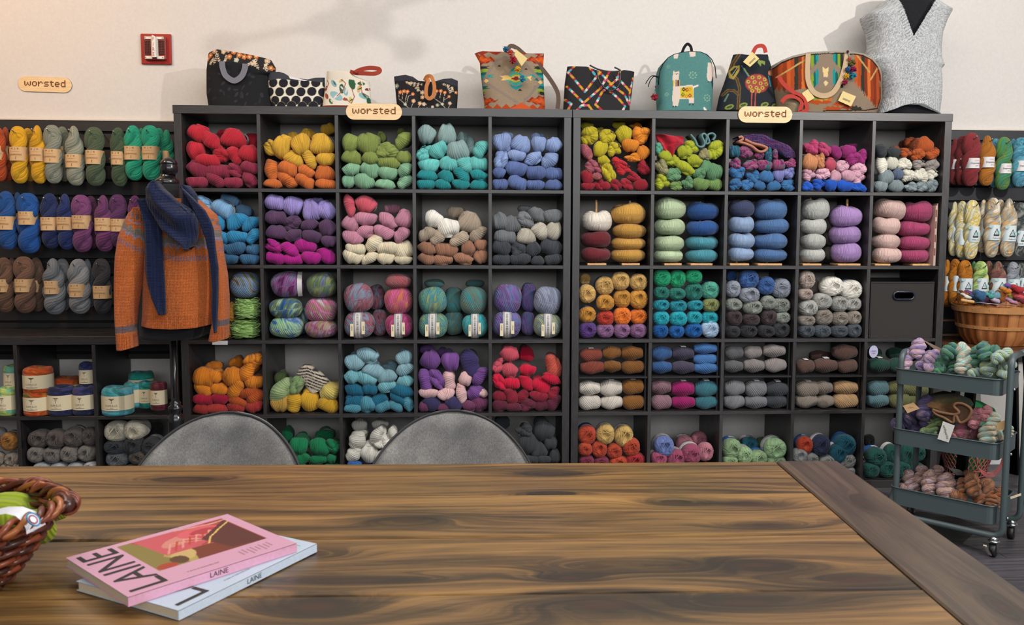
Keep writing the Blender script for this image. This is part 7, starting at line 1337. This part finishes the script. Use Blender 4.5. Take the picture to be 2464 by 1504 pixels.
def card(label, pts, cr, back, mat, txt=None, rotd=0, sz=.012):
    P = [on_cart(*px(cr, x, y), back) for x, y in pts]; Q = [p+np.array([VV2[0], VV2[1], 0])*.0012 for p in P]
    o = mk('hang_tag', P+Q, [(0, 1, 2, 3), (7, 6, 5, 4), (0, 4, 5, 1), (1, 5, 6, 2), (2, 6, 7, 3), (3, 7, 4, 0)], mat, None, False); tag(o, label, 'tag', 'card tags on the trolley yarn')
    if txt:
        tv, tf = text_mesh(txt, sz); cc = sum(P)/4; ux = np.array([UV_[0], UV_[1], 0]); mk('lettering', [cc-np.array([VV2[0], VV2[1], 0])*.001+ux*(x*math.cos(rotd)-y*math.sin(rotd))+np.array([0, 0, 1])*(x*math.sin(rotd)+y*math.cos(rotd)) for x, y, _ in tv], tf, ink, o, False)
card('white printed card tag hanging over the middle trolley tray', [(848, 1172), (990, 1225), (915, 1428), (780, 1385)], 'L', -.006, plain('tag_white', '#d0cfcb', .6), 'urthyarns', -1.25, .0145)
card('kraft card tag over the dark violet hanks, middle trolley tray', [(362, 985), (490, 945), (565, 1020), (420, 1075)], 'L', .03, paper_k, 'urthyarns', .3, .006)
card('kraft card tag at the right end of the middle trolley tray', [(1500, 1190), (1620, 1155), (1625, 1262), (1490, 1285)], 'L', .03, paper_k)
card('grey-green card tag standing up behind the top trolley tray', [(1195, 285), (1330, 198), (1400, 215), (1260, 300)], 'L', .12, plain('tag_green', '#6f8a80', .6))
card('brown card tag leaning behind the lavender hanks, top trolley tray', [(590, 180), (845, 305), (840, 325), (740, 300)], 'L', .12, plain('tag_brown', '#8a7666', .6))
card('grey card tag standing behind the rust hanks, bottom trolley tray', [(905, 325), (1040, 350), (1155, 420), (1010, 420)], 'P', .16, plain('tag_grey', '#8f8f8c', .6))
card('green-grey card tag at the back of the bottom trolley tray', [(1275, 485), (1400, 455), (1525, 465), (1300, 510)], 'P', .16, plain('tag_green', '#6f8a80', .6))
card('cream card tag sticking out at the right end of the bottom tray', [(1660, 680), (1788, 635), (1790, 665), (1665, 708)], 'P', .02, paper_c)
c = Canvas(700, 850, 1300, 1220, .8, '#7a5a3c'); c.put(c.Y < 960, '#5a5238'); c.put((c.X > 1040) & (c.Y < 1000), '#4f5844'); c.speckle(.3)
hp = on_cart(*px('L', 980, 1030), .1)
o = slab('knitted_hat', 'L', [(870, 850), (960, 740), (1020, 715), (1080, 790), (1150, 880), (1200, 940)], [(870, 1130), (920, 1250), (980, 1285), (1050, 1240), (1130, 1190), (1200, 1080)], [(720, 1000), (850, 915), (1040, 872), (1150, 885), (1285, 960)], [(720, 1040), (850, 1140), (960, 1185), (1050, 1190), (1180, 1120), (1285, 1000)], hp[1]-.02, .12, c, wl, None, n=60, m=40, wob=lambda s, t: -.016*np.sin(14*s)*(1-t)); tag(o, 'brown and olive felted hat crumpled on the middle trolley tray', 'hat')
fp = [on_cart(*px('L', x, y), .02) for x, y in ((720, 1030), (800, 1060), (900, 1080), (990, 1090), (1040, 1060), (980, 990), (1020, 955), (1110, 970), (1190, 1040), (1150, 1140), (1070, 1190), (1030, 1160), (1010, 1105), (985, 1120), (975, 1180), (940, 1180), (860, 1130), (770, 1090), (722, 1040))]
sp_ = spl(fp, 5); mk('brim_shade', [p+np.array([0, .004, 0]) for p in sp_], [tuple(range(len(sp_)))], plain('brown_shade_knit', '#4a3526', .95, grain=.3, gscale=500, bump=.8), o, False)  # dark sheet across the hat opening stands for the shade inside
B().tube(sp_, .0055, 7).build('brim_edge', plain('brown_brim', '#75553c', .95, grain=.3, gscale=500, bump=.8), o, True)

# ------------------------------------------------------------------ stool with bushel basket, pink basket beneath
SX, SY = 3.94, .085
st = empty('round_side_table', (SX, SY, 0)); tag(st, 'round brown wooden side table on black legs, under the bushel basket', 'side table')
bw_ = NT('brown_round_top', .4, .5); v = bw_.coord('Object', (3, 30, 30)); f = bw_.noise(v, 1.5, 4); bw_.color(bw_.ramp(f, [(.3, '#3c2418'), (.7, '#6d4630')]))
B().lathe([(.001, 0), (.25, 0), (.262, .004), (.262, .02), (.256, .026), (.001, .026)], (-.02, 0, .676), 48).build('table_top', bw_.m, st, False)
for k in range(4): a = k*math.pi/2+.5; B().add(*(lambda P: (P, [(0, 1, 2, 3), (7, 6, 5, 4), (0, 4, 5, 1), (1, 5, 6, 2), (2, 6, 7, 3), (3, 7, 4, 0)]))([(r_*math.cos(a)-w*math.sin(a), r_*math.sin(a)+w*math.cos(a), z) for z, r_ in ((0, .23), (.676, .15)) for w, dr in ((-.024, 0), (.024, 0))][:2]+[(r_*math.cos(a)-w*math.sin(a), r_*math.sin(a)+w*math.cos(a), z) for z, r_ in ((.676, .15),) for w in (.024, -.024)]+[((r_+.022)*math.cos(a)-w*math.sin(a), (r_+.022)*math.sin(a)+w*math.cos(a), z) for z, r_, w in ((0, .23, -.024), (0, .23, .024), (.676, .15, .024), (.676, .15, -.024))])).build('leg', blk, st)
bs = empty('bushel_basket', (SX, SY, .7025)); tag(bs, 'round splint-wood bushel basket of mini skeins on the side table, right edge', 'basket')
spw = [plain('splint_%d' % k, c_, .5, grain=.1, gscale=25) for k, c_ in enumerate(('#a5683c', '#b87a48', '#93572e'))]; hoopm = plain('splint_hoop', '#ad7a4a', .5, grain=.1, gscale=30)
R0, R1, HB2 = .150, .197, .196; nst = 24
for k in range(nst):
    a0, a1 = (k+.03)*2*math.pi/nst, (k+1.0)*2*math.pi/nst; V = []
    for q in np.linspace(0, 1, 6):
        r_ = R0+(R1-R0)*q**.7-(.014 if q == 0 else 0); 
        for a in (a0, (a0+a1)/2, a1): V.append((r_*math.cos(a), r_*math.sin(a), .002+HB2*q))
    n_ = len(V); V += [(x*.985, y*.985, z) for x, y, z in V]; F = [(j*3+i, j*3+i+1, (j+1)*3+i+1, (j+1)*3+i) for j in range(5) for i in range(2)]; F += [tuple(n_+i for i in f[::-1]) for f in F]+[(j*3+c_, (j+1)*3+c_, n_+(j+1)*3+c_, n_+j*3+c_) for j in range(5) for c_ in (0, 2)]
    mk('stave', V, F, spw[(k*5) % 3], bs)
for z, r_, h_ in ((HB2-.018, R1-.0005, .03), (.09, R0+(R1-R0)*(.43)**.7, .016)):
    B().lathe([(r_+.0015, -h_/2), (r_+.0045, -h_/2), (r_+.0065, h_/2), (r_+.0035, h_/2)], (0, 0, z), 64).build('hoop', hoopm, bs, True) if False else mk('hoop', [(rr_*math.cos(a), rr_*math.sin(a), zz) for a in np.arange(64)*2*math.pi/64 for rr_, zz in ((r_+.001, z-h_/2), (r_+.004, z-h_/2), (r_+.0065, z+h_/2), (r_+.002, z+h_/2))], [(i*4+k, i*4+(k+1) % 4, ((i+1) % 64)*4+(k+1) % 4, ((i+1) % 64)*4+k) for i in range(64) for k in range(4)], hoopm, bs, False)
    for k in range(16): a = k*2*math.pi/16+.1; B().tube([((r_+.005)*math.cos(a), (r_+.005)*math.sin(a), z), ((r_+.0075)*math.cos(a), (r_+.0075)*math.sin(a), z)], .0016, 6).build('tack', steel, bs)
B().lathe([(.001, 0), (R0-.02, 0), (R0-.02, .004), (.001, .004)], (0, 0, .001), 32).build('bottom', spw[0], bs)
hA, hB = at(2312, 722, SY-.15), at(2460, 738, SY-.19)
L_ = [p-np.array([SX, SY, .7025]) for p in (hA, at(2344, 727, SY-.165), hB)]; wdp = plain('turned_beech', '#c0935c', .45)
B().tube([L_[0]+(L_[1]-L_[0])*q for q in np.linspace(0, 1, 9)], [.006, .008, .0065, .0085, .007, .0075, .0085, .008, .0065], 12).build('handle_grip', wdp, bs, True); B().tube([L_[1], L_[2]], .0015, 6).build('handle_wire', steel, bs, True)
mini = [(495, 625, 60, 45, '#8a4a28', 'rust'), (510, 668, 100, 55, '#d8d2c8', 'white'), (580, 630, 120, 80, '#6a3a74', 'purple'), (600, 675, 95, 55, '#2f4568', 'dark blue'), (695, 650, 130, 110, '#2f5a80', 'steel blue'), (670, 700, 95, 55, '#2a5478', 'blue'), (775, 635, 65, 50, '#d0b01e', 'yellow'), (788, 705, 130, 95, '#4a2040', 'plum'), (838, 655, 80, 70, '#4a9a92', 'teal'), (915, 640, 110, 90, '#6f9eb0', 'light blue'), (900, 715, 120, 60, '#b8a4bc', 'lilac'), (1000, 670, 105, 150, '#a8622c', 'copper'),
 (1075, 582, 85, 65, '#cf7a20', 'orange'), (1075, 618, 85, 55, '#d0a81e', 'golden'), (1140, 540, 105, 75, '#7a50a0', 'violet'), (1145, 585, 85, 80, '#82c49a', 'mint'), (1232, 562, 110, 80, '#a82030', 'red'), (1220, 620, 130, 80, '#a02028', 'dark red'), (1240, 680, 105, 90, '#c04a50', 'coral'), (1128, 675, 150, 85, '#6a7a44', 'olive'), (1150, 738, 110, 50, '#b47a9c', 'pink'), (1290, 720, 90, 70, '#701f30', 'maroon'), (690, 735, 110, 60, '#3f2f58', 'indigo'), (850, 745, 110, 60, '#8a3048', 'crimson')]
for i, (x, y, w, h, colr, cn) in enumerate(mini):
    P = A('K', x, y, SY-.12+.04*(i % 4)-(.0 if y > 640 else -.08)); m1 = mpp(P)/5.786; P[2] = min(max(P[2], .86), 1.0)
    loose_item(SK[i % 10], 'mini_skein', '%s mini skein in the bushel basket' % cn, 'yarn skein', P, (w*m1*1.1, .03, h*m1*1.15), (.2, .3*math.sin(i*2), 0), colr, 'mini skeins in the bushel basket')
gp = atz(2328, 1141, 0); pkb = empty('lattice_basket', (gp[0], gp[1]+.02, 0)); tag(pkb, 'pink plastic lattice basket with green lining on the floor under the side table', 'basket')
pkm = plain('pink_plastic', '#b0605e', .45); bb = B(); HP = .25
for k in range(30):
    for sg in (-1, 1):
        P = [((.1+.06*q)*math.cos(k*2*math.pi/30+sg*q*1.1), (.1+.06*q)*math.sin(k*2*math.pi/30+sg*q*1.1), .035+(HP-.035)*q) for q in np.linspace(0, 1, 8)]; bb.tube(P, .0026, 4)
    bb.tube([(.095*math.cos(k*.2094), .095*math.sin(k*.2094), .006), (.1*math.cos(k*.2094), .1*math.sin(k*.2094), .035)], .0026, 4)
o = bb.build('lattice', pkm, pkb); o['kind'] = 'stuff'
for r_, z in ((.095, .005), (.1, .035), (.138, .15), (.16, HP)): B().tube([(r_*math.cos(a), r_*math.sin(a), z) for a in np.arange(40)*2*math.pi/40], .004, 6, closed=True).build('ring', pkm, pkb, True)
for k in range(5): B().tube([(.07*math.cos(a)+.04, -.135-.003*k, .13+(.09+.005*k)*math.sin(a)) for a in np.linspace(math.pi, 2*math.pi, 16)], .0022, 5).build('cord_handle', pkm, pkb, True)
B().lathe([(.001, .008), (.088, .008), (.094, .035), (.15, HP-.01), (.15, HP+.04), (.12, HP+.1), (.06, HP+.13), (.001, HP+.14)], (0, 0, 0), 32).build('lining', plain('green_felt', '#147a45', .8), pkb, True)

# ------------------------------------------------------------------ globe chandelier above the table (its shadow falls on the wall)
hb = np.array([2.62, -1.47, 2.66]); ch = empty('chandelier', tuple(hb)); tag(ch, 'branching brass chandelier with clear globes hanging over the table', 'chandelier')
bs_ = plain('aged_brass', '#8a6a3a', .35, 1); B().tube([(0, 0, .74), (0, 0, 0)], .012, 10).build('rod', bs_, ch, True); B().lathe([(.001, -.04), (.03, -.03), (.04, 0), (.03, .03), (.001, .04)], (0, 0, 0), 16).build('hub', bs_, ch, True)
gl_ = bpy.data.materials.new('clear_glass'); gl_.use_nodes = True; p_ = gl_.node_tree.nodes['Principled BSDF']; p_.inputs['Transmission Weight'].default_value = .8; p_.inputs['Roughness'].default_value = .05; p_.inputs['Base Color'].default_value = (.95, .9, .85, 1)
for k, (a, L, dz) in enumerate(((-.75, .36, .02), (-.5, .2, .01), (.1, .16, -.08), (.9, .22, .06), (2.3, .36, .05), (2.55, .24, -.04), (3.3, .28, -.06), (1.7, .14, .06))):
    e_ = (L*math.cos(a), L*math.sin(a), dz); B().tube([(0, 0, 0), e_], .011, 8).build('arm', bs_, ch, True)
    g_ = B().lathe([(.001, -.034), (.02, -.028), (.032, -.012), (.034, 0), (.032, .012), (.02, .028), (.001, .034)], e_, 20).build('globe', gl_, ch, True)

# printed oval label on the ball at the left of the last fourth-row cubby, and its neighbour's card
for o_ in [q for q in COL.objects if q.get('label', '').startswith('lilac tagged')]:
    bpy.context.view_layer.update(); inv = o_.matrix_world.inverted(); c0 = at(2102, 846, .02); k_ = mpp(c0)
    lb = mk('paper_label', [c0+np.array([k_*11*math.cos(a), 0, k_*15*math.sin(a)]) for a in np.linspace(0, 2*math.pi, 25)[:-1]], [tuple(range(23, -1, -1))], plain('lilac_paper', '#b4b4d4', .6), o_, False); lb.matrix_parent_inverse = inv
    for t_, dz, m_ in (('LANG', .002, ink), ('YAK', -.009, ink_red)):
        tv, tf = text_mesh(t_, .0105); mk('lettering', [c0+np.array([x, -.0006, y+dz]) for x, y, _ in tv], tf, m_, lb, False)
